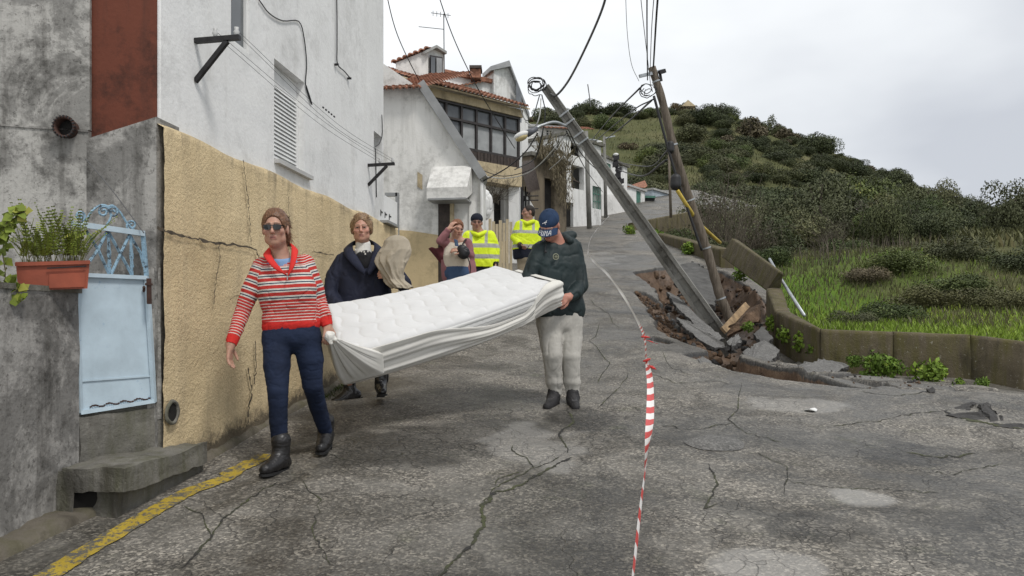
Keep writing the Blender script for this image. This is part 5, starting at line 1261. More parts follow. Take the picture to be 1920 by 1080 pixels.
m = N('red_striped_knit'); t = m.attr('stripe'); fine = m.math('FRACT', m.math('DIVIDE', t, .0185)); bold = m.math('FRACT', m.math('DIVIDE', m.math('SUBTRACT', t, .042), .047))
RED = (.47, .046, .038); WHT = (.60, .57, .52); NVY = (.035, .055, .085)
c1 = m.ramp(fine, [(0, RED), (.72, WHT)], 'CONSTANT'); c2 = m.ramp(bold, [(0, WHT), (.20, NVY), (.36, WHT), (.54, RED)], 'CONSTANT')
zone = m.math('MULTIPLY', m.math('GREATER_THAN', t, .042), m.math('LESS_THAN', t, .042 + .047 * 4.7)); colr = m.mix(zone, c1, c2); colr = m.mix(m.attr('cuff'), colr, (.56, .033, .028))
JUMPER = m.done(colr, .9, m.bump(m.math('ADD', m.wave(160, m.coord(), 1.5, 'Z'), m.noise(240, 2)), .35, .003), 0, .15)
obj('jumper', V, Q, JUMPER, w1, True, {'stripe': st_, 'cuff': np.asarray(cuff, float)})
KNITR = fabric('plain_red_knit', (.56, .035, .03), .9, .15, 200, .4)
zb_ = J(539, 517, -.130)
strip([zb_, J(524, 500, -.115), J(510, 480, -.07), J(508, 464, .0), J(518, 455, .065), J(534, 452, .07), J(545, 458, .02), J(546, 475, -.06), J(543, 497, -.11), zb_],
      [zb_ + X1 * .002, J(513, 502, -.125), J(496, 482, -.095), J(495, 474, .0), J(512, 464, .095), J(543, 461, .095), J(558, 467, .02), J(557, 480, -.08), J(551, 500, -.12), zb_ + X1 * .004], .007, (0, -.3, .6), 'collar', KNITR, w1, 72)
mb = MB(); mb.tube([zb_ + (0, -.006, -.0), zb_ + (.002, -.008, -.025)], .004, 6); mb.build('zip_pull', GALV, w1)
# jeans
JEANS = fabric('dark_blue_denim', (.013, .020, .043), .85, .45, 320, .3, fold=4); f = Field()
torso(f, [(J(547, 612), .082, .090, X1), (J(547, 632), .084, .098, X1)], .04)
f.chain([hpL + (.0, 0, -.01), J(519, 685, -.08), knL, J(522, 790, -.135), anL + (0, 0, -.01)], [.090, .083, .063, .056, .047], .03); f.chain([hpR + (0, 0, -.01), J(582, 675, .0), knR, J(597, 765, .15), anR], [.090, .083, .063, .056, .047], .03)
V, Q = cloth(f, .006, [(.003, (7, 7, 14), 4), (.0016, (16, 16, 40), 12)]); obj('jeans', V, Q, JEANS, w1, True)
# boots
BOOT = simple('black_boot_leather', (.012, .011, .011), .42, .3, 12, .3, 60, .004, 0, .5)
def boot(parent, an, toe_dir, h=.24, name='boot', pitch=0., L=.25, mat=BOOT, r=1.0, straps=True):
    td = unit(np.array((toe_dir[0], toe_dir[1], 0.))); up = unit(Z1 * math.cos(pitch) - td * math.sin(pitch) * -1 * -1) if False else unit(Z1 * math.cos(pitch) + td * math.sin(pitch)); fw = unit(td * math.cos(pitch) - Z1 * math.sin(pitch))
    f = Field(); b = an - up * .085
    f.chain([an + up * (h - .10), an + up * .03, an - up * .04], [.060 * r, .052 * r, .050 * r], .03); f.chain([b + up * .018 - fw * .045, b + up * .02 + fw * .06, b + up * .006 + fw * (L - .085)], [.040, .042, .036], .03); f.chain([an - up * .02 + fw * .01, b + up * .02 + fw * .09], [.045, .038], .03)
    f.sub(b - up * .085, (.3, .3, .06), np.stack([fw, np.cross(up, fw), up], 1), .004)
    V, Q = cloth(f, .006, [(.003, (25, 25, 40), 3)]); o = obj(name, V, Q, mat, parent, True)
    sdv = np.cross(up, fw); s_ = [b - up * .018 + fw * a + sdv * c for a, c in ((-.085, -.02), (-.085, .02), (-.04, .034), (.06, .036), (L - .10, .043), (L - .06, .03), (L - .048, 0), (L - .06, -.03), (L - .10, -.043), (.06, -.036), (-.04, -.034))]
    MB().prism(s_, -up * .014).build('sole', RUBBER, o); hl = [q_ - up * .014 for q_ in (s_[0], s_[1], s_[2], s_[3] - fw * .07, s_[9] - fw * .07, s_[10])]
    MB().prism(hl, -up * .018).build('heel', RUBBER, o)
    if straps:
        for (zz, rr_) in ((.045, .058), (.0, .0555)):
            c = an + up * zz; V = []
            for e_ in (0, 1):
                for k in range(20): a_ = 2 * math.pi * k / 20; V.append(c + up * (.022 * e_) + (fw * math.cos(a_) + sdv * math.sin(a_)) * rr_ * r)
            obj('strap', V, [[k, (k + 1) % 20, 20 + (k + 1) % 20, 20 + k] for k in range(20)], BOOT, o, True)
    return o
RUBBER = simple('black_rubber_sole', (.014, .014, .014), .7, .2, 10, .2)
boot(w1, P(527, 848, d0 - .14), (-.30, -1), .17); boot(w1, P(611, 806, d0 + .30), (.02, -1), .16, pitch=.12)

# ================================================================== the woman in the navy coat with the blanket
d0 = 6.95
w2 = thing('person', 'woman in a dark navy coat clutching a beige blanket behind the mattress', 'person', tuple(J(685, 752)), 'people in the street')
hc = J(678, 430, -.03); HR = rot(7, 2, -2); f = Field(); g = head(f, hc, HR, 1.0, 1.04)
f.cone(hc + HR @ np.array((0, .03, -.06)), J(681, 474, .03), .056, .065, .03)
shL, shR = J(645, 490, .02), J(716, 487, .03); elL, wrL = J(618, 552, -.05), J(640, 578, -.22); elR, wrR = J(757, 532, -.06), J(738, 517, -.20)
torso(f, [(J(680, 505, .03), .13, .06, X1), (J(682, 560), .1, .10, X1), (J(684, 608), .08, .11, X1)])
f.chain([shL, elL, wrL], [.05, .045, .03]); f.chain([shR, elR, wrR], [.05, .045, .03])
hpL, hpR = J(664, 612), J(702, 612); knL, anL = J(655, 675, -.12), J(655, 725, .12); knR, anR = J(712, 672, .05), J(716, 722, .10)
f.chain([hpL, knL, anL], [.07, .045, .03], .03); f.chain([hpR, knR, anR], [.07, .045, .03], .03)
hand(f, wrL, unit(np.array((.5, -.7, -.4))), (-.2, -.3, 1), 1, .9, .95); hand(f, wrR, unit(np.array((-.9, -.2, .1))), (0, -1, .2), 1, .8, .95)
V, Q = f.mesh(.0048); col = skin_colors(V, hc, HR, 1.0, (.47, .26, .19), (.38, .16, .13), (.22, .15, .10), (.48, .20, .15), 1.04); obj('body', V, Q, SKINM, w2, True, {'Col': col}); eyes(w2, g, HR, 1.0)
f = Field(); hair_cap(f, g, HR, 1.0, .012); f.ell(g(.0, .02, .115), (.06, .065, .03), HR, .03)
for q in (-1, 1): f.ell(g(q * .078, .03, .02), (.018, .045, .06), HR, .02)
V, Q = cloth(f, .006, [(.006, (50, 25, 35), 3), (.003, (110, 60, 60), 9)]); hr = obj('hair', V, Q, HAIRL, w2, True)
rt, dr = scalp(g, HR, 1.03, 1000, 8); strands(hr, HAIRL, rt, dr * .3 + rg.normal(0, .5, dr.shape) + (HR @ np.array((0, .4, -.2))), .035, 6, .002, .6, 9, .45)
NAVY = fabric('navy_coat_cloth', (.012, .015, .032), .75, .35, 300, .3, spec=.3, fold=4); f = Field()
torso(f, [(J(681, 487, .03), .115, .075, X1), (J(682, 515, .0), .115, .110, X1), (J(684, 560, .0), .115, .125, X1), (J(685, 605, .0), .12, .13, X1), (J(686, 632, .02), .115, .125, X1)])
f.chain([shL, J(629, 518, -.01), elL, J(628, 568, -.14), wrL], [.078, .080, .070, .062, .054], .04); f.chain([shR, J(740, 512, -.02), elR, J(748, 524, -.13), wrR], [.078, .078, .070, .060, .052], .04)
f.sub(J(681, 468, -.05), (.07, .1, .075), None, .02); f.subcone(J(686, 508, -.15), J(681, 468, -.10), .005, .07, .01); f.sub(wrR + unit(wrR - elR) * .06, (.06,) * 3, None, .005); f.sub(wrL + unit(wrL - elL) * .06, (.06,) * 3, None, .005)
V, Q = cloth(f, .0075, [(.009, (6, 6, 4), 5), (.004, (14, 14, 9), 11)]); obj('coat', V, Q, NAVY, w2, True)
strip([J(686, 508, -.15), J(672, 484, -.13), J(662, 466, -.07), J(664, 452, .03), J(682, 446, .09), J(698, 452, .03), J(701, 466, -.07), J(695, 484, -.13), J(688, 508, -.15)],
      [J(682, 516, -.16), J(657, 492, -.15), J(645, 474, -.09), J(649, 463, .05), J(682, 457, .13), J(713, 462, .05), J(720, 476, -.09), J(709, 496, -.15), J(692, 516, -.16)], .012, (0, -.5, .5), 'coat_collar', NAVY, w2, 72)
WKNIT = fabric('white_knit', (.58, .57, .54), .9, .15, 160, .5); f = Field(); f.chain([J(681, 460, -.005), J(681, 474, -.01), J(682, 500, -.01)], [.066, .074, .09], .02); f.sub(J(681, 441, -.03), (.065, .085, .075), None, .008); V, Q = f.mesh(.006); obj('white_sweater', V, Q, WKNIT, w2, True)
mb = MB()
for (x, y) in ((667, 468), (672, 470), (683, 472), (685, 476), (690, 471), (678, 471)): mb.obox(J(x, y, -.125), (.006, 0, 0), (0, .002, 0), (0, 0, .008))
mb.build('sweater_lettering', WKNIT, w2)
f = Field(); f.ell(J(683, 490, -.055), (.085, .055, .105), None, .02); V, Q = f.mesh(.007); obj('dark_sweater', V, Q, simple('dark_knit', (.015, .015, .018), .9), w2, True)
TROUS = fabric('black_trousers', (.012, .012, .014), .85, .2); f = Field(); f.chain([hpL, knL, anL + (0, 0, .05)], [.10, .075, .06], .03); f.chain([hpR, knR, anR + (0, 0, .05)], [.10, .075, .06], .03); V, Q = cloth(f, .009, [(.005, (8, 8, 20), 2)]); obj('trousers', V, Q, TROUS, w2, True)
SHINY = simple('shiny_black_boot', (.014, .014, .015), .25, .2, 12, .2, 60, .003, 0, .6)
boot(w2, P(657, 728, d0 + .12), (-1, -.5), .22, pitch=.25, L=.25, mat=SHINY, straps=False); boot(w2, P(714, 716, d0 + .02), (.25, -1), .2, pitch=-.05, mat=SHINY, straps=False)
bl = thing('blanket', 'bundled beige blanket held against the navy coat', 'blanket', tuple(J(740, 540, -.2)))
V = []; nt, nph = 90, 120; cpt = smooth_path([J(744, 440, -.20), J(742, 465, -.20), J(734, 495, -.22), J(738, 520, -.23), J(752, 540, -.23)], nt + 1); nt = len(cpt) - 1
rad = np.interp(np.arange(nt + 1) / nt, [0, .04, .12, .3, .5, .68, .80, .92, 1.0], [.0, .055, .098, .128, .122, .095, .082, .095, .085])
for i in range(nt + 1):
    t_ = i / nt
    for k in range(nph):
        a = 2 * math.pi * k / nph; V.append((math.cos(a), math.sin(a), t_))
V = np.array(V); a = np.arctan2(V[:, 1], V[:, 0]); t_ = V[:, 2]; nq = fbm(np.stack([V[:, 0], V[:, 1], t_ * 3], 1), 3, 1.5)
ridge = lambda p: 1 - 2 * np.abs(np.sin(p / 2)) ** .8
md = 1 + .10 * sm(.08, .4, t_) * ridge(6 * a + 5 * t_ + 3 * nq) + .06 * sm(.3, .6, t_) * ridge(13 * a - 9 * t_ + 4 * nq) + .10 * nq; rr = np.repeat(rad, nph) * md
V = np.repeat(cpt, nph, 0) + np.stack([np.cos(a) * rr * 1.08, np.sin(a) * rr * .85, 0 * rr], 1) + np.array((0, 0, 1)) * (.02 * nq * sm(0, .1, t_))[:, None]
Q = np.array([[i * nph + k, i * nph + (k + 1) % nph, (i + 1) * nph + (k + 1) % nph, (i + 1) * nph + k] for i in range(nt) for k in range(nph)])
obj('blanket_cloth', V, Q, fabric('beige_fleece', (.36, .315, .245), .95, .12, 200, .4), bl, True)

# ================================================================== the man in the cap
d0 = 6.85
w3_ = thing('person', 'man in navy cap, dark green jacket and grey joggers carrying one end of the mattress', 'person', tuple(J(1052, 757)), 'people in the street')
hc = J(1030, 424, -.10); HR = rot(-18, 40, 3); f = Field(); g = head(f, hc, HR, 1.0, 1.03)
shL, shR = J(1011, 470, -.08), J(1074, 464, .05); elL, wrL = J(990, 524, -.14), J(985, 528, -.05); elR, wrR = J(1088, 536, .0), J(1066, 558, -.22)
f.cone(hc + HR @ np.array((0, .035, -.05)), J(1045, 458, .02), .06, .07, .03); ax = unit(np.array((.9, .42, 0)))
torso(f, [(J(1043, 472), .12, .06, ax), (J(1045, 540), .09, .09, ax), (J(1048, 590), .08, .10, ax)])
f.chain([shL, elL, wrL], [.055, .045, .032]); f.chain([shR, elR, wrR], [.055, .045, .032]); hpL, hpR = J(1030, 602, -.02), J(1068, 602, .04); knL, anL = J(1036, 665, -.10), J(1041, 727, .0); knR, anR = J(1070, 668, -.02), J(1074, 730, .02)
f.chain([hpL, knL, anL], [.075, .045, .035], .03); f.chain([hpR, knR, anR], [.075, .045, .035], .03)
hand(f, J(1064, 556, -.215), unit(np.array((-.35, -.62, -.30))), unit(np.array((.8, -.3, .25))), -1, 1.0, 1.08, .15); hand(f, wrL, unit(np.array((-.6, .1, -.5))), (-.3, -.5, .7), 1, .9, 1.0)
V, Q = f.mesh(.0048); col = skin_colors(V, hc, HR, 1.0, (.43, .205, .15), (.34, .11, .09), (.22, .2, .18), (.5, .15, .11), 1.03); obj('body', V, Q, SKINM, w3_, True, {'Col': col}); eyes(w3_, g, HR, 1.0)
f = Field(); hair_cap(f, g, HR, 1.0, .003); f.sub(g(0, .0, .09), np.array((.2, .2, .06)), HR, .01); V, Q = cloth(f, .006, [(.003, (120, 120, 60), 2)]); obj('hair', V, Q, HAIRG, w3_, True)
# cap: crown of panels, visor, cat-like leaping mark and outlined visor lettering
CAPM = fabric('washed_navy_cotton', (.022, .042, .088), .85, .3, 300, .3, fold=9); f = Field(); f.ell(g(0, .016, .055), (.086, .106, .088), HR, .01); f.sub(g(0, 0, -.045), (.3, .3, .075), HR, .006); f.ell(g(0, .016, .143), (.010, .010, .006), HR, .004)
V, Q = f.mesh(.0045); q = (V - hc) @ HR; ang = np.arctan2(q[:, 0], q[:, 1] - .016); V = V - normals(V, Q) * (.0022 * (np.abs(((ang / (math.pi / 3)) % 1) - .5) > .46))[:, None]; cp = obj('cap', V, Q, CAPM, w3_, True)
def visor_pt(a, r): # a in -1..1 across, r 0..1 outwards
    return g(.080 * a * (1 + .05 * r), -.086 + .095 * (a * a) * .62 - (.085 * r) * (1 - .38 * a * a), .036 - .030 * r - .028 * a * a - .004)
na, nr = 24, 8; V = [visor_pt(-1 + 2 * i / na, j / nr) for j in range(nr + 1) for i in range(na + 1)]; Fq = grid_faces(nr + 1, na + 1); k = len(V); up_ = HR @ np.array((0, 0, -.004)); V = V + [v + up_ for v in V]
rim = [i for i in range(na + 1)] + [(na + 1) * (j + 1) - 1 for j in range(1, nr + 1)] + [(na + 1) * nr + i for i in range(na - 1, -1, -1)] + [(na + 1) * j for j in range(nr - 1, 0, -1)]
Fl = Fq.tolist() + (Fq[:, ::-1] + k).tolist() + [[rim[i], rim[(i + 1) % len(rim)], rim[(i + 1) % len(rim)] + k, rim[i] + k] for i in range(len(rim))]; obj('visor', V, Fl, CAPM, cp, True)
WPRINT = simple('white_print', (.62, .63, .64), .7, .1, 10, 0); mb = MB(); off = HR @ np.array((0, 0, .003))
def vline(pts, w=.003):
    p = [visor_pt(a, r) + off for a, r in pts]; mb.tube(p, w / 2, 5)
for i, ch in enumerate('PUMA'):
    a0 = -.78 + i * .36; L_ = {'P': [[(0, .95), (.06, .35), (.26, .35), (.24, .65), (.03, .65)]], 'U': [[(.05, .35), (0, .85), (.06, .95), (.20, .95), (.26, .35)]], 'M': [[(0, .95), (.06, .35), (.14, .7), (.24, .35), (.24, .95)]], 'A': [[(-.02, .95), (.12, .35), (.18, .35), (.24, .95)], [(.05, .72), (.20, .72)]]}[ch]
    for l in L_:
        vline([(a0 + a, r) for a, r in l], .0052)
mb.build('visor_lettering', WPRINT, cp)
mb = MB(); cat = [(-.034, .004), (-.026, .000), (-.016, .010), (-.006, .016), (.006, .020), (.014, .030), (.022, .033), (.018, .026), (.012, .020), (.020, .014), (.014, .013), (.004, .010), (.002, -.004), (.008, -.012), (-.002, -.006), (-.006, .006), (-.018, .002), (-.030, -.008)]
pts = []
for (a, b) in cat:
    x_ = a * .75 - .004; z_ = .078 + b * .75; yy = .016 - .106 * math.sqrt(max(0, 1 - (x_ / .086) ** 2 - ((z_ - .055) / .088) ** 2)); pts.append(g(x_, yy - .003, z_))
mb.prism(pts, HR @ np.array((0, .004, 0))); mb.build('leaping_cat_emblem', WPRINT, cp)
GREENJ = fabric('dark_green_shell', (.010, .020, .021), .6, .3, 260, .25, spec=.35, fold=4); f = Field()
torso(f, [(J(1043, 470, .0), .125, .080, ax), (J(1044, 500), .115, .110, ax), (J(1046, 545), .105, .118, ax), (J(1050, 582), .115, .122, ax)], .05)
f.chain([shL, J(1000, 498, -.12), elL, wrL], [.075, .070, .064, .055], .04); f.chain([shR, J(1082, 500, .03), elR, J(1078, 550, -.12), wrR + (0, .03, .01)], [.078, .076, .070, .062, .052], .04)
f.ell(J(1064, 444, .12), (.09, .07, .05), rot(0, 0, -15), .03); f.chain([J(1020, 455, -.07), J(1030, 447, .08), J(1058, 442, .10), J(1068, 452, -.02)], [.028, .033, .035, .03], .02)
f.sub(J(1030, 440, -.12), (.085, .13, .06), None, .02); f.sub(J(1055, 607, 0), (.4, .4, .065), None, .006); f.sub(wrR + unit(np.array((-.35, -.62, -.30))) * .065, (.06,) * 3, None, .004)
V, Q = cloth(f, .0075, [(.008, (6, 6, 4), 5), (.0035, (15, 15, 9), 21)]); jk = obj('jacket', V, Q, GREENJ, w3_, True)
c = J(1042, 481, -.160); e1 = unit(np.array((.93, .3, .0))); e2 = unit(np.array((0, -.25, 1))); n_ = np.cross(e2, e1); 
def disc(c, r0, r1, mat, name, off, parent, k=28):
    V = [c + n_ * off + (e1 * math.cos(2 * math.pi * i / k) + e2 * math.sin(2 * math.pi * i / k)) * r for r in (r0, r1) for i in range(k)]; return obj(name, V, [[i, (i + 1) % k, k + (i + 1) % k, k + i] for i in range(k)], mat, parent)
n_ = n_ if n_[1] < 0 else -n_
EMB = simple('emblem_thread', (.34, .34, .24), .8); disc(c, .022, .027, EMB, 'emblem_ring', .004, jk); disc(c, 0, .021, simple('emblem_dark', (.03, .04, .035), .8), 'emblem_field', .003, jk); mb = MB()
for (a, b, a2, b2_) in ((-.012, -.004, -.005, .008), (-.005, .008, .0, -.002), (.0, -.002, .005, .008), (.005, .008, .013, -.004), (-.01, -.01, .01, -.01)): mb.bar(c + n_ * .006 + e1 * a + e2 * b, c + n_ * .006 + e1 * a2 + e2 * b2_, .004, .003)
mb.build('emblem_figure', EMB, jk)
mb = MB(); mb.tube([J(1024, 458, -.15), J(1022, 467, -.165), J(1023, 475, -.165)], .004, 6); mb.ell(J(1023, 472, -.168), (.012, .008, .012)); mb.build('drawcord', CABLE, jk)
GREYJ = fabric('grey_marl_jersey', (.41, .395, .36), .95, .12, 220, .4, fold=6); f = Field(); torso(f, [(J(1048, 588), .09, .115, ax), (J(1049, 604), .09, .115, ax)], .04)
f.chain([hpL, J(1033, 635, -.06), knL, J(1038, 698, -.04), anL + (0, 0, -.035)], [.105, .100, .086, .074, .058], .03); f.chain([hpR, J(1070, 636, .02), knR, J(1072, 700, .0), anR + (0, 0, -.03)], [.105, .100, .086, .074, .058], .03)
V, Q = cloth(f, .007, [(.007, (9, 9, 2.6), 5), (.0028, (12, 12, 12), 14)]); V = V + normals(V, Q) * (.010 * np.exp(-((V[:, 2] - (anL[2] + .045)) / .03) ** 2))[:, None]; obj('joggers', V, Q, GREYJ, w3_, True)
SNEAK = simple('dark_sneaker_mesh', (.022, .021, .022), .7, .3, 15, .4, 120, .004)
for (x, y, dd, td) in ((1038, 744, -.02, (-.35, -1)), (1074, 745, .0, (.05, -1))):
    o = boot(w3_, J(x, y, dd) + (0, 0, .012), td, .09, 'shoe', 0, .28, SNEAK, 1.0, False)
    td_ = unit(np.array((td[0], td[1], 0))); sd2 = np.cross(Z1, td_); mb = MB(); b = J(x, y, dd) + (0, 0, -.055)
    for k in range(4): mb.bar(b + td_ * (.05 + .025 * k) + Z1 * (.062 - .008 * k) - sd2 * .022, b + td_ * (.05 + .025 * k) + Z1 * (.062 - .008 * k) + sd2 * .022, .007, .006)
    mb.build('laces', simple('grey_lace', (.10, .10, .10)), o); mb = MB(); mb.bar(b + td_ * .165 - Z1 * .012 - sd2 * .03, b + td_ * .165 - Z1 * .012 + sd2 * .03, .01, .016); mb.build('toe_guard', WFRAME, o)
# ================================================================== the mattress and its sheet
mt = thing('mattress', 'white quilted mattress carried sideways down the street', 'mattress', tuple(P(830, 640, 6.1)))
A_, B_, C_, D_ = P(640, 664, 5.50), P(1052, 530, 6.48), P(928, 496, 7.02), P(606, 568, 6.05)
nrm = unit(np.cross(B_ - A_, D_ - A_)); nrm = nrm if nrm[2] > 0 else -nrm; TH = .23
def bil(u, v):
    u = np.asarray(u)[..., None]; v = np.asarray(v)[..., None]; p = A_ * (1 - u) * (1 - v) + B_ * u * (1 - v) + C_ * u * v + D_ * (1 - u) * v
    return p - Z1 * .035 * (4 * u * (1 - u))
LU = np.linalg.norm(B_ - A_); LV = np.linalg.norm(D_ - A_)
nu, nv = 300, 150; u = np.linspace(0, 1, nu); v = np.linspace(0, 1, nv); uu, vv = np.meshgrid(u, v)
X_, Y_ = uu * LU, vv * LV
# quilting: wandering stitched channels that step sideways, with a fine herringbone rib
stp = lambda t: np.floor(t) + sm(.30, .70, t - np.floor(t))
s_ = (X_ + .11 * stp(Y_ / .20) * 1.0 + .012 * np.sin(Y_ * 40)) / .155
dist = np.abs(s_ - np.round(s_)) * .155
quilt = .011 * (1 - np.exp(-dist / .020)) + .0012 * np.sin((X_ - Y_) * 520) * sm(.012, .03, dist)
edge = np.minimum(np.minimum(X_, LU - X_), np.minimum(Y_, LV - Y_)); rnd = .035 * (1 - np.sqrt(np.clip(1 - (1 - np.clip(edge / .06, 0, 1)) ** 2, 0, 1)))
top = bil(uu, vv) + nrm * (quilt * sm(0, .05, edge) - rnd)[..., None]
m = N('mattress_ticking'); v_ = m.coord(); col = m.ramp(m.noise(5, 3, .5, v_), [(.3, (.57, .57, .565)), (.7, (.63, .63, .625))])
TICK = m.done(col, .85, m.bump(m.noise(330, 2, .5, v_), .12, .002), 0, .2)
body = obj('quilted_top', top.reshape(-1, 3), grid_faces(nv, nu), TICK, mt, True)
# side border and underside
ring_uv = [(t, 0) for t in np.linspace(0, 1, 120)] + [(1, t) for t in np.linspace(0, 1, 60)][1:] + [(t, 1) for t in np.linspace(1, 0, 120)][1:] + [(0, t) for t in np.linspace(1, 0, 60)][1:-1]
cen = bil(np.array(.5), np.array(.5)); rp = np.array([bil(np.array(a), np.array(b)) for a, b in ring_uv]); k = len(rp); V = []; prof = [(.0, -.034), (.010, -.045), (.006, -.055), (.014, -.075), (.017, -.10), (.014, -.13), (.006, -.15), (.010, -.16), (.0, -.172), (-.03, -TH), (-.2, -TH)]
for (o, z) in prof:
    for i in range(k):
        a, b = ring_uv[i]; out = unit((B_ - A_)) * ((a - .5) * 2 if a in (0, 1) else 0) + unit(D_ - A_) * ((b - .5) * 2 if b in (0, 1) else 0); out = unit(out) if np.linalg.norm(out) > 0 else out
        V.append(rp[i] + out * o + nrm * (z + .0025 * math.sin(i * 1.9) * (1 if -.14 < z < -.06 else 0)))
Fs = [[r * k + i, r * k + (i + 1) % k, (r + 1) * k + (i + 1) % k, (r + 1) * k + i] for r in range(len(prof) - 1) for i in range(k)] + [[(len(prof) - 1) * k + i for i in range(k)][::-1]]
m = N('mattress_border'); v_ = m.attr('rib'); col = m.ramp(m.math('FRACT', m.math('MULTIPLY', v_, 7)), [(0, (.74, .74, .72)), (.72, (.74, .74, .72)), (.82, (.40, .40, .39)), (1, (.66, .66, .64))])
BORDER = m.done(col, .85, None, 0, .2); rib = np.repeat(np.linspace(0, 1, len(prof)), k); obj('side_border', V, Fs, BORDER, mt, True, {'rib': np.repeat([-z / TH for _, z in prof], k)})
# fitted sheet: hangs over the near long side, the low end and the held corner, pulled into folds
m = N('cream_sheet'); v_ = m.coord(); SHEET = m.done(m.ramp(m.noise(3, 4, .6, v_), [(.3, (.60, .585, .535)), (.7, (.70, .685, .645))]), .9, m.bump(m.noise(200, 2, .5, v_), .15, .002), 0, .15)
ax_u = unit(B_ - A_); ax_v = unit(D_ - A_); out = -ax_v; n1, n2 = 230, 46; V = []
for j in range(n2 + 1):
    for i in range(n1 + 1):
        s_ = i / n1 * 1.30; b = j / n2; a = min(s_, 1.0); vv_ = max(0., s_ - 1.0) / .30 * .62; k_ = sm(.955, 1.045, s_); o_ = unit(out * (1 - k_) + ax_u * k_)
        w0 = -.005 + .58 * sm(.34, .70, a) - .60 * sm(.80, .93, a); w1_ = 1.12 + .16 * math.sin(math.pi * min(1, a * 1.1)) - .16 * sm(.85, 1, a)
        over = .055 * sm(.86, .95, s_) * max(0., 1 - b / .16)                       # turned in over the top at the held end
        w = w0 + (w1_ - w0) * max(0, (b - .10) / .90 if s_ > .86 else b); p = bil(np.array(a), np.array(vv_)) - nrm * (w * TH + .004)
        if s_ > .86: p = p - o_ * (over + .012) + nrm * (.012 * (over > 0) + .004)
        fold = .006 * math.sin(2 * math.pi * (b * 2.2 + .9 * a + .25 * math.sin(a * 7))) * sm(0, .2, b) + .0022 * math.sin(2 * math.pi * (b * 6 + 2.2 * a)) * (b > .1) + .018 * math.sin(math.pi * b) * sm(.3, .7, a) + .007 * math.sin(s_ * 95 + b * 5) * sm(.93, 1.0, s_) * sm(.1, .4, b)
        if w > .95: p = p + ax_v * (w - .95) * .09
        g_ = math.exp(-((s_ - 1.03) / .05) ** 2) * sm(.3, .95, b); p = p * (1 - .5 * g_) + P(1053, 572, 6.42) * .5 * g_
        V.append(p + o_ * (.020 + fold))
V = np.array(V); sheet = obj('fitted_sheet', V, grid_faces(n2 + 1, n1 + 1), SHEET, mt, True)
so = sheet.modifiers.new('solid', 'SOLIDIFY'); so.thickness = .004; so.offset = 1
# low end gathered into the fist
kn = P(618, 628, 5.02); V = []; n1, n2 = 150, 40
loop = [bil(np.array(0.), np.array(t)) - ax_u * .012 + nrm * .004 for t in np.linspace(.55, 0, 40)] + [bil(np.array(t), np.array(0.)) - ax_v * .012 + nrm * .006 for t in np.linspace(0, .10, 20)]
low = [bil(np.array(.16), np.array(0.)) + out * .022 - nrm * TH * t for t in np.linspace(.3, 1.1, 20)] + [bil(np.array(t), np.array(0.)) + out * .02 - nrm * TH * 1.08 for t in np.linspace(.12, 0, 20)] + [bil(np.array(0.), np.array(t)) - ax_u * .02 - nrm * TH * 1.05 for t in np.linspace(0, .6, 40)]
lp = np.array(loop + low); lp = np.stack([np.interp(np.linspace(0, len(lp) - 1, n1), np.arange(len(lp)), lp[:, q]) for q in range(3)], 1)
for j in range(n2 + 1):
    t = j / n2
    for i in range(n1):
        e_ = lp[i]; pl = math.sin(i * .62 + 2 * math.sin(i * .11)) + .5 * math.sin(i * 1.37)
        bow = (1 - t) * t; p = e_ * (1 - t) + kn * t - ax_u * 0 + (-ax_u * .05 + out * .02) * bow * 1.2
        V.append(p + (out * .6 - ax_u * .6 + nrm * .2) * (.011 * pl * sm(0, .25, t) * (1 - .75 * t)))
gs = obj('gathered_sheet', np.array(V), grid_faces(n2 + 1, n1), SHEET, sheet, True); so = gs.modifiers.new('solid', 'SOLIDIFY'); so.thickness = .004
f = Field(); f.ell(kn + (.0, -.01, -.01), (.030, .028, .032), None, .01)
for q in range(4): a = q * 1.3 - 1.6; f.chain([kn, kn + np.array((.028 * math.cos(a) + .012, -.015, .030 * math.sin(a) - .02))], [.022, .014], .012)
V, Q = cloth(f, .005, [(.004, (40, 40, 40), 3)]); obj('sheet_knot', V, Q, SHEET, sheet, True)
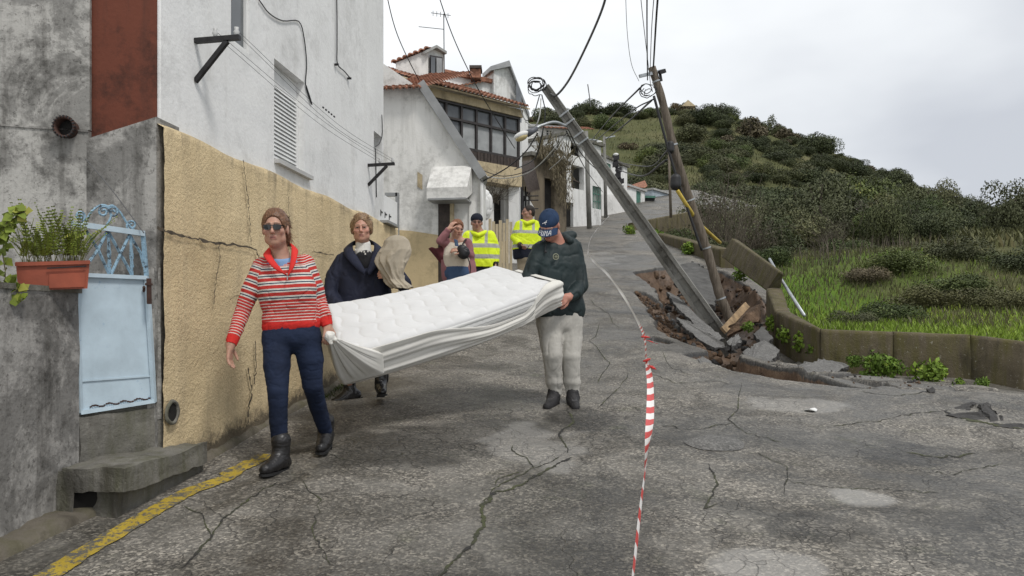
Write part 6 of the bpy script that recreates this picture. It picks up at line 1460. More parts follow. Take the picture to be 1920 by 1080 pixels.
# ================================================================== people farther up the street
HIVIS = N('fluorescent_yellow_jacket'); _t = HIVIS.attr('band')
HIVIS = HIVIS.done(HIVIS.mix(_t, HIVIS.ramp(HIVIS.noise(6, 3), [(.3, (.60, .74, .015)), (.7, (.72, .86, .03))]), (.36, .36, .33)), .6, HIVIS.bump(HIVIS.noise(40, 3), .3, .006), 0, .3)
NAVYT = fabric('navy_work_trousers', (.015, .017, .028), .85); BEIGET = fabric('beige_trousers', (.30, .25, .18), .9); JEANB = fabric('mid_blue_denim', (.05, .085, .16), .9)
def simple_person(label, d, hp, HRm, hs, sh, arms, hips, feet, skin, hairm, jacket, jr, wr=.006, h=.009, hair_th=.006, gloves=None, hands=(1, 1)):
    global d0
    d0 = d; t = thing('person', label, 'person', tuple(P(feet[0][0], 0, d)[:2]) + (ground_z(P(feet[0][0], 0, d)[0], d),), 'people in the street')
    hc = J(*hp); f = Field(); g = head(f, hc, HRm, hs, 1.02); shL, shR = J(*sh[0]), J(*sh[1]); mid = (shL + shR) / 2
    f.cone(hc + HRm @ np.array((0, .03, -.06)), mid + Z1 * .05, .055, .065, .03); hL, hR = J(*hips[0]), J(*hips[1]); hm = (hL + hR) / 2; axx = unit(shR - shL) * 1.0; axx[2] = 0; axx = unit(axx)
    torso(f, [(mid + Z1 * .01, .11, .055, axx), (mid * .5 + hm * .5, .09, .08, axx), (hm, .07, .09, axx)])
    for (a, s_, sd, dr, up, hk) in zip(arms, (shL, shR), (1, -1), ((-.1, -.2, -1), (.1, -.2, -1)), ((-1, 0, 0), (1, 0, 0)), hands):
        el, wr_ = J(*a[0]), J(*a[1]); f.chain([s_, el, wr_], [.045, .04, .028])
        if hk: hand(f, wr_, a[2] if len(a) > 2 else unit(wr_ - el) + np.array((0, -.2, 0)), a[3] if len(a) > 3 else up, sd, .7, 1.0)
    ank = []
    for q, ft in zip((hL, hR), feet):
        gx_ = P(ft[0], 0, d + ft[1]); gz_ = ground_z(gx_[0], gx_[1]); an_ = np.array((gx_[0], gx_[1], gz_ + .10)); kn_ = (q + an_) / 2 + np.array((0, -.03, .02)); f.chain([q, kn_, an_], [.075, .05, .035], .03); ank.append((q, kn_, an_))
    V, Q = f.mesh(.0068); col = skin_colors(V, hc, HRm, hs, skin, np.array(skin) * np.array((.8, .5, .5)), np.array(skin) * .25, np.array(skin) * np.array((1.1, .8, .75)), 1.02); obj('body', V, Q, SKINM, t, True, {'Col': col}); eyes(t, g, HRm, hs)
    f = Field(); hair_cap(f, g, HRm, hs, hair_th); V, Q = cloth(f, .007, [(.004, (60, 60, 40), 3)]); obj('hair', V, Q, hairm, t, True)
    return t, g, hc, shL, shR, hL, hR, ank, axx
def jacket_of(t, shL, shR, hm, arms, axx, lv, ra, name, mat, hem, neck, h=.009, wr=.007, attrs=None):
    f = Field(); torso(f, lv, .05)
    for s_, a in zip((shL, shR), arms): el, wr_ = J(*a[0]), J(*a[1]); f.chain([s_, (s_ + el) / 2, el, (el + wr_) / 2, wr_], list(ra), .03); f.sub(wr_ + unit(wr_ - el) * .06, (.06,) * 3, None, .004)
    f.sub(hem, (.5, .5, .1), None, .006); f.sub(neck, (.065, .09, .06), None, .01); V, Q = cloth(f, h, [(wr, (7, 7, 5), 4), (wr * .4, (16, 16, 12), 7)])
    return obj(name, V, Q, mat, t, True, attrs(V) if attrs else None)
def trousers_of(t, ank, hm, axx, mat, shoe=True):
    f = Field(); torso(f, [(hm + Z1 * .06, .08, .10, axx), (hm, .08, .105, axx)], .04)
    for q, kn_, an_ in ank: f.chain([q, kn_, an_], [.095, .075, .06], .03)
    V, Q = cloth(f, .011, [(.005, (8, 8, 8), 3)]); obj('trousers', V, Q, mat, t, True)
    for q, kn_, an_ in ank: boot(t, an_ + Z1 * .002, (0, -1), .12, 'shoe', 0, .26, BOOT, 1.0, False)
# -- woman holding her head
arms = [((826, 452, -.10), (841, 431, -.14), unit(np.array((.45, .1, .75))), (-.6, -.6, .2)), ((882, 478, -.02), (866, 470, -.18), unit(np.array((-.9, -.3, .1))), (0, -.6, .7))]
t, g, hc, shL, shR, hL, hR, ank, axx = simple_person('woman in an open mauve cardigan pressing one hand to her temple', 10.4, (857, 430, -.03), rot(28, 10, 6), .97, ((838, 456), (876, 456)), arms, ((848, 512), (868, 512)), ((848, 0), (868, .1)), (.44, .25, .18), HAIRR, None, None, hair_th=.016)
MAUVE = fabric('mauve_wool', (.27, .125, .135), .95); PLUM = fabric('plum_lining', (.115, .035, .04), .9); WTOP = fabric('cream_top', (.56, .50, .42), .9)
f = Field(); torso(f, [(J(857, 459, 0), .09, .065, axx), (J(857, 480, -.02), .085, .10, axx), (J(858, 497), .085, .10, axx)]); f.sub(J(857, 444, -.05), (.05, .08, .05), None, .01); V, Q = cloth(f, .008, [(.004, (8, 8, 8), 3)]); obj('cream_top', V, Q, WTOP, t, True)
f = Field(); torso(f, [(J(857, 458, .03), .11, .075, axx), (J(858, 480, .03), .115, .10, axx), (J(860, 500, .03), .12, .11, axx), (J(861, 518, .03), .12, .11, axx)])
for s_, a in zip((shL, shR), arms): el, wr_ = J(*a[0]), J(*a[1]); f.chain([s_, el, wr_], [.065, .058, .045], .03); f.sub(wr_ + unit(wr_ - el) * .055, (.055,) * 3, None, .004)
f.sub(J(856, 490, -.17), (.085, .16, .30), None, .02); V, Q = cloth(f, .009, [(.006, (8, 8, 5), 3)]); obj('cardigan', V, Q, MAUVE, t, True)
V = []; n1, n2 = 16, 12; c4 = [J(836, 460, -.05), J(803, 467, .0), J(826, 494, .02), J(842, 494, -.08)]
for j in range(n2 + 1):
    for i in range(n1 + 1):
        a, b = i / n1, j / n2; p = c4[0] * (1 - a) * (1 - b) + c4[1] * a * (1 - b) + c4[2] * a * b + c4[3] * (1 - a) * b; V.append(p + np.array((0, .02 * math.sin(a * 7 + b * 3), .012 * math.sin(a * 9))))
o = obj('coat_flap', V, grid_faces(n2 + 1, n1 + 1), PLUM, t, True); so = o.modifiers.new('solid', 'SOLIDIFY'); so.thickness = .012
trousers_of(t, ank, (hL + hR) / 2, axx, JEANB)
bg = thing('handbag', 'black handbag hanging from the arm of the woman in mauve', 'bag', tuple(J(870, 490, -.18))); f = Field(); f.ell(J(869, 474, -.20), (.085, .05, .085), rot(0, 0, 10), .02); f.ell(J(866, 466, -.2), (.06, .045, .05), None, .02); V, Q = cloth(f, .008, [(.008, (9, 9, 9), 2)]); obj('bag_body', V, Q, simple('black_bag_nylon', (.012, .012, .014), .5), bg, True); mb = MB(); mb.tube(smooth_path([J(864, 466, -.19), J(872, 450, -.10), J(877, 452, .02)], 12), .010, 6); mb.tube(smooth_path([J(876, 480, -.2), J(882, 500, -.2), J(880, 520, -.2)], 12), .008, 6); mb.build('bag_strap', IRON, bg)
ph = thing('phone', 'small blue phone held in front of the woman in mauve', 'phone', tuple(J(857, 456, -.22))); rock('phone_body', [J(853, 461, -.22), J(860, 462, -.20), J(860, 462, -.18), J(853, 461, -.2), J(851, 448, -.22), J(858, 450, -.20), J(858, 450, -.18), J(851, 448, -.2)], simple('blue_case', (.03, .06, .16), .4), ph, .001, 5, 2); px_slab([(854, 459, d0 - .225), (853, 450, d0 - .225), (857, 451, d0 - .212), (858, 460, d0 - .212)], (0, .002, 0), 'screen', simple('screen', (.05, .09, .14), .2), ph)
# -- worker in a dark woolly hat, facing the camera
arms = [((868, 466, -.02), (866, 490, -.08)), ((928, 466, .0), (929, 490, -.04))]
t, g, hc, shL, shR, hL, hR, ank, axx = simple_person('rescue worker in a fluorescent yellow jacket and dark knit hat facing downhill', 11.2, (894, 418, -.02), rot(4, 6, 0), .98, ((878, 443), (919, 442)), arms, ((888, 505), (909, 505)), ((887, 0), (910, .05)), (.36, .20, .145), HAIRD, None, None)
lv = [(J(898, 444, .02), .125, .080, axx), (J(898, 462), .125, .115, axx), (J(898, 482), .125, .125, axx), (J(899, 500), .13, .125, axx)]
zb1, zb2 = J(0, 462)[2], J(0, 482)[2]; xa, xb = J(884, 0)[0], J(912, 0)[0]
def bands(V): return {'band': np.maximum.reduce([((np.abs(V[:, 2] - zb1) < .028)).astype(float), ((np.abs(V[:, 2] - zb2) < .028)).astype(float), ((np.abs(V[:, 0] - xa) < .022) & (V[:, 2] > zb1)).astype(float), ((np.abs(V[:, 0] - xb) < .022) & (V[:, 2] > zb1)).astype(float)])}
jacket_of(t, shL, shR, None, arms, axx, lv, (.075, .075, .068, .062, .056), 'hi_vis_jacket', HIVIS, J(899, 503, 0) - Z1 * .085, J(896, 430, -.03), .0085, .008, bands)
f = Field(); f.chain([J(884, 436, -.02), J(896, 441, -.10), J(910, 436, -.02)], [.035, .03, .035], .03); V, Q = f.mesh(.009); obj('jacket_collar', V, Q, HIVIS, t, True, {'band': np.zeros(len(V))}); trousers_of(t, ank, (hL + hR) / 2, axx, NAVYT)
f = Field(); f.ell(g(0, .016, .055), (.088, .105, .085), rot(4, 6, 0), .01); f.sub(g(0, 0, -.05), (.3, .3, .082), rot(4, 6, 0), .006); V, Q = cloth(f, .006, [(.002, (80, 80, 80), 2)]); obj('knit_hat', V, Q, fabric('dark_knit_hat', (.014, .016, .026)), t, True)
mb = MB(); HRm = rot(4, 6, 0)
for q in (-1, 1):
    mb.tube([g(q * .03 + .018 * math.cos(a), -.104, .010 + .015 * math.sin(a)) for a in np.linspace(0, 6.283, 14)], .0025, 4, False); mb.bar(g(q * .048, -.10, .014), g(q * .074, .0, .014), .003, .004)
mb.build('eyeglasses', IRON, t)
f = Field(); f.ell(J(929, 494, -.05), (.04, .045, .06), None, .01); V, Q = f.mesh(.008); obj('glove', V, Q, IRON, t, True); f = Field(); f.ell(J(866, 494, -.09), (.04, .045, .06), None, .01); V, Q = f.mesh(.008); obj('glove', V, Q, IRON, t, True)
# -- worker seen in profile
arms = [((964, 446, -.04), (973, 457, -.16), unit(np.array((.5, -.4, -.5)))), ((1008, 448, .05), (1008, 468, .0))]
t, g, hc, shL, shR, hL, hR, ank, axx = simple_person('rescue worker in a fluorescent yellow jacket looking sideways beside the man in the cap', 13.0, (990, 399, 0), rot(-68, 2, 0), 1.0, ((974, 422, -.03), (1004, 421, .05)), arms, ((980, 485), (1000, 485)), ((980, 0), (1001, .1)), (.36, .20, .145), HAIRD, None, None)
lv = [(J(989, 423, .02), .12, .080, axx), (J(988, 440), .12, .115, axx), (J(988, 455), .12, .12, axx), (J(988, 467), .125, .12, axx)]
zb1 = J(0, 436)[2]; zb2 = J(0, 463)[2]; xa, xb = J(977, 0)[0], J(1000, 0)[0]
jacket_of(t, shL, shR, None, arms, axx, lv, (.072, .072, .064, .06, .052), 'hi_vis_jacket', HIVIS, J(989, 469, 0) - Z1 * .085, J(989, 411, -.03), .0085, .008, bands)
f = Field(); f.chain([J(978, 415, -.03), J(988, 419, -.09), J(1000, 415, -.02)], [.035, .03, .035], .03); V, Q = f.mesh(.009); obj('jacket_collar', V, Q, HIVIS, t, True, {'band': np.zeros(len(V))})
f = Field(); torso(f, [(J(988, 466), .12, .118, axx), (J(988, 480), .12, .115, axx)], .04); f.sub(J(988, 496, 0), (.4, .4, .09), None, .01); V, Q = cloth(f, .01, [(.005, (8, 8, 8), 3)]); obj('jacket_hem', V, Q, NAVYT, t, True); trousers_of(t, ank, (hL + hR) / 2, axx, BEIGET)
f = Field(); f.ell(J(976, 461, -.18), (.045, .045, .05), None, .01); V, Q = f.mesh(.008); obj('glove', V, Q, IRON, t, True)
# ================================================================== blue gate, planter
gd_ = lambda px: 4.30 + (px - 143) / 145 * .36
G = lambda x, y, o=0.: P(x, y, gd_(x) - o)
bg_ = thing('metal_gate', 'pale blue sheet metal gate with a scrolled iron top, hanging askew', 'gate', tuple(G(215, 765)))
mb = MB(); mb.prism([G(144, 517), G(275, 523), G(288, 752), G(151, 773)], (.012, .018, 0)); mb.build('gate_panel', BLUEM, bg_)
mb = MB()
for a, b in (((142, 515), (276, 521)), ((275, 521), (289, 754)), ((289, 752), (150, 774)), ((150, 774), (143, 515))): mb.bar(G(*a, .008), G(*b, .008), .022, .026, (0, 1, 0))
mb.bar(G(147, 715, .004), G(286, 705, .004), .008, .006, (0, 1, 0)); mb.build('gate_frame', BLUEM, bg_)
mb = MB(); mb.bar(G(136, 419, .01), G(269, 438, .01), .03, .032, (0, 1, 0)); mb.build('top_rail', BLUEM, bg_)
mb = MB(); mb.bar(G(268, 437, .008), G(275, 521, .008), .02, .02, (0, 1, 0)); mb.build('side_bar', BLUED, bg_)
for pts in ([(160, 430), (184, 468), (206, 517)], [(202, 432), (184, 468), (168, 490)], [(202, 432), (226, 476), (249, 519)], [(243, 440), (226, 476), (207, 517)], [(243, 440), (264, 475), (270, 500)]):
    for a, b in zip(pts[:-1], pts[1:]): mb = MB(); mb.bar(G(*a, .004), G(*b, .004), .014, .008, (0, 1, 0)); mb.build('diamond_bar', BLUED, bg_)
for x0_, x1_, y0_, y1_ in ((203, 206, 435, 516), (245, 248, 442, 518)):
    mb = MB(); k = 14
    for q in range(k):
        a = G(x0_ + (x1_ - x0_) * q / k, y0_ + (y1_ - y0_) * q / k, .006); b = G(x0_ + (x1_ - x0_) * (q + 1) / k, y0_ + (y1_ - y0_) * (q + 1) / k, .006)
        tw = .004 + .009 * abs(math.sin(q * .75)) * (1 if 3 < q < 11 else 0); mb.bar(a, b, .008 + tw, .008, (0, 1, 0))
    mb.build('twisted_bar', BLUED, bg_)
def spiral(c, r, turns, a0, sgn=1, n=40):
    return [G(c[0] + r * (1 - .8 * t) * math.cos(a0 + sgn * turns * 6.283 * t), c[1] - r * (1 - .8 * t) * math.sin(a0 + sgn * turns * 6.283 * t), .01) for t in np.linspace(0, 1, n)]
for pth in (spiral((150, 405), 10, 1.5, -1.2, 1), spiral((247, 422), 10, 1.5, -1.8, -1), spiral((194, 397), 11, 1.5, 0, 1), spiral((212, 398), 11, 1.5, 3.14, -1), smooth_path([G(160, 416, .01), G(172, 396, .01), G(188, 385, .01), G(202, 388, .01), G(208, 405, .01), G(200, 422, .01)], 24), smooth_path([G(202, 388, .01), G(212, 386, .01), G(225, 398, .01), G(238, 418, .01), G(252, 432, .01)], 24)):
    mb = MB(); mb.tube(pth, .0065, 5); mb.build('scroll', BLUED, bg_, True)
mb = MB(); mb.tube([G(270, 538, .03), G(270, 546, .0)], .008, 8); mb.build('lock', RUST, bg_)
mb = MB()
q = P(262, 741, 4.5); 
for k in range(26):
    x = 170 + k * 4.4; mb.ell(G(x, 771 - (x - 150) * .152 - 5 - 2 * math.sin(k), .012), (.007 + .003 * (k % 3), .003, .005), 6, 4)
o = mb.build('rust_blisters', RUST, bg_); o['kind'] = 'stuff'
# planter
pl = thing('planter_box', 'long terracotta plastic planter on the garden wall', 'planter', tuple(P(100, 545, 4.02)))
T = lambda x, y, dd=0.: P(x, y, 3.98 + dd + (x - 30) / 138 * .16)
mb = MB(); mb.hexa([T(34, 545), T(164, 541), T(160, 540, .15), T(40, 544, .15), T(30, 497), T(168, 493), T(165, 493, .17), T(33, 496, .17)]); mb.build('trough', TERRA, pl)
mb = MB(); mb.hexa([T(28, 499, -.012), T(169, 495, -.012), T(167, 495, .18), T(30, 498, .18), T(28, 492, -.012), T(169, 488, -.012), T(167, 488, .18), T(30, 491, .18)]); mb.build('rim', TERRA, pl)
mb = MB(); mb.hexa([T(92, 540, -.008), T(158, 538, -.008), T(158, 538, .01), T(92, 540, .01), T(92, 514, -.008), T(160, 511, -.008), T(160, 511, .01), T(92, 514, .01)]); mb.build('front_panel', TERRA, pl)
mb = MB(); mb.bar(T(88, 503, -.016), T(162, 499, -.016), .006, .006); mb.build('hanger', IRON, pl)
def leaf_quads(c, d, nrm_, L, W, tone, bend=.2):
    """diamond-ish leaves: base c, direction d, face normal nrm_ -> arrays"""
    d = d / (np.linalg.norm(d, axis=1)[:, None] + 1e-9); s = np.cross(d, nrm_); s /= np.linalg.norm(s, axis=1)[:, None] + 1e-9
    L = np.broadcast_to(L, (len(c),))[:, None]; W = np.broadcast_to(W, (len(c),))[:, None]; up = np.cross(s, d)
    V = np.stack([c, c + d * L * .5 + s * W * .5, c + d * L - up * L * bend, c + d * L * .5 - s * W * .5], 1).reshape(-1, 3)
    return V, np.arange(len(c) * 4).reshape(-1, 4), np.repeat(tone, 4)
rg = np.random.default_rng(11); cs, ds, ns, Ls, ts = [], [], [], [], []; stems = MB()
fern = thing('fern', 'yellow-green sword fern filling the terracotta planter', 'fern', tuple(T(100, 495, .08)))
for k in range(95):
    b = T(rg.uniform(42, 158), 494, rg.uniform(.02, .15)); az = rg.uniform(0, 6.283); lean = rg.uniform(.15, .85); L = rg.uniform(.16, .33); tip = rg.uniform(0, 1); p = b.copy(); d = np.array((math.cos(az) * lean * .5, math.sin(az) * lean * .5 - .1, 1.)); pth = [p.copy()]
    for q in range(16):
        d = unit(d + np.array((math.cos(az), math.sin(az), -.6)) * .055 * lean); p = p + d * L / 16; pth.append(p.copy())
        if q > 2:
            sdv = unit(np.cross(d, (math.cos(az), math.sin(az), .4)))
            for s in (-1, 1): cs.append(p); ds.append(sdv * s + d * .5); ns.append(np.cross(sdv * s, d) + rg.normal(0, .2, 3)); Ls.append(.026 * (1 - .65 * q / 16)); ts.append(tip * .7 + rg.uniform(0, .3))
    stems.tube(pth[::3], .0016, 3, False)
V, Q, tn = leaf_quads(np.array(cs), np.array(ds), np.array(ns), np.array(Ls), .0105, np.array(ts)); obj('fronds', V, Q, LEAF['fern'], fern, False, {'tone': tn}); stems.build('stems', simple('fern_stem', (.10, .11, .03)), fern)
vine = thing('climbing_plant', 'sparse climbing plant with broad yellowing leaves at the picture edge', 'plant', tuple(P(5, 560, 3.95))); cs, ds, ns, Ls, ts = [], [], [], [], []; st_b = MB()
for pth in ([(-25, 600, 3.9), (-5, 560, 3.9), (10, 520, 3.88), (5, 470, 3.88), (15, 430, 3.86), (35, 400, 3.84)], [(-20, 560, 3.86), (5, 545, 3.85), (25, 530, 3.84), (40, 565, 3.83)], [(-20, 470, 3.86), (0, 440, 3.85), (20, 408, 3.84), (50, 395, 3.83)]):
    q = smooth_path([P(*a) for a in pth], 24); st_b.tube(q, .003, 4)
    for i in range(3, len(q)):
        for r_ in range(2): cs.append(q[i]); ds.append(np.array((rg.normal(0, 1), rg.normal(-.4, .4), rg.normal(.1, .6)))); ns.append(np.array((rg.normal(0, .4), -1, rg.normal(.4, .4)))); Ls.append(rg.uniform(.03, .065)); ts.append(rg.uniform(0, 1))
V, Q, tn = leaf_quads(np.array(cs), np.array(ds), np.array(ns), np.array(Ls), np.array(Ls) * .8, np.array(ts)); obj('leaves', V, Q, LEAF['fern'], vine, False, {'tone': tn}); st_b.build('stems', simple('vine_stem', (.10, .08, .05)), vine)

# ================================================================== poles
cp_ = thing('concrete_pole', 'leaning concrete power pole with a ribbed shaft snapped into the hole', 'pole', tuple(P(1355, 632, 12.2)))
pa, pb = P(1372, 658, 12.25), P(1022, 163, 11.7); ax_ = unit(pb - pa); L = np.linalg.norm(pb - pa); fd = unit(np.array((-.35, -1, 0)) - ax_ * (np.array((-.35, -1, 0)) @ ax_)); sd = np.cross(ax_, fd)
def beam(a, b, wa, wb, ha, hb, o0, o1, f0=0., f1=0.):
    """tapered bar offset along sd by o*width, along fd by f"""
    V = []
    for (p, w, h, o, ff) in ((a, wa, ha, o0, f0), (b, wb, hb, o1, f1)):
        for (s, f_) in ((-1, -1), (1, -1), (1, 1), (-1, 1)): V.append(p + sd * (o + s * w / 2) + fd * (ff + f_ * h / 2))
    return V
w0_, w1_ = .25, .13
MB().hexa(beam(pa, pb, w0_ * .5, w1_ * .5, .10, .07, 0, 0)).build('web', POLEC, cp_)
for s in (-1, 1): MB().hexa(beam(pa, pb, w0_ * .24, w1_ * .26, .20, .13, s * w0_ * .38, s * w1_ * .37)).build('flange', POLEC, cp_)
for k in range(11):
    t = .03 + k * .085; p = pa + (pb - pa) * t; w = w0_ + (w1_ - w0_) * t; MB().hexa(beam(p, p + ax_ * (.10 if k < 8 else .2), w * .54, w * .54, .15 - .06 * t, .15 - .06 * t, 0, 0)).build('rung', POLEC, cp_)
for t in (.80, .825, .87, .9):
    p = pa + (pb - pa) * t; w = w0_ + (w1_ - w0_) * t; MB().hexa(beam(p, p + ax_ * .025, w * 1.06, w * 1.06, .17, .17, 0, 0)).build('steel_band', GALV, cp_)
mb = MB(); mb.tube(smooth_path([P(1062, 236, 11.7), P(1040, 229, 11.6), P(1016, 235, 11.5), P(1006, 240, 11.45)], 16), .022, 8); mb.build('lamp_arm', GALV, cp_, True)
lm = thing('street_lamp', 'tilted street lamp head with a milky bowl hanging off the leaning concrete pole', 'lamp', tuple(P(985, 256, 11.4)))
a, b = P(1007, 241, 11.45), P(988, 251, 11.42); mb = MB(); mb.tube([a, a * .5 + b * .5, b], [.035, .045, .055], 10); mb.build('lamp_neck', LAMPD, lm, True)
Rl = rot(0, 0, -24); c = P(978, 255, 11.4); f = Field(); f.ell(c, (.115, .075, .05), Rl, .01); V, Q = f.mesh(.008); q = (V - c) @ Rl; obj('lamp_housing', V + (Rl @ np.array((0, 0, .012))), Q, LAMPW, lm, True)
f = Field(); f.ell(c + Rl @ np.array((-.01, 0, -.018)), (.095, .068, .05), Rl, .01); V, Q = f.mesh(.008); obj('lamp_bowl', V, Q, LAMPG, lm, True)
def tangle(name, label, c, r, n, seed, rad=.006, squash=.8):
    t = thing(name, label, 'cable', tuple(c)); rg = np.random.default_rng(seed)
    for k in range(n):
        a0 = rg.uniform(0, 6.283); rr = r * rg.uniform(.55, 1.05); tl = rg.uniform(-.5, .5); cc = c + rg.normal(0, r * .18, 3); q = [cc + np.array((rr * math.cos(a0 + a), tl * rr * math.sin(a0 + a * 1.3), squash * rr * math.sin(a0 + a))) + rg.normal(0, r * .05, 3) for a in np.linspace(0, rg.uniform(4, 6.5), 14)]
        mb = MB(); mb.tube(smooth_path(q, 40), rad, 4); mb.build('loop', CABLE, t, True)
tangle('cable_tangle', 'tangle of black cable loops at the tip of the leaning concrete pole', P(1004, 160, 11.65), .12, 9, 3, .007)
wp_ = thing('timber_pole', 'weathered timber utility pole leaning over the hole', 'pole', tuple(P(1362, 585, 13.2)))
pth = smooth_path([P(1372, 606, 13.2), P(1352, 560, 13.2), P(1340, 520, 13.2), P(1318, 445, 13.15), P(1290, 365, 13.1), P(1262, 272, 13.0), P(1242, 190, 13.0), P(1222, 126, 12.95)], 60); rr = np.linspace(.080, .062, len(pth)) * (1 + .05 * np.sin(np.arange(len(pth)) * 1.3))
o = MB().tube(pth, rr, 14).build('shaft', TIMBER, wp_, True)
mb = MB(); mb.bar(P(1199, 143, 12.85), P(1246, 132, 13.0), .04, .05); mb.build('crossarm', GALV, wp_); mb = MB(); mb.bar(P(1237, 136, 12.95), P(1240, 152, 12.95), .03, .04); mb.bar(P(1236, 136, 12.9), P(1247, 133, 12.95), .05, .06); mb.build('arm_fitting', IRON, wp_)
for (x, y, w, h) in ((1257, 276, .11, .19), (1267, 341, .16, .20)):
    c = P(x, y, 12.85); f = Field(); f.chain([c + (0, 0, h / 2 - .05), c - (0, 0, h / 2 - .05)], [w * .52, w * .56], .02); V, Q = f.mesh(.012); bx = obj('junction_box', V, Q, CABLE, wp_, True); mb = MB(); mb.bar(c + (0, .05, 0), c + (.12, .2, -.02), .03, .03); mb.build('box_bracket', IRON, bx)
for y in (300, 400): 
    p = pth[int((y - 126) / 470 * 59 * 1.0)] if False else None
for i in (8, 22, 31, 40, 52):
    p = pth[i]; mb = MB(); mb.tube([p - unit(pth[i] - pth[i - 1]) * .012, p + unit(pth[i] - pth[i - 1]) * .012], float(rr[i]) + .008, 14); mb.build('steel_band', GALV, wp_)
tangle('cable_tangle', 'ring of looped cables near the top of the timber pole', P(1214, 172, 12.8), .12, 5, 8, .007)
cable('pole_conduit', 'black cable conduit strapped down the timber pole', [P(1226, 180, 12.8), P(1248, 262, 12.82), P(1268, 330, 12.85), P(1292, 400, 12.9), P(1316, 470, 12.95)], .022, CABLE, 6)
cable('yellow_pipe', 'bright yellow plastic pipe bent away from the timber pole', [P(1270, 357, 12.8), P(1280, 373, 12.85), P(1293, 393, 12.95), P(1310, 418, 13.4), P(1350, 455, 14.5)], np.array([.032] * 1)[0], YCABLE, 8)
def thin_pole(label, x0, y0, x1, y1, d, r, mat=POLEC, name='far_pole'):
    t = thing(name, label, 'pole', tuple(P(x1, y1, d)), 'poles up the street'); mb = MB(); mb.tube([P(x1, y1 + 4, d), P((x0 + x1) / 2, (y0 + y1) / 2, d), P(x0, y0, d)], [r, r * .9, r * .75], 8); mb.build('shaft', mat, t, True); return t
t = thin_pole('upright concrete lamp pole before the tower house', 1099, 246, 1105, 424, 31.5, .10); mb = MB(); mb.tube(smooth_path([P(1100, 262, 31.5), P(1112, 262, 31.4), P(1122, 264, 31.3)], 10), .03, 6); mb.build('lamp_arm', GALV, t); mb = MB(); mb.ell(P(1124, 266, 31.3), (.12, .07, .05)); mb.build('lamp_head', LAMPW, t, True)
t = thin_pole('slim concrete pole with a crossbar by the house at the bend', 1133, 255, 1136, 408, 39, .09); mb = MB(); mb.bar(P(1134, 259, 39), P(1153, 255, 39), .05, .05); mb.build('crossbar', GALV, t)
t = thin_pole('thin grey pole standing behind the timber pole', 1254, 284, 1258, 404, 24, .045, TIMBER)
t = thing('cable_pole', 'twisted dark pole wrapped in cables at the bend', 'pole', tuple(P(1171, 375, 37))); mb = MB(); q = smooth_path([P(1152, 290, 37), P(1156, 312, 37), P(1160, 330, 37), P(1164, 350, 37), P(1172, 378, 37)], 30); mb.tube(q, .09 + .03 * np.sin(np.arange(len(q)) * 2.1), 8); mb.build('shaft', IRON, t, True)
for k in range(7): mb = MB(); c = q[2 + 4 * k if 2 + 4 * k < len(q) else -1]; mb.obox(c + (.05 * (-1) ** k, -.1, 0), (.13, 0, .03), (0, .06, 0), (0, 0, .11)); mb.build('splice_box', IRON, t)
mb = MB(); mb.ell(P(1155, 290, 36.9), (.13, .1, .08)); mb.build('lamp_head', LAMPW, t, True)
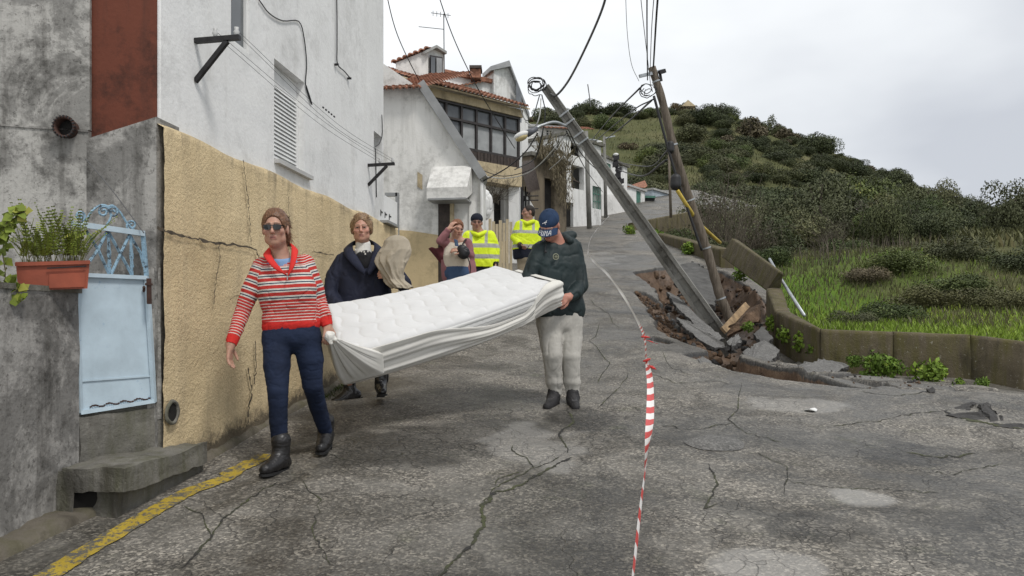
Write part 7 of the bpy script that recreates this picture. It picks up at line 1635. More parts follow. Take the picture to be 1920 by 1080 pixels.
# cables in the air
cable('twisted_cable', 'thick twisted black cable swooping from the leaning concrete pole out of the picture', [P(1142, -30, 9.5), P(1128, 20, 10), P(1100, 85, 10.6), P(1068, 148, 11.2), P(1044, 178, 11.6), P(1032, 176, 11.65)], .016, CABLEG, 8, 60)
for i, (pts, r, lb) in enumerate([
    ([(1213, -40, 9), (1213, 60, 11), (1214, 150, 12.8)], .010, 'straight black cable dropping to the top of the timber pole'), ([(1236, -40, 9), (1230, 40, 10.5), (1225, 125, 12.9)], .014, 'thickest black cable running up from the timber pole top'), ([(1229, -40, 9), (1222, 50, 11), (1219, 130, 12.9)], .006, 'fine black line between the cables above the timber pole'),
    ([(1198, -40, 9), (1206, 40, 10.5), (1220, 160, 12.9)], .005, 'hair-thin line slanting into the timber pole top'), ([(1172, -40, 9), (1176, 60, 11), (1184, 120, 12), (1198, 152, 12.8)], .004, 'faint curved wire hanging left of the timber pole top'),
    ([(1200, 165, 12.8), (1150, 215, 20), (1110, 262, 31)], .016, 'black cable from the timber pole down to the far lamp pole'), ([(1222, 188, 12.8), (1170, 235, 20), (1135, 262, 38)], .018, 'long cable sagging from the timber pole to the bend'), ([(1225, 186, 12.8), (1180, 212, 18), (1112, 268, 31)], .014, 'second cable from the timber pole across the hillside'),
    ([(1250, 300, 12.8), (1200, 330, 22), (1158, 318, 37)], .022, 'low sagging cable between the timber pole and the cable pole'), ([(1255, 280, 12.8), (1215, 312, 24), (1160, 305, 37)], .018, 'slack wire above the low sagging cable at the bend'),
    ([(1016, 178, 11.6), (1022, 215, 11.5), (1012, 270, 11.6), (1000, 300, 12), (965, 318, 14)], .009, 'black cable hanging from the leaning pole to the veranda slab'), ([(1012, 178, 11.6), (1000, 215, 11.6), (985, 225, 12), (975, 200, 16)], .008, 'cable looping from the leaning pole towards the veranda roof'),
    ([(985, 228, 12), (1003, 236, 11.6), (1012, 215, 11.5), (1014, 185, 11.6)], .010, 'pale bent conduit below the tip of the leaning pole'), ([(905, 340, 13), (950, 315, 13), (985, 285, 12.5), (1008, 250, 11.6)], .011, 'thick black cable rising from the gable downpipe to the street lamp'),
    ([(895, 316, 14), (940, 330, 14), (985, 322, 13), (1025, 300, 13), (1062, 250, 12)], .007, 'pair of slack wires crossing below the veranda'), ([(900, 330, 14), (950, 334, 14), (1000, 318, 13), (1060, 255, 12)], .009, 'white wire curving from the leaning pole to the veranda slab'),
    ([(718, -40, 12), (745, 65, 13), (791, 160, 14), (830, 225, 14.5), (870, 290, 13.2)], .008, 'thin line crossing the gable from the sky'), ([(812, -40, 13), (848, 65, 14), (887, 149, 15), (921, 208, 16), (965, 278, 17.5)], .009, 'thin line crossing the veranda windows'),
    ([(1040, 190, 11.7), (1100, 300, 22), (1160, 350, 36)], .014, 'cable running along the leaning pole to the bend'), ([(1062, 246, 11.8), (1100, 320, 20), (1130, 360, 30)], .010, 'slack wire falling from the lamp arm up the street')]):
    cable('overhead_cable', lb, [P(*q) for q in pts], r, WIREP if 'white' in lb or 'pale' in lb else CABLE, 5, 36)
cable('hanging_twigs_wire', 'faint broken wire hanging down beside the far lamp', [P(1062, 250, 12.5), P(1058, 290, 13), P(1030, 318, 14)], .006, WIREP)
mast = thing('far_mast', 'thin mast standing on the hill skyline', 'mast', tuple(P(1106, 195, 150))); mb = MB(); mb.tube([P(1108, 200, 150), P(1102, 158, 150)], .10, 5); mb.build('mast_rod', CABLEG, mast)

# ================================================================== barrier tape
tp = smooth_path([P(1180, 1150, 2.2), P(1190, 1070, 2.55), P(1202, 960, 3.05), P(1212, 870, 3.6), P(1219, 780, 4.4), P(1219, 715, 5.0), P(1213, 675, 5.6), P(1209, 632, 6.5), P(1195, 600, 7.6), P(1170, 556, 9.4), P(1140, 515, 12), P(1112, 488, 15), P(1103, 470, 18), P(1112, 440, 23), P(1142, 405, 30)], 170)
n = len(tp); tl = np.r_[0, np.cumsum(np.linalg.norm(np.diff(tp, axis=0), axis=1))]; t_ = np.gradient(tp, axis=0); t_ /= np.linalg.norm(t_, axis=1)[:, None]; sdv = np.cross(t_, Z1); sdv /= np.linalg.norm(sdv, axis=1)[:, None]; upv_ = np.cross(sdv, t_)
ang = np.interp(tl, [0, 1.2, 1.7, 2.2, 3.0, 3.6, 5, 8, 30], [1.45, 1.5, 1.2, .3, .25, 1.0, 1.2, 1.2, 1.2]) + .25 * np.sin(tl * 2.3); wd = np.interp(tl, [0, 1.2, 1.7, 2.4, 3.2, 3.8, 6, 30], [.04, .04, .042, .044, .038, .022, .03, .06])
e_ = sdv * np.cos(ang)[:, None] + upv_ * np.sin(ang)[:, None]; nn_ = np.cross(e_, t_); V = np.concatenate([tp - e_ * wd[:, None] / 2 + nn_ * .004, tp + nn_ * .0, tp + e_ * wd[:, None] / 2 + nn_ * .004])
m = N('red_white_plastic_film'); fr_ = m.math('FRACT', m.math('DIVIDE', m.attr('len'), .22)); wide = m.math('MULTIPLY', m.math('LESS_THAN', m.attr('len'), 5.2), 1); TAPE = m.done(m.mix(m.math('MULTIPLY', m.math('GREATER_THAN', fr_, .5), wide), (.72, .70, .68), (.52, .045, .04)), .4, None, 0, .4)
tape = thing('barrier_tape', 'red and white barrier tape stretched along the street above the asphalt', 'tape', tuple(tp[60])); obj('tape_film', V, grid_faces(3, n), TAPE, tape, True, {'len': np.tile(tl, 3)})
REDF = simple('red_tape_knot', (.50, .035, .03), .45, .2, 20)
for (x, y, d, w, rl) in ((1211, 632, 6.45, .07, -5), (1213, 675, 5.55, .05, 20), (1223, 689, 5.4, .06, -25), (1222, 641, 6.4, .13, -18)):
    c = P(x, y, d); f = Field(); a = math.radians(rl); dv = np.array((math.cos(a), -.2, math.sin(a))); f.chain([c - dv * w / 2, c, c + dv * w / 2], [.006, .011, .004] if w < .12 else [.003, .005, .002], .006); V, Q = cloth(f, .004, [(.004, (50, 50, 50), 2)]); obj('knot', V, Q, REDF, tape, True)

# ================================================================== broken asphalt, planks, rubble
def chunk(label, pts, th, mat=SLABM, name='asphalt_chunk', group='slabs of broken asphalt', amt=.02, dirn=(0, .25, -1)):
    """polygon of the photograph at given depths, extruded, with a crumbled edge"""
    top = np.array([P(*p) for p in pts]); c = top.mean(0); n = len(top); rgc = np.random.default_rng(int(pts[0][0] * 7 + pts[0][1])); pl_ = []
    for i in range(n):
        a, b = top[i], top[(i + 1) % n]; k = max(2, int(np.linalg.norm(b - a) / .05))
        for q in range(k): pl_.append(a + (b - a) * q / k + (rgc.normal(0, amt * .5, 3) if q else 0))
    pl_ = np.array(pl_); m_ = len(pl_); dn = unit(dirn) * th; inner = c + (pl_ - c) * .55 + rgc.normal(0, amt * .15, (m_, 3)); V = np.concatenate([pl_, inner, [c], pl_ + dn * .55 + rgc.normal(0, amt, (m_, 3)) * .5, c + (pl_ - c) * .9 + dn + rgc.normal(0, amt, (m_, 3))])
    Fs = []; V = np.concatenate([pl_, pl_ + dn * .55 + rgc.normal(0, amt, (m_, 3)) * .5, c + (pl_ - c) * .9 + dn + rgc.normal(0, amt, (m_, 3))])
    for i in range(m_):
        j = (i + 1) % m_; Fs += [[j, i, m_ + i, m_ + j], [m_ + j, m_ + i, 2 * m_ + i, 2 * m_ + j]]
    Fs += [[2 * m_ + i for i in range(m_)], list(range(m_))]
    t = thing(name, label, 'slab', tuple(c + dn), group); o = obj('slab_body', V, Fs, [mat, DARKASPH], t)
    for i, pl in enumerate(o.data.polygons):
        if i <= 2 * m_: pl.material_index = 1
    return t
chunk('large tilted asphalt slab leaning in the hole between the two poles', [(1262, 500, 16.5), (1300, 490, 17), (1338, 512, 16.3), (1345, 545, 15), (1340, 574, 14), (1312, 566, 14), (1288, 547, 14.6), (1268, 528, 15.4)], .14, SLABD)
chunk('long dark asphalt sliver along the foot of the leaning concrete pole', [(1250, 547, 12.6), (1272, 556, 12.6), (1312, 596, 11.6), (1358, 634, 10.9), (1346, 638, 10.8), (1300, 606, 11.2), (1268, 575, 11.9)], .06)
chunk('pale flat asphalt slab sliding into the slit', [(1268, 594, 11.2), (1296, 604, 11.1), (1340, 634, 10.4), (1368, 652, 10.0), (1340, 652, 9.9), (1310, 636, 10.2), (1284, 614, 10.7)], .05)
chunk('small asphalt block wedged at the end of the slit', [(1362, 640, 10.6), (1385, 626, 11.0), (1392, 640, 10.6), (1372, 650, 10.2)], .08)
chunk('sunken flat asphalt plate near the parapet weeds', [(1470, 690, 9.3), (1545, 672, 9.8), (1592, 686, 9.5), (1560, 702, 9.0), (1500, 706, 8.9)], .10)
chunk('tilted grey asphalt plate between the plank and the parapet', [(1392, 660, 10.4), (1432, 636, 11.0), (1462, 656, 10.6), (1450, 676, 10.1), (1415, 684, 9.9)], .09)
chunk('narrow dark asphalt plate at the foot of the short parapet leg', [(1412, 626, 11.4), (1432, 612, 11.9), (1450, 634, 11.3), (1430, 646, 11.0)], .08, SLABD)
chunk('loose asphalt plate beside the paper scrap', [(1500, 712, 8.9), (1560, 704, 9.15), (1600, 716, 8.85), (1570, 726, 8.6)], .07, SLABD)
chunk('small raised asphalt flake by the slit', [(1302, 676, 8.95), (1318, 668, 9.2), (1340, 684, 8.75), (1352, 694, 8.5), (1335, 695, 8.45)], .05)
for i, (bx_, by_, pts, lb) in enumerate([(1815, 775, [(-22, -18), (6, -36), (14, -30), (-8, 0)], 'upturned dark asphalt splinter lying near the crest'), (1862, 792, [(-22, -58), (-10, -62), (12, -22), (14, 2), (-6, 0)], 'tallest upturned asphalt shard at the crest'), (1815, 786, [(-36, -14), (10, -18), (36, 0), (4, 6)], 'flat dark asphalt flake below the upturned shard'),
        (1900, 802, [(-32, -16), (0, -14), (28, -2), (4, 6), (-24, -2)], 'dark asphalt flake at the picture edge'), (1745, 738, [(-7, -16), (3, -21), (7, -6), (0, -2)], 'little dark asphalt stub before the parapet weeds'), (1845, 784, [(-10, -20), (5, -28), (11, -8), (-3, 0)], 'small broken asphalt block beside the tallest shard')]):
    d_ = on_road(bx_, by_)[1]; chunk(lb, [(bx_ + a * 1.15, by_ + b * .62, d_ - b * .008) for a, b in pts], .06, DARKASPH, 'asphalt_shard', 'upturned asphalt shards', .018, (0, .3, -1))
pk = thing('timber_plank', 'short raw plank propped across the bottom of the hole', 'plank', tuple(P(1360, 618, 11.6))); mb = MB(); mb.bar(P(1356, 620, 11.4), P(1400, 572, 12.4), .10, .04, (.3, -1, .4)); mb.build('plank', PLANK, pk)
pk = thing('earth_block', 'brown block of earth and rubble beside the propped plank', 'rubble', tuple(P(1390, 610, 12.0))); rock('earth_lump', [P(1362, 632, 11.5), P(1420, 600, 11.8), P(1428, 600, 12.4), P(1372, 625, 12.2), P(1370, 612, 11.5), P(1418, 575, 11.9), P(1425, 572, 12.4), P(1380, 600, 12.2)], EARTH, pk, .06, 6, 10)
mpole = thing('metal_stake', 'slanting galvanised pipe stuck in the grass behind the parapet', 'pipe', tuple(P(1508, 590, 12.5))); mb = MB(); mb.tube([P(1508, 592, 12.2), P(1462, 520, 14.2), P(1443, 486, 15.2)], .028, 8); mb.build('stake', GALV, mpole, True)
# loose rubble in the hole: too many to count
rgb = np.random.default_rng(21); Vs, Fs_, off = [], [], 0; cube = np.array([(-1, -1, -1), (1, -1, -1), (1, 1, -1), (-1, 1, -1), (-1, -1, 1), (1, -1, 1), (1, 1, 1), (-1, 1, 1)], float); cf = np.array([(3, 2, 1, 0), (4, 5, 6, 7), (0, 1, 5, 4), (1, 2, 6, 5), (2, 3, 7, 6), (3, 0, 4, 7)])
def scatter(n, region, smin, smax):
    global off
    c = 0
    while c < n:
        x, y = rgb.uniform(1.9, 5.0), rgb.uniform(7.5, 18.5)
        if poly_sd(np.array([x]), np.array([y]), region)[0] < .05: continue
        s = smin * (smax / smin) ** rgb.uniform(0, 1) ** 1.6; q = cube * np.array((1, .8, .6)) * s * rgb.uniform(.5, 1.2, (8, 3)); a = rgb.uniform(0, 6.283, 3); Rm = rot(*np.degrees(a)); Vs.append(q @ Rm.T + np.array((x, y, ground_z(x, y) + s * .3))); Fs_.append(cf + off); off += 8; c += 1
scatter(420, PIT, .015, .10); scatter(120, SLIT, .012, .05); scatter(60, CRUMB, .006, .02); scatter(260, LIP, .01, .05)
rub = obj('rubble', np.concatenate(Vs), np.concatenate(Fs_), EARTH, None); tag(rub, 'loose earth clods and rubble lying in the hole', kind='stuff')
Vs, Fs_, off = [], [], 0
scatter(150, PIT, .02, .09); scatter(90, SLIT, .015, .05); scatter(60, CRUMB, .008, .025); scatter(60, LIP, .01, .04)
rub = obj('asphalt_rubble', np.concatenate(Vs), np.concatenate(Fs_), DARKASPH, None); tag(rub, 'crumbled dark asphalt scattered round the hole', kind='stuff')
# old drain cover lump and litter
c = on_road(1340, 832, 0); V = []; k, rr_ = 40, 10
for j in range(rr_ + 1):
    for i in range(k):
        a = 2 * math.pi * i / k; r_ = .205 * j / rr_ * (1 + .03 * math.sin(5 * a)); x, y = c[0] + r_ * math.cos(a), c[1] + r_ * .92 * math.sin(a); V.append((x, y, ground_z(x, y) + .034 * (1 - (j / rr_) ** 3) + .004))
Fs = [[j * k + i, j * k + (i + 1) % k, (j + 1) * k + (i + 1) % k, (j + 1) * k + i] for j in range(rr_) for i in range(k)]; obj('round_asphalt_patch', V, Fs, SLABM, road, True)
for (x, y, lb) in ((1538, 697, 'scrap of white paper on the sunken asphalt'), (1521, 772, 'white scrap lying flat in front of the slit'), (1230, 413, 'white plastic scrap at the bend')):
    c = on_road(x, y, .012); q = [c + np.array((.05 * math.cos(a) * (1 + .3 * math.sin(3 * a)), .05 * math.sin(a), .01 * math.sin(2 * a))) * (1 if y > 500 else 6) for a in np.linspace(0, 5.6, 8)]; tag(MB().prism(q, (0, 0, .006)).build('litter', WFRAME), lb, 'litter')
# cracks in the asphalt: strips of dirt and moss, the widest a painted dark void
def road_crack(pts, w, seed):
    rg = np.random.default_rng(seed); q = []
    for (a, b) in zip(pts[:-1], pts[1:]):
        k = max(2, int(math.hypot(b[0] - a[0], b[1] - a[1]) / 9))
        for i in range(k): t = i / k; q.append((a[0] + (b[0] - a[0]) * t + rg.normal(0, 2.2), a[1] + (b[1] - a[1]) * t + rg.normal(0, 1.4)))
    q.append(pts[-1]); p = [on_road(*a)[:2] for a in q]; ww = np.full(len(p), w * .75) * rg.uniform(.5, 1.5, len(p)); ww[0] = ww[-1] = w * .2
    road_strip('crack', p, ww, CRACKM, road, seed, .0035, .8, .018)
for i, (pts, w) in enumerate([([(820, 1085), (860, 1045), (890, 1015), (905, 980), (908, 950), (930, 925), (985, 905), (1030, 880), (1072, 858)], .022), ([(908, 948), (925, 915), (960, 900), (1000, 880), (1030, 868), (1052, 855)], .012), ([(925, 912), (940, 895), (985, 885)], .010), ([(1000, 880), (995, 865), (965, 850), (962, 835)], .010), ([(1062, 850), (1052, 815), (1075, 790), (1062, 770)], .018),
        ([(340, 1065), (395, 1010), (420, 975), (470, 935), (520, 905)], .014), ([(395, 1010), (380, 965), (345, 950)], .007), ([(1390, 720), (1385, 760), (1365, 790), (1400, 812), (1465, 830)], .010), ([(1375, 795), (1300, 805), (1240, 800)], .007), ([(1330, 870), (1345, 910), (1320, 955), (1345, 945)], .010), ([(1180, 700), (1150, 740), (1120, 765)], .008), ([(1130, 600), (1110, 640), (1140, 680), (1120, 720)], .009),
        ([(1560, 800), (1640, 790), (1720, 775), (1790, 770)], .010), ([(1480, 905), (1560, 915), (1640, 918), (1760, 925)], .008), ([(1100, 560), (1140, 590), (1160, 620)], .010), ([(600, 850), (680, 870), (760, 850)], .006), ([(1700, 880), (1780, 890), (1880, 870)], .008), ([(1215, 700), (1280, 720), (1330, 715), (1390, 722)], .008), ([(1240, 660), (1255, 690), (1300, 705)], .009), ([(1775, 772), (1820, 788), (1870, 796), (1920, 806)], .07), ([(1700, 850), (1760, 858), (1830, 852)], .02), ([(1610, 735), (1680, 742), (1740, 736)], .014), ([(560, 900), (600, 940), (585, 1000), (620, 1060)], .006), ([(1420, 850), (1480, 880), (1470, 930)], .007)]):  # widest strip paints the darkness of the opening under the upturned shards
    road_crack(pts, w, 200 + i)
# ================================================================== vegetation
def crown_mesh(name, kind, seed, n=3200, shape='bush', leaf=.11, lobes=14, flat=.8):
    """leaf-sized faces spread over many overlapping lobes of a unit crown (radius ~1, standing on z=0)"""
    rg = np.random.default_rng(seed)
    if shape == 'bush':
        c = rg.normal(0, 1, (lobes, 3)); c /= np.linalg.norm(c, axis=1)[:, None]; c *= rg.uniform(.25, .75, (lobes, 1)); c[:, 2] = np.abs(c[:, 2]) * .9 * flat + .25; r = rg.uniform(.22, .48, lobes)
    elif shape == 'pine':
        h = np.linspace(.35, 2.0, lobes); c = np.stack([rg.normal(0, .25, lobes) * (2.2 - h), rg.normal(0, .25, lobes) * (2.2 - h), h], 1); r = .16 + .22 * (2.1 - h) * rg.uniform(.7, 1.2, lobes)
    elif shape == 'tree':
        c = rg.normal(0, 1, (lobes, 3)); c /= np.linalg.norm(c, axis=1)[:, None]; c *= rg.uniform(.35, .8, (lobes, 1)) * np.array((1, 1, .75)); c[:, 2] += 1.25; r = rg.uniform(.22, .42, lobes)
    w = r ** 2 / (r ** 2).sum(); li = rg.choice(lobes, n, p=w); d = rg.normal(0, 1, (n, 3)); d[:, 2] += .25; d /= np.linalg.norm(d, axis=1)[:, None]
    p = c[li] + d * (r[li] * rg.uniform(.72, 1.06, n))[:, None]; p[:, 2] = np.maximum(p[:, 2], .02)
    dr = np.cross(d, rg.normal(0, 1, (n, 3))) + d * .5; tone = np.clip(rg.uniform(0, .75, lobes)[li] + rg.normal(0, .14, n), 0, 1); L = leaf * rg.uniform(.7, 1.4, n)
    V, Q, tn = leaf_quads(p, dr, d + rg.normal(0, .45, (n, 3)), L, L * .62, tone); return mesh_np(name, V, Q, LEAF[kind], False, {'tone': tn})
def twig_mesh(name, kind, seed, n=26, levels=3, spread=.8, h=1.6, r0=.03, white=False):
    rg = np.random.default_rng(seed); segs = []
    def grow(p, d, L, r, lv):
        q = [p]; dd = d
        for i in range(3): dd = unit(dd + rg.normal(0, .16, 3) + np.array((0, 0, .05))); q.append(q[-1] + dd * L / 3)
        segs.append((np.array(q), r))
        if lv > 0:
            for k in range(3 if lv > 1 else 4):
                b = q[rg.integers(1, 4)]; grow(b, unit(dd + rg.normal(0, spread * .6, 3)), L * rg.uniform(.45, .75), r * .55, lv - 1)
    for k in range(n): a = rg.uniform(0, 6.283); grow(np.array((rg.normal(0, .12), rg.normal(0, .12), 0)), unit(np.array((math.cos(a) * spread * rg.uniform(.2, 1), math.sin(a) * spread * rg.uniform(.2, 1), 1.))), h * rg.uniform(.4, .75), r0, levels - 1)
    Vs, Qs, off = [], [], 0
    for q, r in segs:
        t = np.gradient(q, axis=0); a = np.cross(t, (.3, .2, 1.)); a /= np.linalg.norm(a, axis=1)[:, None] + 1e-9; b = np.cross(t, a); b /= np.linalg.norm(b, axis=1)[:, None] + 1e-9; rr = r * np.linspace(1, .45, 4)[:, None]
        Vs.append(np.concatenate([q + a * rr, q - a * rr * .5 + b * rr * .87, q - a * rr * .5 - b * rr * .87])); i = np.arange(3)
        for c in range(3): Qs.append(np.stack([off + c * 4 + i, off + c * 4 + i + 1, off + ((c + 1) % 3) * 4 + i + 1, off + ((c + 1) % 3) * 4 + i], 1))
        off += 12
    V = np.concatenate(Vs); return mesh_np(name, V, np.concatenate(Qs), LEAF[kind], False, {'tone': np.random.default_rng(seed).uniform(0, 1, len(V))})
def stem_mesh(seed, h=.9, r=.07, n=4):
    rg = np.random.default_rng(seed); mb = MB()
    mb.tube([(0, 0, -.25), (rg.normal(0, .03), rg.normal(0, .03), h * .4), (rg.normal(0, .08), rg.normal(0, .08), h)], [r, r * .8, r * .45], 6)
    for k in range(n): a = rg.uniform(0, 6.283); mb.tube([(0, 0, h * .35), (.22 * math.cos(a), .22 * math.sin(a), h * .75), (.45 * math.cos(a), .45 * math.sin(a), h * 1.15)], [r * .5, r * .35, r * .15], 5)
    return mesh_np('stem', np.concatenate(mb.v), mb.f, BARK)
BARK = simple('grey_brown_bark', (.085, .07, .055), .9, .4, 12, .6, 30, .02)
CR = {k: [] for k in ('dark', 'olive', 'mid', 'dry', 'twig', 'pine', 'tree', 'bright')}
for s in range(4): CR['dark'].append(crown_mesh('crown', 'dark', 100 + s, 7500, 'bush', .068, 18)); CR['olive'].append(crown_mesh('crown', 'olive', 120 + s, 6500, 'bush', .068, 16, 1.1)); CR['mid'].append(crown_mesh('crown', 'mid', 140 + s, 7000, 'bush', .068, 17))
for s in range(2):
    CR['dry'].append(crown_mesh('crown', 'dry', 160 + s, 1600, 'bush', .12, 10, .8)); CR['twig'].append(twig_mesh('crown', 'twig', 170 + s, 34, 3, .9, 1.15, .011)); CR['pine'].append(crown_mesh('crown', 'dark', 180 + s, 1800, 'pine', .11, 16)); CR['tree'].append(crown_mesh('crown', 'olive', 190 + s, 3000, 'tree', .10, 14))
for k_ in ('dark', 'olive', 'mid', 'dry'): CR[k_ + '_fine'] = [crown_mesh('crown', k_, 200 + s + len(k_), 9500, 'bush', .052, 22, 1.0) for s in range(2)]
STEM = [stem_mesh(s) for s in range(3)]; STEMT = [stem_mesh(10 + s, 1.5, .06, 5) for s in range(2)]
rgp = np.random.default_rng(5)
def plant(name, label, cat, kind, x, y, r, hz=1.0, group=None, var=None, sink=.12, z=None, stem=True):
    if z is None: z = float(terrain_z(x, y))
    t = thing(name, label, cat, (x, y, z - sink * r), group); v = int(rgp.integers(0, len(CR[kind]))) if var is None else var
    c = link(bpy.data.objects.new('crown', CR[kind][v]), t); a = rgp.uniform(0, 6.283); c.scale = (r * rgp.uniform(.9, 1.15), r * rgp.uniform(.9, 1.15), r * hz); c.rotation_euler = (0, 0, a)
    if stem: s = link(bpy.data.objects.new('trunk', (STEMT if kind in ('pine', 'tree') else STEM)[v % 2]), t); s.scale = (r * .9, r * .9, r * hz * .9); s.rotation_euler = (0, 0, a)
    return t
def at_px(px, py, d): q = P(px, py, d); return q[0], d
def where(px): return 'above the roofs' if px < 1180 else 'between the two leaning poles' if px < 1330 else 'just beyond the timber pole' if px < 1480 else 'above the field' if px < 1660 else 'above the mound' if px < 1800 else 'towards the picture edge'
# --- hill scrub, individual bushes by kind
LB = {'dark': 'rounded dark evergreen bush on the hillside', 'olive': 'grey-olive bush on the hillside', 'mid': 'mid-green bush on the hillside', 'dry': 'straw-coloured dry bush on the hillside', 'twig': 'bare brown thicket on the hillside'}
cnt = 0; placed = []
for _ in range(6000):
    if cnt >= 285: break
    y = rgp.uniform(62, 212); a = rgp.uniform(-.02, .78); x = a * y; r = rgp.uniform(1.6, 3.9) * (.55 + y / 220)
    nz = float(fbm(np.array([[a * 9, y * .035, 3.]]), 3)[0]); skyl = y > 195
    if nz < -.16 and not skyl: continue
    if any((x - p) ** 2 + (y - q) ** 2 < (.52 * (r + s)) ** 2 for p, q, s in placed): continue
    k = 'dark' if nz > .12 else ('olive' if rgp.uniform() < .55 else 'mid')
    if rgp.uniform() < .06: k = 'dry'
    ps_ = ('low on', 'half way up', 'high on')[0 if y < 105 else 1 if y < 160 else 2]; wh = where(CX + F * a); plant('hillside_bush', LB[k].replace('on the', ps_ + ' the') + ' ' + wh, 'bush', k, x, y, r, rgp.uniform(.55, .95), ' '.join(('bushes', ps_, 'the hill', wh, k))); placed.append((x, y, r)); cnt += 1
for px in np.arange(985, 1930, 14):      # ragged skyline
    y = rgp.uniform(200, 214); x = (px + rgp.uniform(-6, 6) - CX) / F * y; k = rgp.choice(['dark', 'olive', 'dark', 'mid', 'dry']) ; r = rgp.uniform(1.2, 2.6) * (1.5 if px > 1650 else 1)
    plant('ridge_bush', {'dark': 'dark bush along the skyline of the hill', 'olive': 'grey-olive bush along the skyline of the hill', 'mid': 'green bush along the skyline of the hill', 'dry': 'dry straw bush along the skyline of the hill'}[k] + ' ' + where(px), 'bush', k, x, y, r, rgp.uniform(.6, 1.1), 'bushes along the ridge: ' + k + ' ' + where(px))
# --- belt of trees at the foot of the hill
for i in range(62):
    y = rgp.uniform(42, 95); px = rgp.uniform(1430, 1990) if i < 46 else rgp.uniform(1180, 1450); x = (px - CX) / F * y; k = rgp.choice(['dark', 'olive', 'dark', 'mid', 'olive']); r = rgp.uniform(1.5, 2.9) * (.75 + y / 180) * (1.0 if i < 46 else .75)
    plant('valley_tree', {'dark': 'dense dark tree in the valley belt', 'olive': 'grey-green tree in the valley belt', 'mid': 'green bushy tree in the valley belt'}[k] + ' ' + where(px) + (', front row' if y < 65 else ', second row'), 'tree', k + '_fine', x, y, r, rgp.uniform(.95, 1.45), ' '.join(('trees at the foot of the hill', k, where(px), 'near' if y < 65 else 'far')))
for i, px in enumerate(np.linspace(1690, 1985, 16)):
    y = rgp.uniform(96, 128); k = ('olive', 'dark', 'mid')[i % 3]; plant('valley_tree', {'dark': 'tall dense dark tree at the back of the belt', 'olive': 'tall grey-green tree at the back of the belt', 'mid': 'tall green tree at the back of the belt'}[k] + ' ' + where(px), 'tree', k + '_fine', (px - CX) / F * y, y, rgp.uniform(2.6, 3.8), rgp.uniform(1.1, 1.5), 'tall trees behind the belt ' + k + ' ' + where(px))
sk = lambda px, y: ((px - CX) / F * y, y)
plant('pine_tree', 'lone dark pine on the hill skyline', 'tree', 'pine', *sk(1447, 205), 2.7, 1.0); plant('pine_tree', 'small dark conifer low on the sloping skyline', 'tree', 'pine', *sk(1632, 190), 1.4, 1.0, None, 1)
plant('round_tree', 'airy round-topped tree standing above the ridge', 'tree', 'tree', *sk(1700, 180), 2.9, 1.0); plant('round_tree', 'smaller grey tree beside the airy ridge tree', 'tree', 'tree', *sk(1800, 150), 2.9, .8, None, 1); plant('pine_tree', 'ragged conifer near the roofs on the skyline', 'tree', 'pine', *sk(1072, 190), 2.0, .8, None, 0)
plant('cypress', 'dense near-black conical tree in the middle of the belt', 'tree', 'dark_fine', *sk(1665, 40), 1.35, 1.9, None, 1); plant('round_bush', 'dark glossy rounded bush beside the near-black conical tree', 'bush', 'dark_fine', *sk(1740, 42), 1.5, 1.3, None, 0)
CR['bare'] = [twig_mesh('crown', 'twig', 300, 16, 4, .9, 1.5, .02)]; CR['bare'][0].materials[0] = simple('pale_bare_branches', (.30, .27, .23), .9)
plant('bare_tree', 'pale leafless tree with spreading branches before the dark belt', 'tree', 'bare', *sk(1648, 46), 1.25, .8, None, 0, -.5, None, False)
plant('bare_thicket', 'large brown leafless thicket behind the timber pole', 'bush', 'twig', *sk(1348, 27), 1.9, 1.35, None, 0, .1, None, False); plant('bare_thicket', 'second brown thicket lower down behind the toppled panel', 'bush', 'twig', *sk(1400, 24), 1.5, 1.05, None, 1, .1, None, False); plant('bare_thicket', 'tangled grey thicket at the edge of the field', 'bush', 'twig', *sk(1560, 33), 1.6, .9, None, 1, .1, None, False)
for i, (px, y, r, hz, k, lb) in enumerate([(1270, 33, 1.2, .8, 'mid', 'green shrub below the far retaining wall'), (1310, 25, 1.1, .9, 'dark', 'dark shrub just behind the standing parapet'), (1380, 30, 1.7, 1.1, 'olive', 'olive shrub behind the brown thicket'), (1440, 30, 1.6, 1.0, 'dark', 'dark shrub right of the brown thicket'), (1500, 36, 1.8, 1.0, 'olive', 'greyish shrub at the back of the green field'), (1250, 28, .8, .7, 'mid', 'low green shrub on the retaining wall slope'), (1450, 21, .8, .7, 'mid', 'low green shrub beyond the slanting pipe'),
        (1600, 30, 1.2, .7, 'mid', 'bright-edged shrub at the back of the field'), (1330, 38, 2.0, 1.2, 'olive', 'tall olive shrub above the parapet line'), (1225, 60, 2.2, .9, 'dark', 'dark bush above the sheds at the bend'), (1165, 66, 2.6, 1.0, 'dark', 'dark bush above the house at the bend'), (1290, 58, 2.2, .9, 'dry', 'rust-brown dry bush above the shed')]):
    plant('field_shrub', lb, 'shrub', k + '_fine', *sk(px, y), r, hz, 'shrubs round the field')
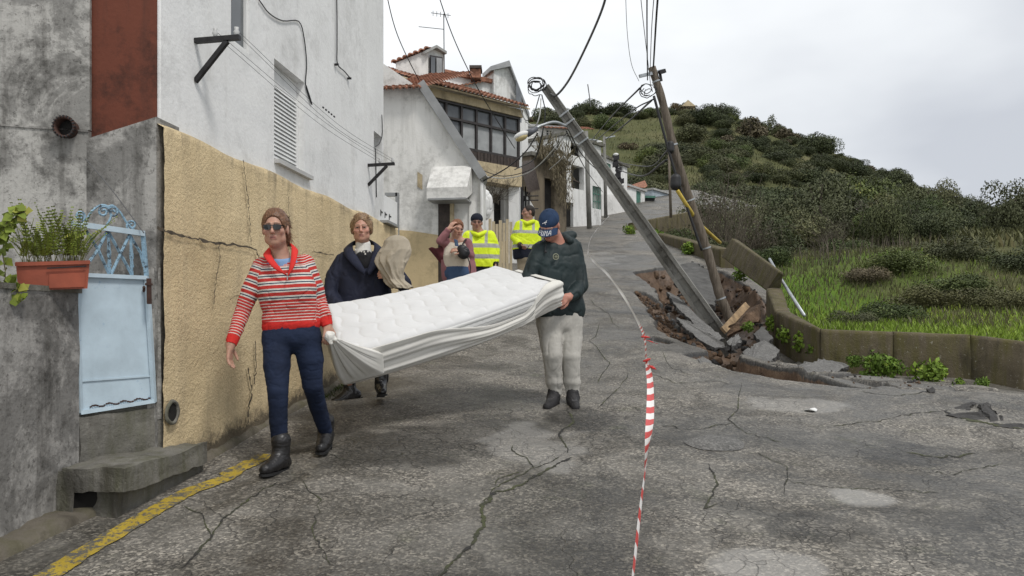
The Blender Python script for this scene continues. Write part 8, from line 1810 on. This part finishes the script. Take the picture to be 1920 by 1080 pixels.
# --- grasses: uncountable
def blades(name, label, pts, hmin, hmax, w, kind, seed, lean=.5, zf=terrain_z, cover=None):
    rg = np.random.default_rng(seed); n = len(pts); x, y = pts[:, 0], pts[:, 1]; z = zf(x, y) - .02; b = np.stack([x, y, z], 1); h = rg.uniform(hmin, hmax, n); a = rg.uniform(0, 6.283, n); d = np.stack([np.cos(a) * lean * rg.uniform(0, 1, n), np.sin(a) * lean * rg.uniform(0, 1, n), np.ones(n)], 1); s = np.stack([-np.sin(a), np.cos(a), 0 * a], 1)
    s = np.stack([np.cos(a * 1.7), .3 * np.sin(a * 1.7), 0 * a], 1); ww = (w * rg.uniform(.6, 1.4, n))[:, None]
    m1 = b + d * (h * .55)[:, None]; tip = b + d * h[:, None] + np.stack([d[:, 0], d[:, 1], -.15 * np.ones(n)], 1) * (h * .35)[:, None]
    V = np.stack([b - s * ww, b + s * ww, m1 + s * ww * .8, tip, m1 - s * ww * .8], 1).reshape(-1, 3); i = np.arange(n)[:, None] * 5; Q = np.concatenate([i + np.array([[0, 1, 2, 4]])]); T3 = i + np.array([[4, 2, 3, 3]])
    Fq = np.concatenate([Q, i + np.array([[4, 2, 3, 4]])]) if False else Q
    tone = np.repeat(np.clip(rg.uniform(0, 1, n) * .8 + .3 * fbm(np.stack([x, y, 0 * x], 1), 2, .6), 0, 1), 5)
    Vt = V; me = bpy.data.meshes.new(name); fl = Q.tolist(); tri = (i + np.array([[4, 2, 3]])).tolist(); me.from_pydata(Vt.tolist(), [], fl + tri); at = me.attributes.new('tone', 'FLOAT', 'POINT'); at.data.foreach_set('value', tone.astype(np.float32)); me.materials.append(LEAF[kind])
    o = link(bpy.data.objects.new(name, me)); return tag(o, label, kind='stuff')
def field_pts(n, px0, px1, y0, y1, seed, dens=None):
    rg = np.random.default_rng(seed); y = y0 * (y1 / y0) ** rg.uniform(0, 1, n); px = rg.uniform(px0, px1, n); x = (px - CX) / F * y; k = poly_sd(x, y, FIELD) > .12
    if dens is not None: k &= dens(x, y) > rg.uniform(0, 1, n)
    return np.stack([x, y], 1)[k]
mound = lambda x, y: np.clip(1.25 * np.exp(-(((x - 10.3) / 4.6) ** 2 + ((y - 20.5) / 4.5) ** 2)) + .9 * sm(22, 28, y) + .35 * sm(-.1, .3, fbm(np.stack([x, y, 0 * x], -1), 2, .5)), 0, 1)
blades('field_grass', 'bright green grass of the field behind the parapet', field_pts(30000, 1380, 2000, 10.3, 30, 1, lambda x, y: 1 - .85 * mound(x, y)), .05, .17, .012, 'grass', 1)
blades('rough_grass', 'rough olive weeds covering the mound in the field', field_pts(26000, 1380, 2000, 12.5, 36, 2, mound), .08, .26, .011, 'rough', 2)
blades('dry_grass', 'dry reddish stalks standing in the field', field_pts(3500, 1400, 2000, 20, 40, 3, lambda x, y: sm(.0, .3, fbm(np.stack([x, y, 0 * x + 3], -1), 2, .35))), .3, .8, .010, 'twig', 3, .25)
blades('hill_grass', 'coarse grass over the open hillside', np.concatenate([field_pts(20000, 1150, 1960, 40, 120, 4), field_pts(14000, 1000, 1960, 110, 212, 5)]), .25, .8, .08, 'rough', 4, .7)
for i, (px, y, r, k, lb) in enumerate([(1600, 14.6, .55, 'olive', 'olive weed clump near the bend of the parapet'), (1660, 15.5, .75, 'mid', 'green bushy weeds on the near slope of the mound'), (1730, 16.5, .8, 'olive', 'spreading olive weeds on the mound'), (1800, 17, .9, 'mid', 'leafy weeds on the crest of the mound'), (1870, 16, .8, 'olive', 'olive weeds at the far end of the mound'), (1690, 19, 1.0, 'mid', 'tall weeds at the back of the mound'), (1780, 20, 1.0, 'olive', 'grey-green brush behind the mound'), (1900, 19, 1.0, 'dark', 'dark brush at the picture edge behind the mound'), (1620, 18.5, .7, 'dry', 'dry brown weeds left of the mound')]):
    plant('field_weeds', lb, 'weeds', k + '_fine', *sk(px, y), r, .62, 'weed clumps on the mound', None, .2, None, False)
CR['bright'] = [crown_mesh('crown', 'bright', 400 + s, 420, 'bush', .26, 10, 1.0) for s in range(3)]
for i, (px, py, dd, r, lb) in enumerate([(1455, 606, 12.2, .16, 'weed clump at the inner bend of the parapet'), (1478, 628, 11.6, .17, 'bright weeds half way along the short parapet leg'), (1505, 640, 11.2, .20, 'leafy weeds before the parapet joint'), (1535, 655, 10.9, .17, 'bright weeds at the parapet corner'), (1640, 682, 10.1, .20, 'tallest weed clump against the long parapet'), (1672, 688, 10.0, .15, 'weed clump beside the tallest one'), (1738, 702, 9.8, .21, 'bushy bright weeds in the middle of the long parapet'), (1600, 676, 10.2, .10, 'small weed tuft near the parapet corner'), (1800, 722, 9.6, .10, 'small bright weeds toward the picture edge'), (1840, 732, 9.4, .09, 'last weed tuft at the foot of the long parapet'), (1388, 516, 16, .14, 'green sprout in the earth under the toppled panel'), (1290, 466, 21, .22, 'weeds at the foot of the standing parapet'), (1235, 450, 25, .25, 'weeds at the far end of the standing parapet'), (1180, 436, 28, .25, 'weeds by the end of the retaining wall'), (1405, 612, 11.6, .10, 'sprout on the earth beside the plank')]):
    q = P(px, py, dd); plant('wall_weeds', lb, 'weeds', 'bright', q[0], dd, r, 1.25, 'weeds along the parapet', i % 3, .1, max(ground_z(q[0], dd), q[2] - r * .6), False)
# moss and grass along the kerb and the road edge
kk = smooth_path([(x + .05, y, 0) for x, y in kp[5:9]], 40); rgk = np.random.default_rng(8); i = rgk.integers(0, len(kk), 2600); pk_ = kk[i, :2] + rgk.normal(0, .035, (2600, 2)); dn = sm(-.15, .2, fbm(np.c_[pk_, np.zeros(2600)], 2, 1.4)) > rgk.uniform(0, 1, 2600)
blades('kerb_grass', 'thin green grass growing along the kerb', pk_[dn], .015, .06, .004, 'tuft', 9, .8, surf)
# dry plants hanging from the derelict house, twigs under the veranda slab
t = thing('hanging_plants', 'dry straw plants hanging over the front of the derelict house', 'plant', tuple(f5.pt(f5.L / 2, f5.px(1030, 300)[1], .3))); rg = np.random.default_rng(31); n = 1500
uq = rg.uniform(.1, f5.L, n); zt_ = f5.px(1010, 287)[1]; drop_ = rg.uniform(0, 1, n) ** 1.5 * (.4 + 1.5 * sm(.2, .8, uq / f5.L)); pts = np.array([f5.pt(a, zt_ + .25 - b, .12 + .2 * rg.uniform()) for a, b in zip(uq, drop_)]); V, Q, tn = leaf_quads(pts, np.stack([rg.normal(0, .4, n), rg.normal(-.3, .2, n), -np.ones(n)], 1), rg.normal(0, 1, (n, 3)) + np.array((0, -1, .3)), rg.uniform(.12, .28, n), .022, rg.uniform(0, 1, n)); obj('straw', V, Q, LEAF['dry'], t, False, {'tone': tn})
pts = pts[:200] + np.array((0, .1, .12)); V, Q, tn = leaf_quads(pts, rg.normal(0, .5, (200, 3)) + Z1, rg.normal(0, 1, (200, 3)), .45, .04, rg.uniform(0, 1, 200)); obj('stalks', V, Q, LEAF['dry'], t, False, {'tone': tn})
q = P(925, 352, 17.5); plant('dead_vine', 'leafless vine tangled under the veranda slab', 'vine', 'twig', q[0], 17.5, .75, .75, None, 0, 0, q[2] - .35, False)
ps = thing('plastic_sheet', 'white plastic sheet bulging over a post below the veranda', 'sheet', tuple(P(908, 440, 15.5))); f = Field(); f.ell(P(908, 384, 15.5), (.17, .12, .30), None, .03); V, Q = cloth(f, .015, [(.02, (6, 6, 3), 3)]); obj('sheet_cloth', V, Q, WHITE, ps, True); mb = MB(); mb.tube([P(908, 400, 15.5), P(908, 520, 15.5)], .03, 6); mb.build('post', TIMBER, ps)
fn = thing('board_fence', 'low tan board fence beside the rescue workers', 'fence', tuple(P(945, 500, 16))); 
for k in range(7): px_slab([(916 + k * 6.5, 530, 15.2 + k * .25), (916 + k * 6.5, 410 + (k * 17) % 12, 15.2 + k * .25), (921.5 + k * 6.5, 410 + (k * 17) % 12, 15.4 + k * .25), (921.5 + k * 6.5, 530, 15.4 + k * .25)], (.0, .03, 0), 'board', CREAM, fn)
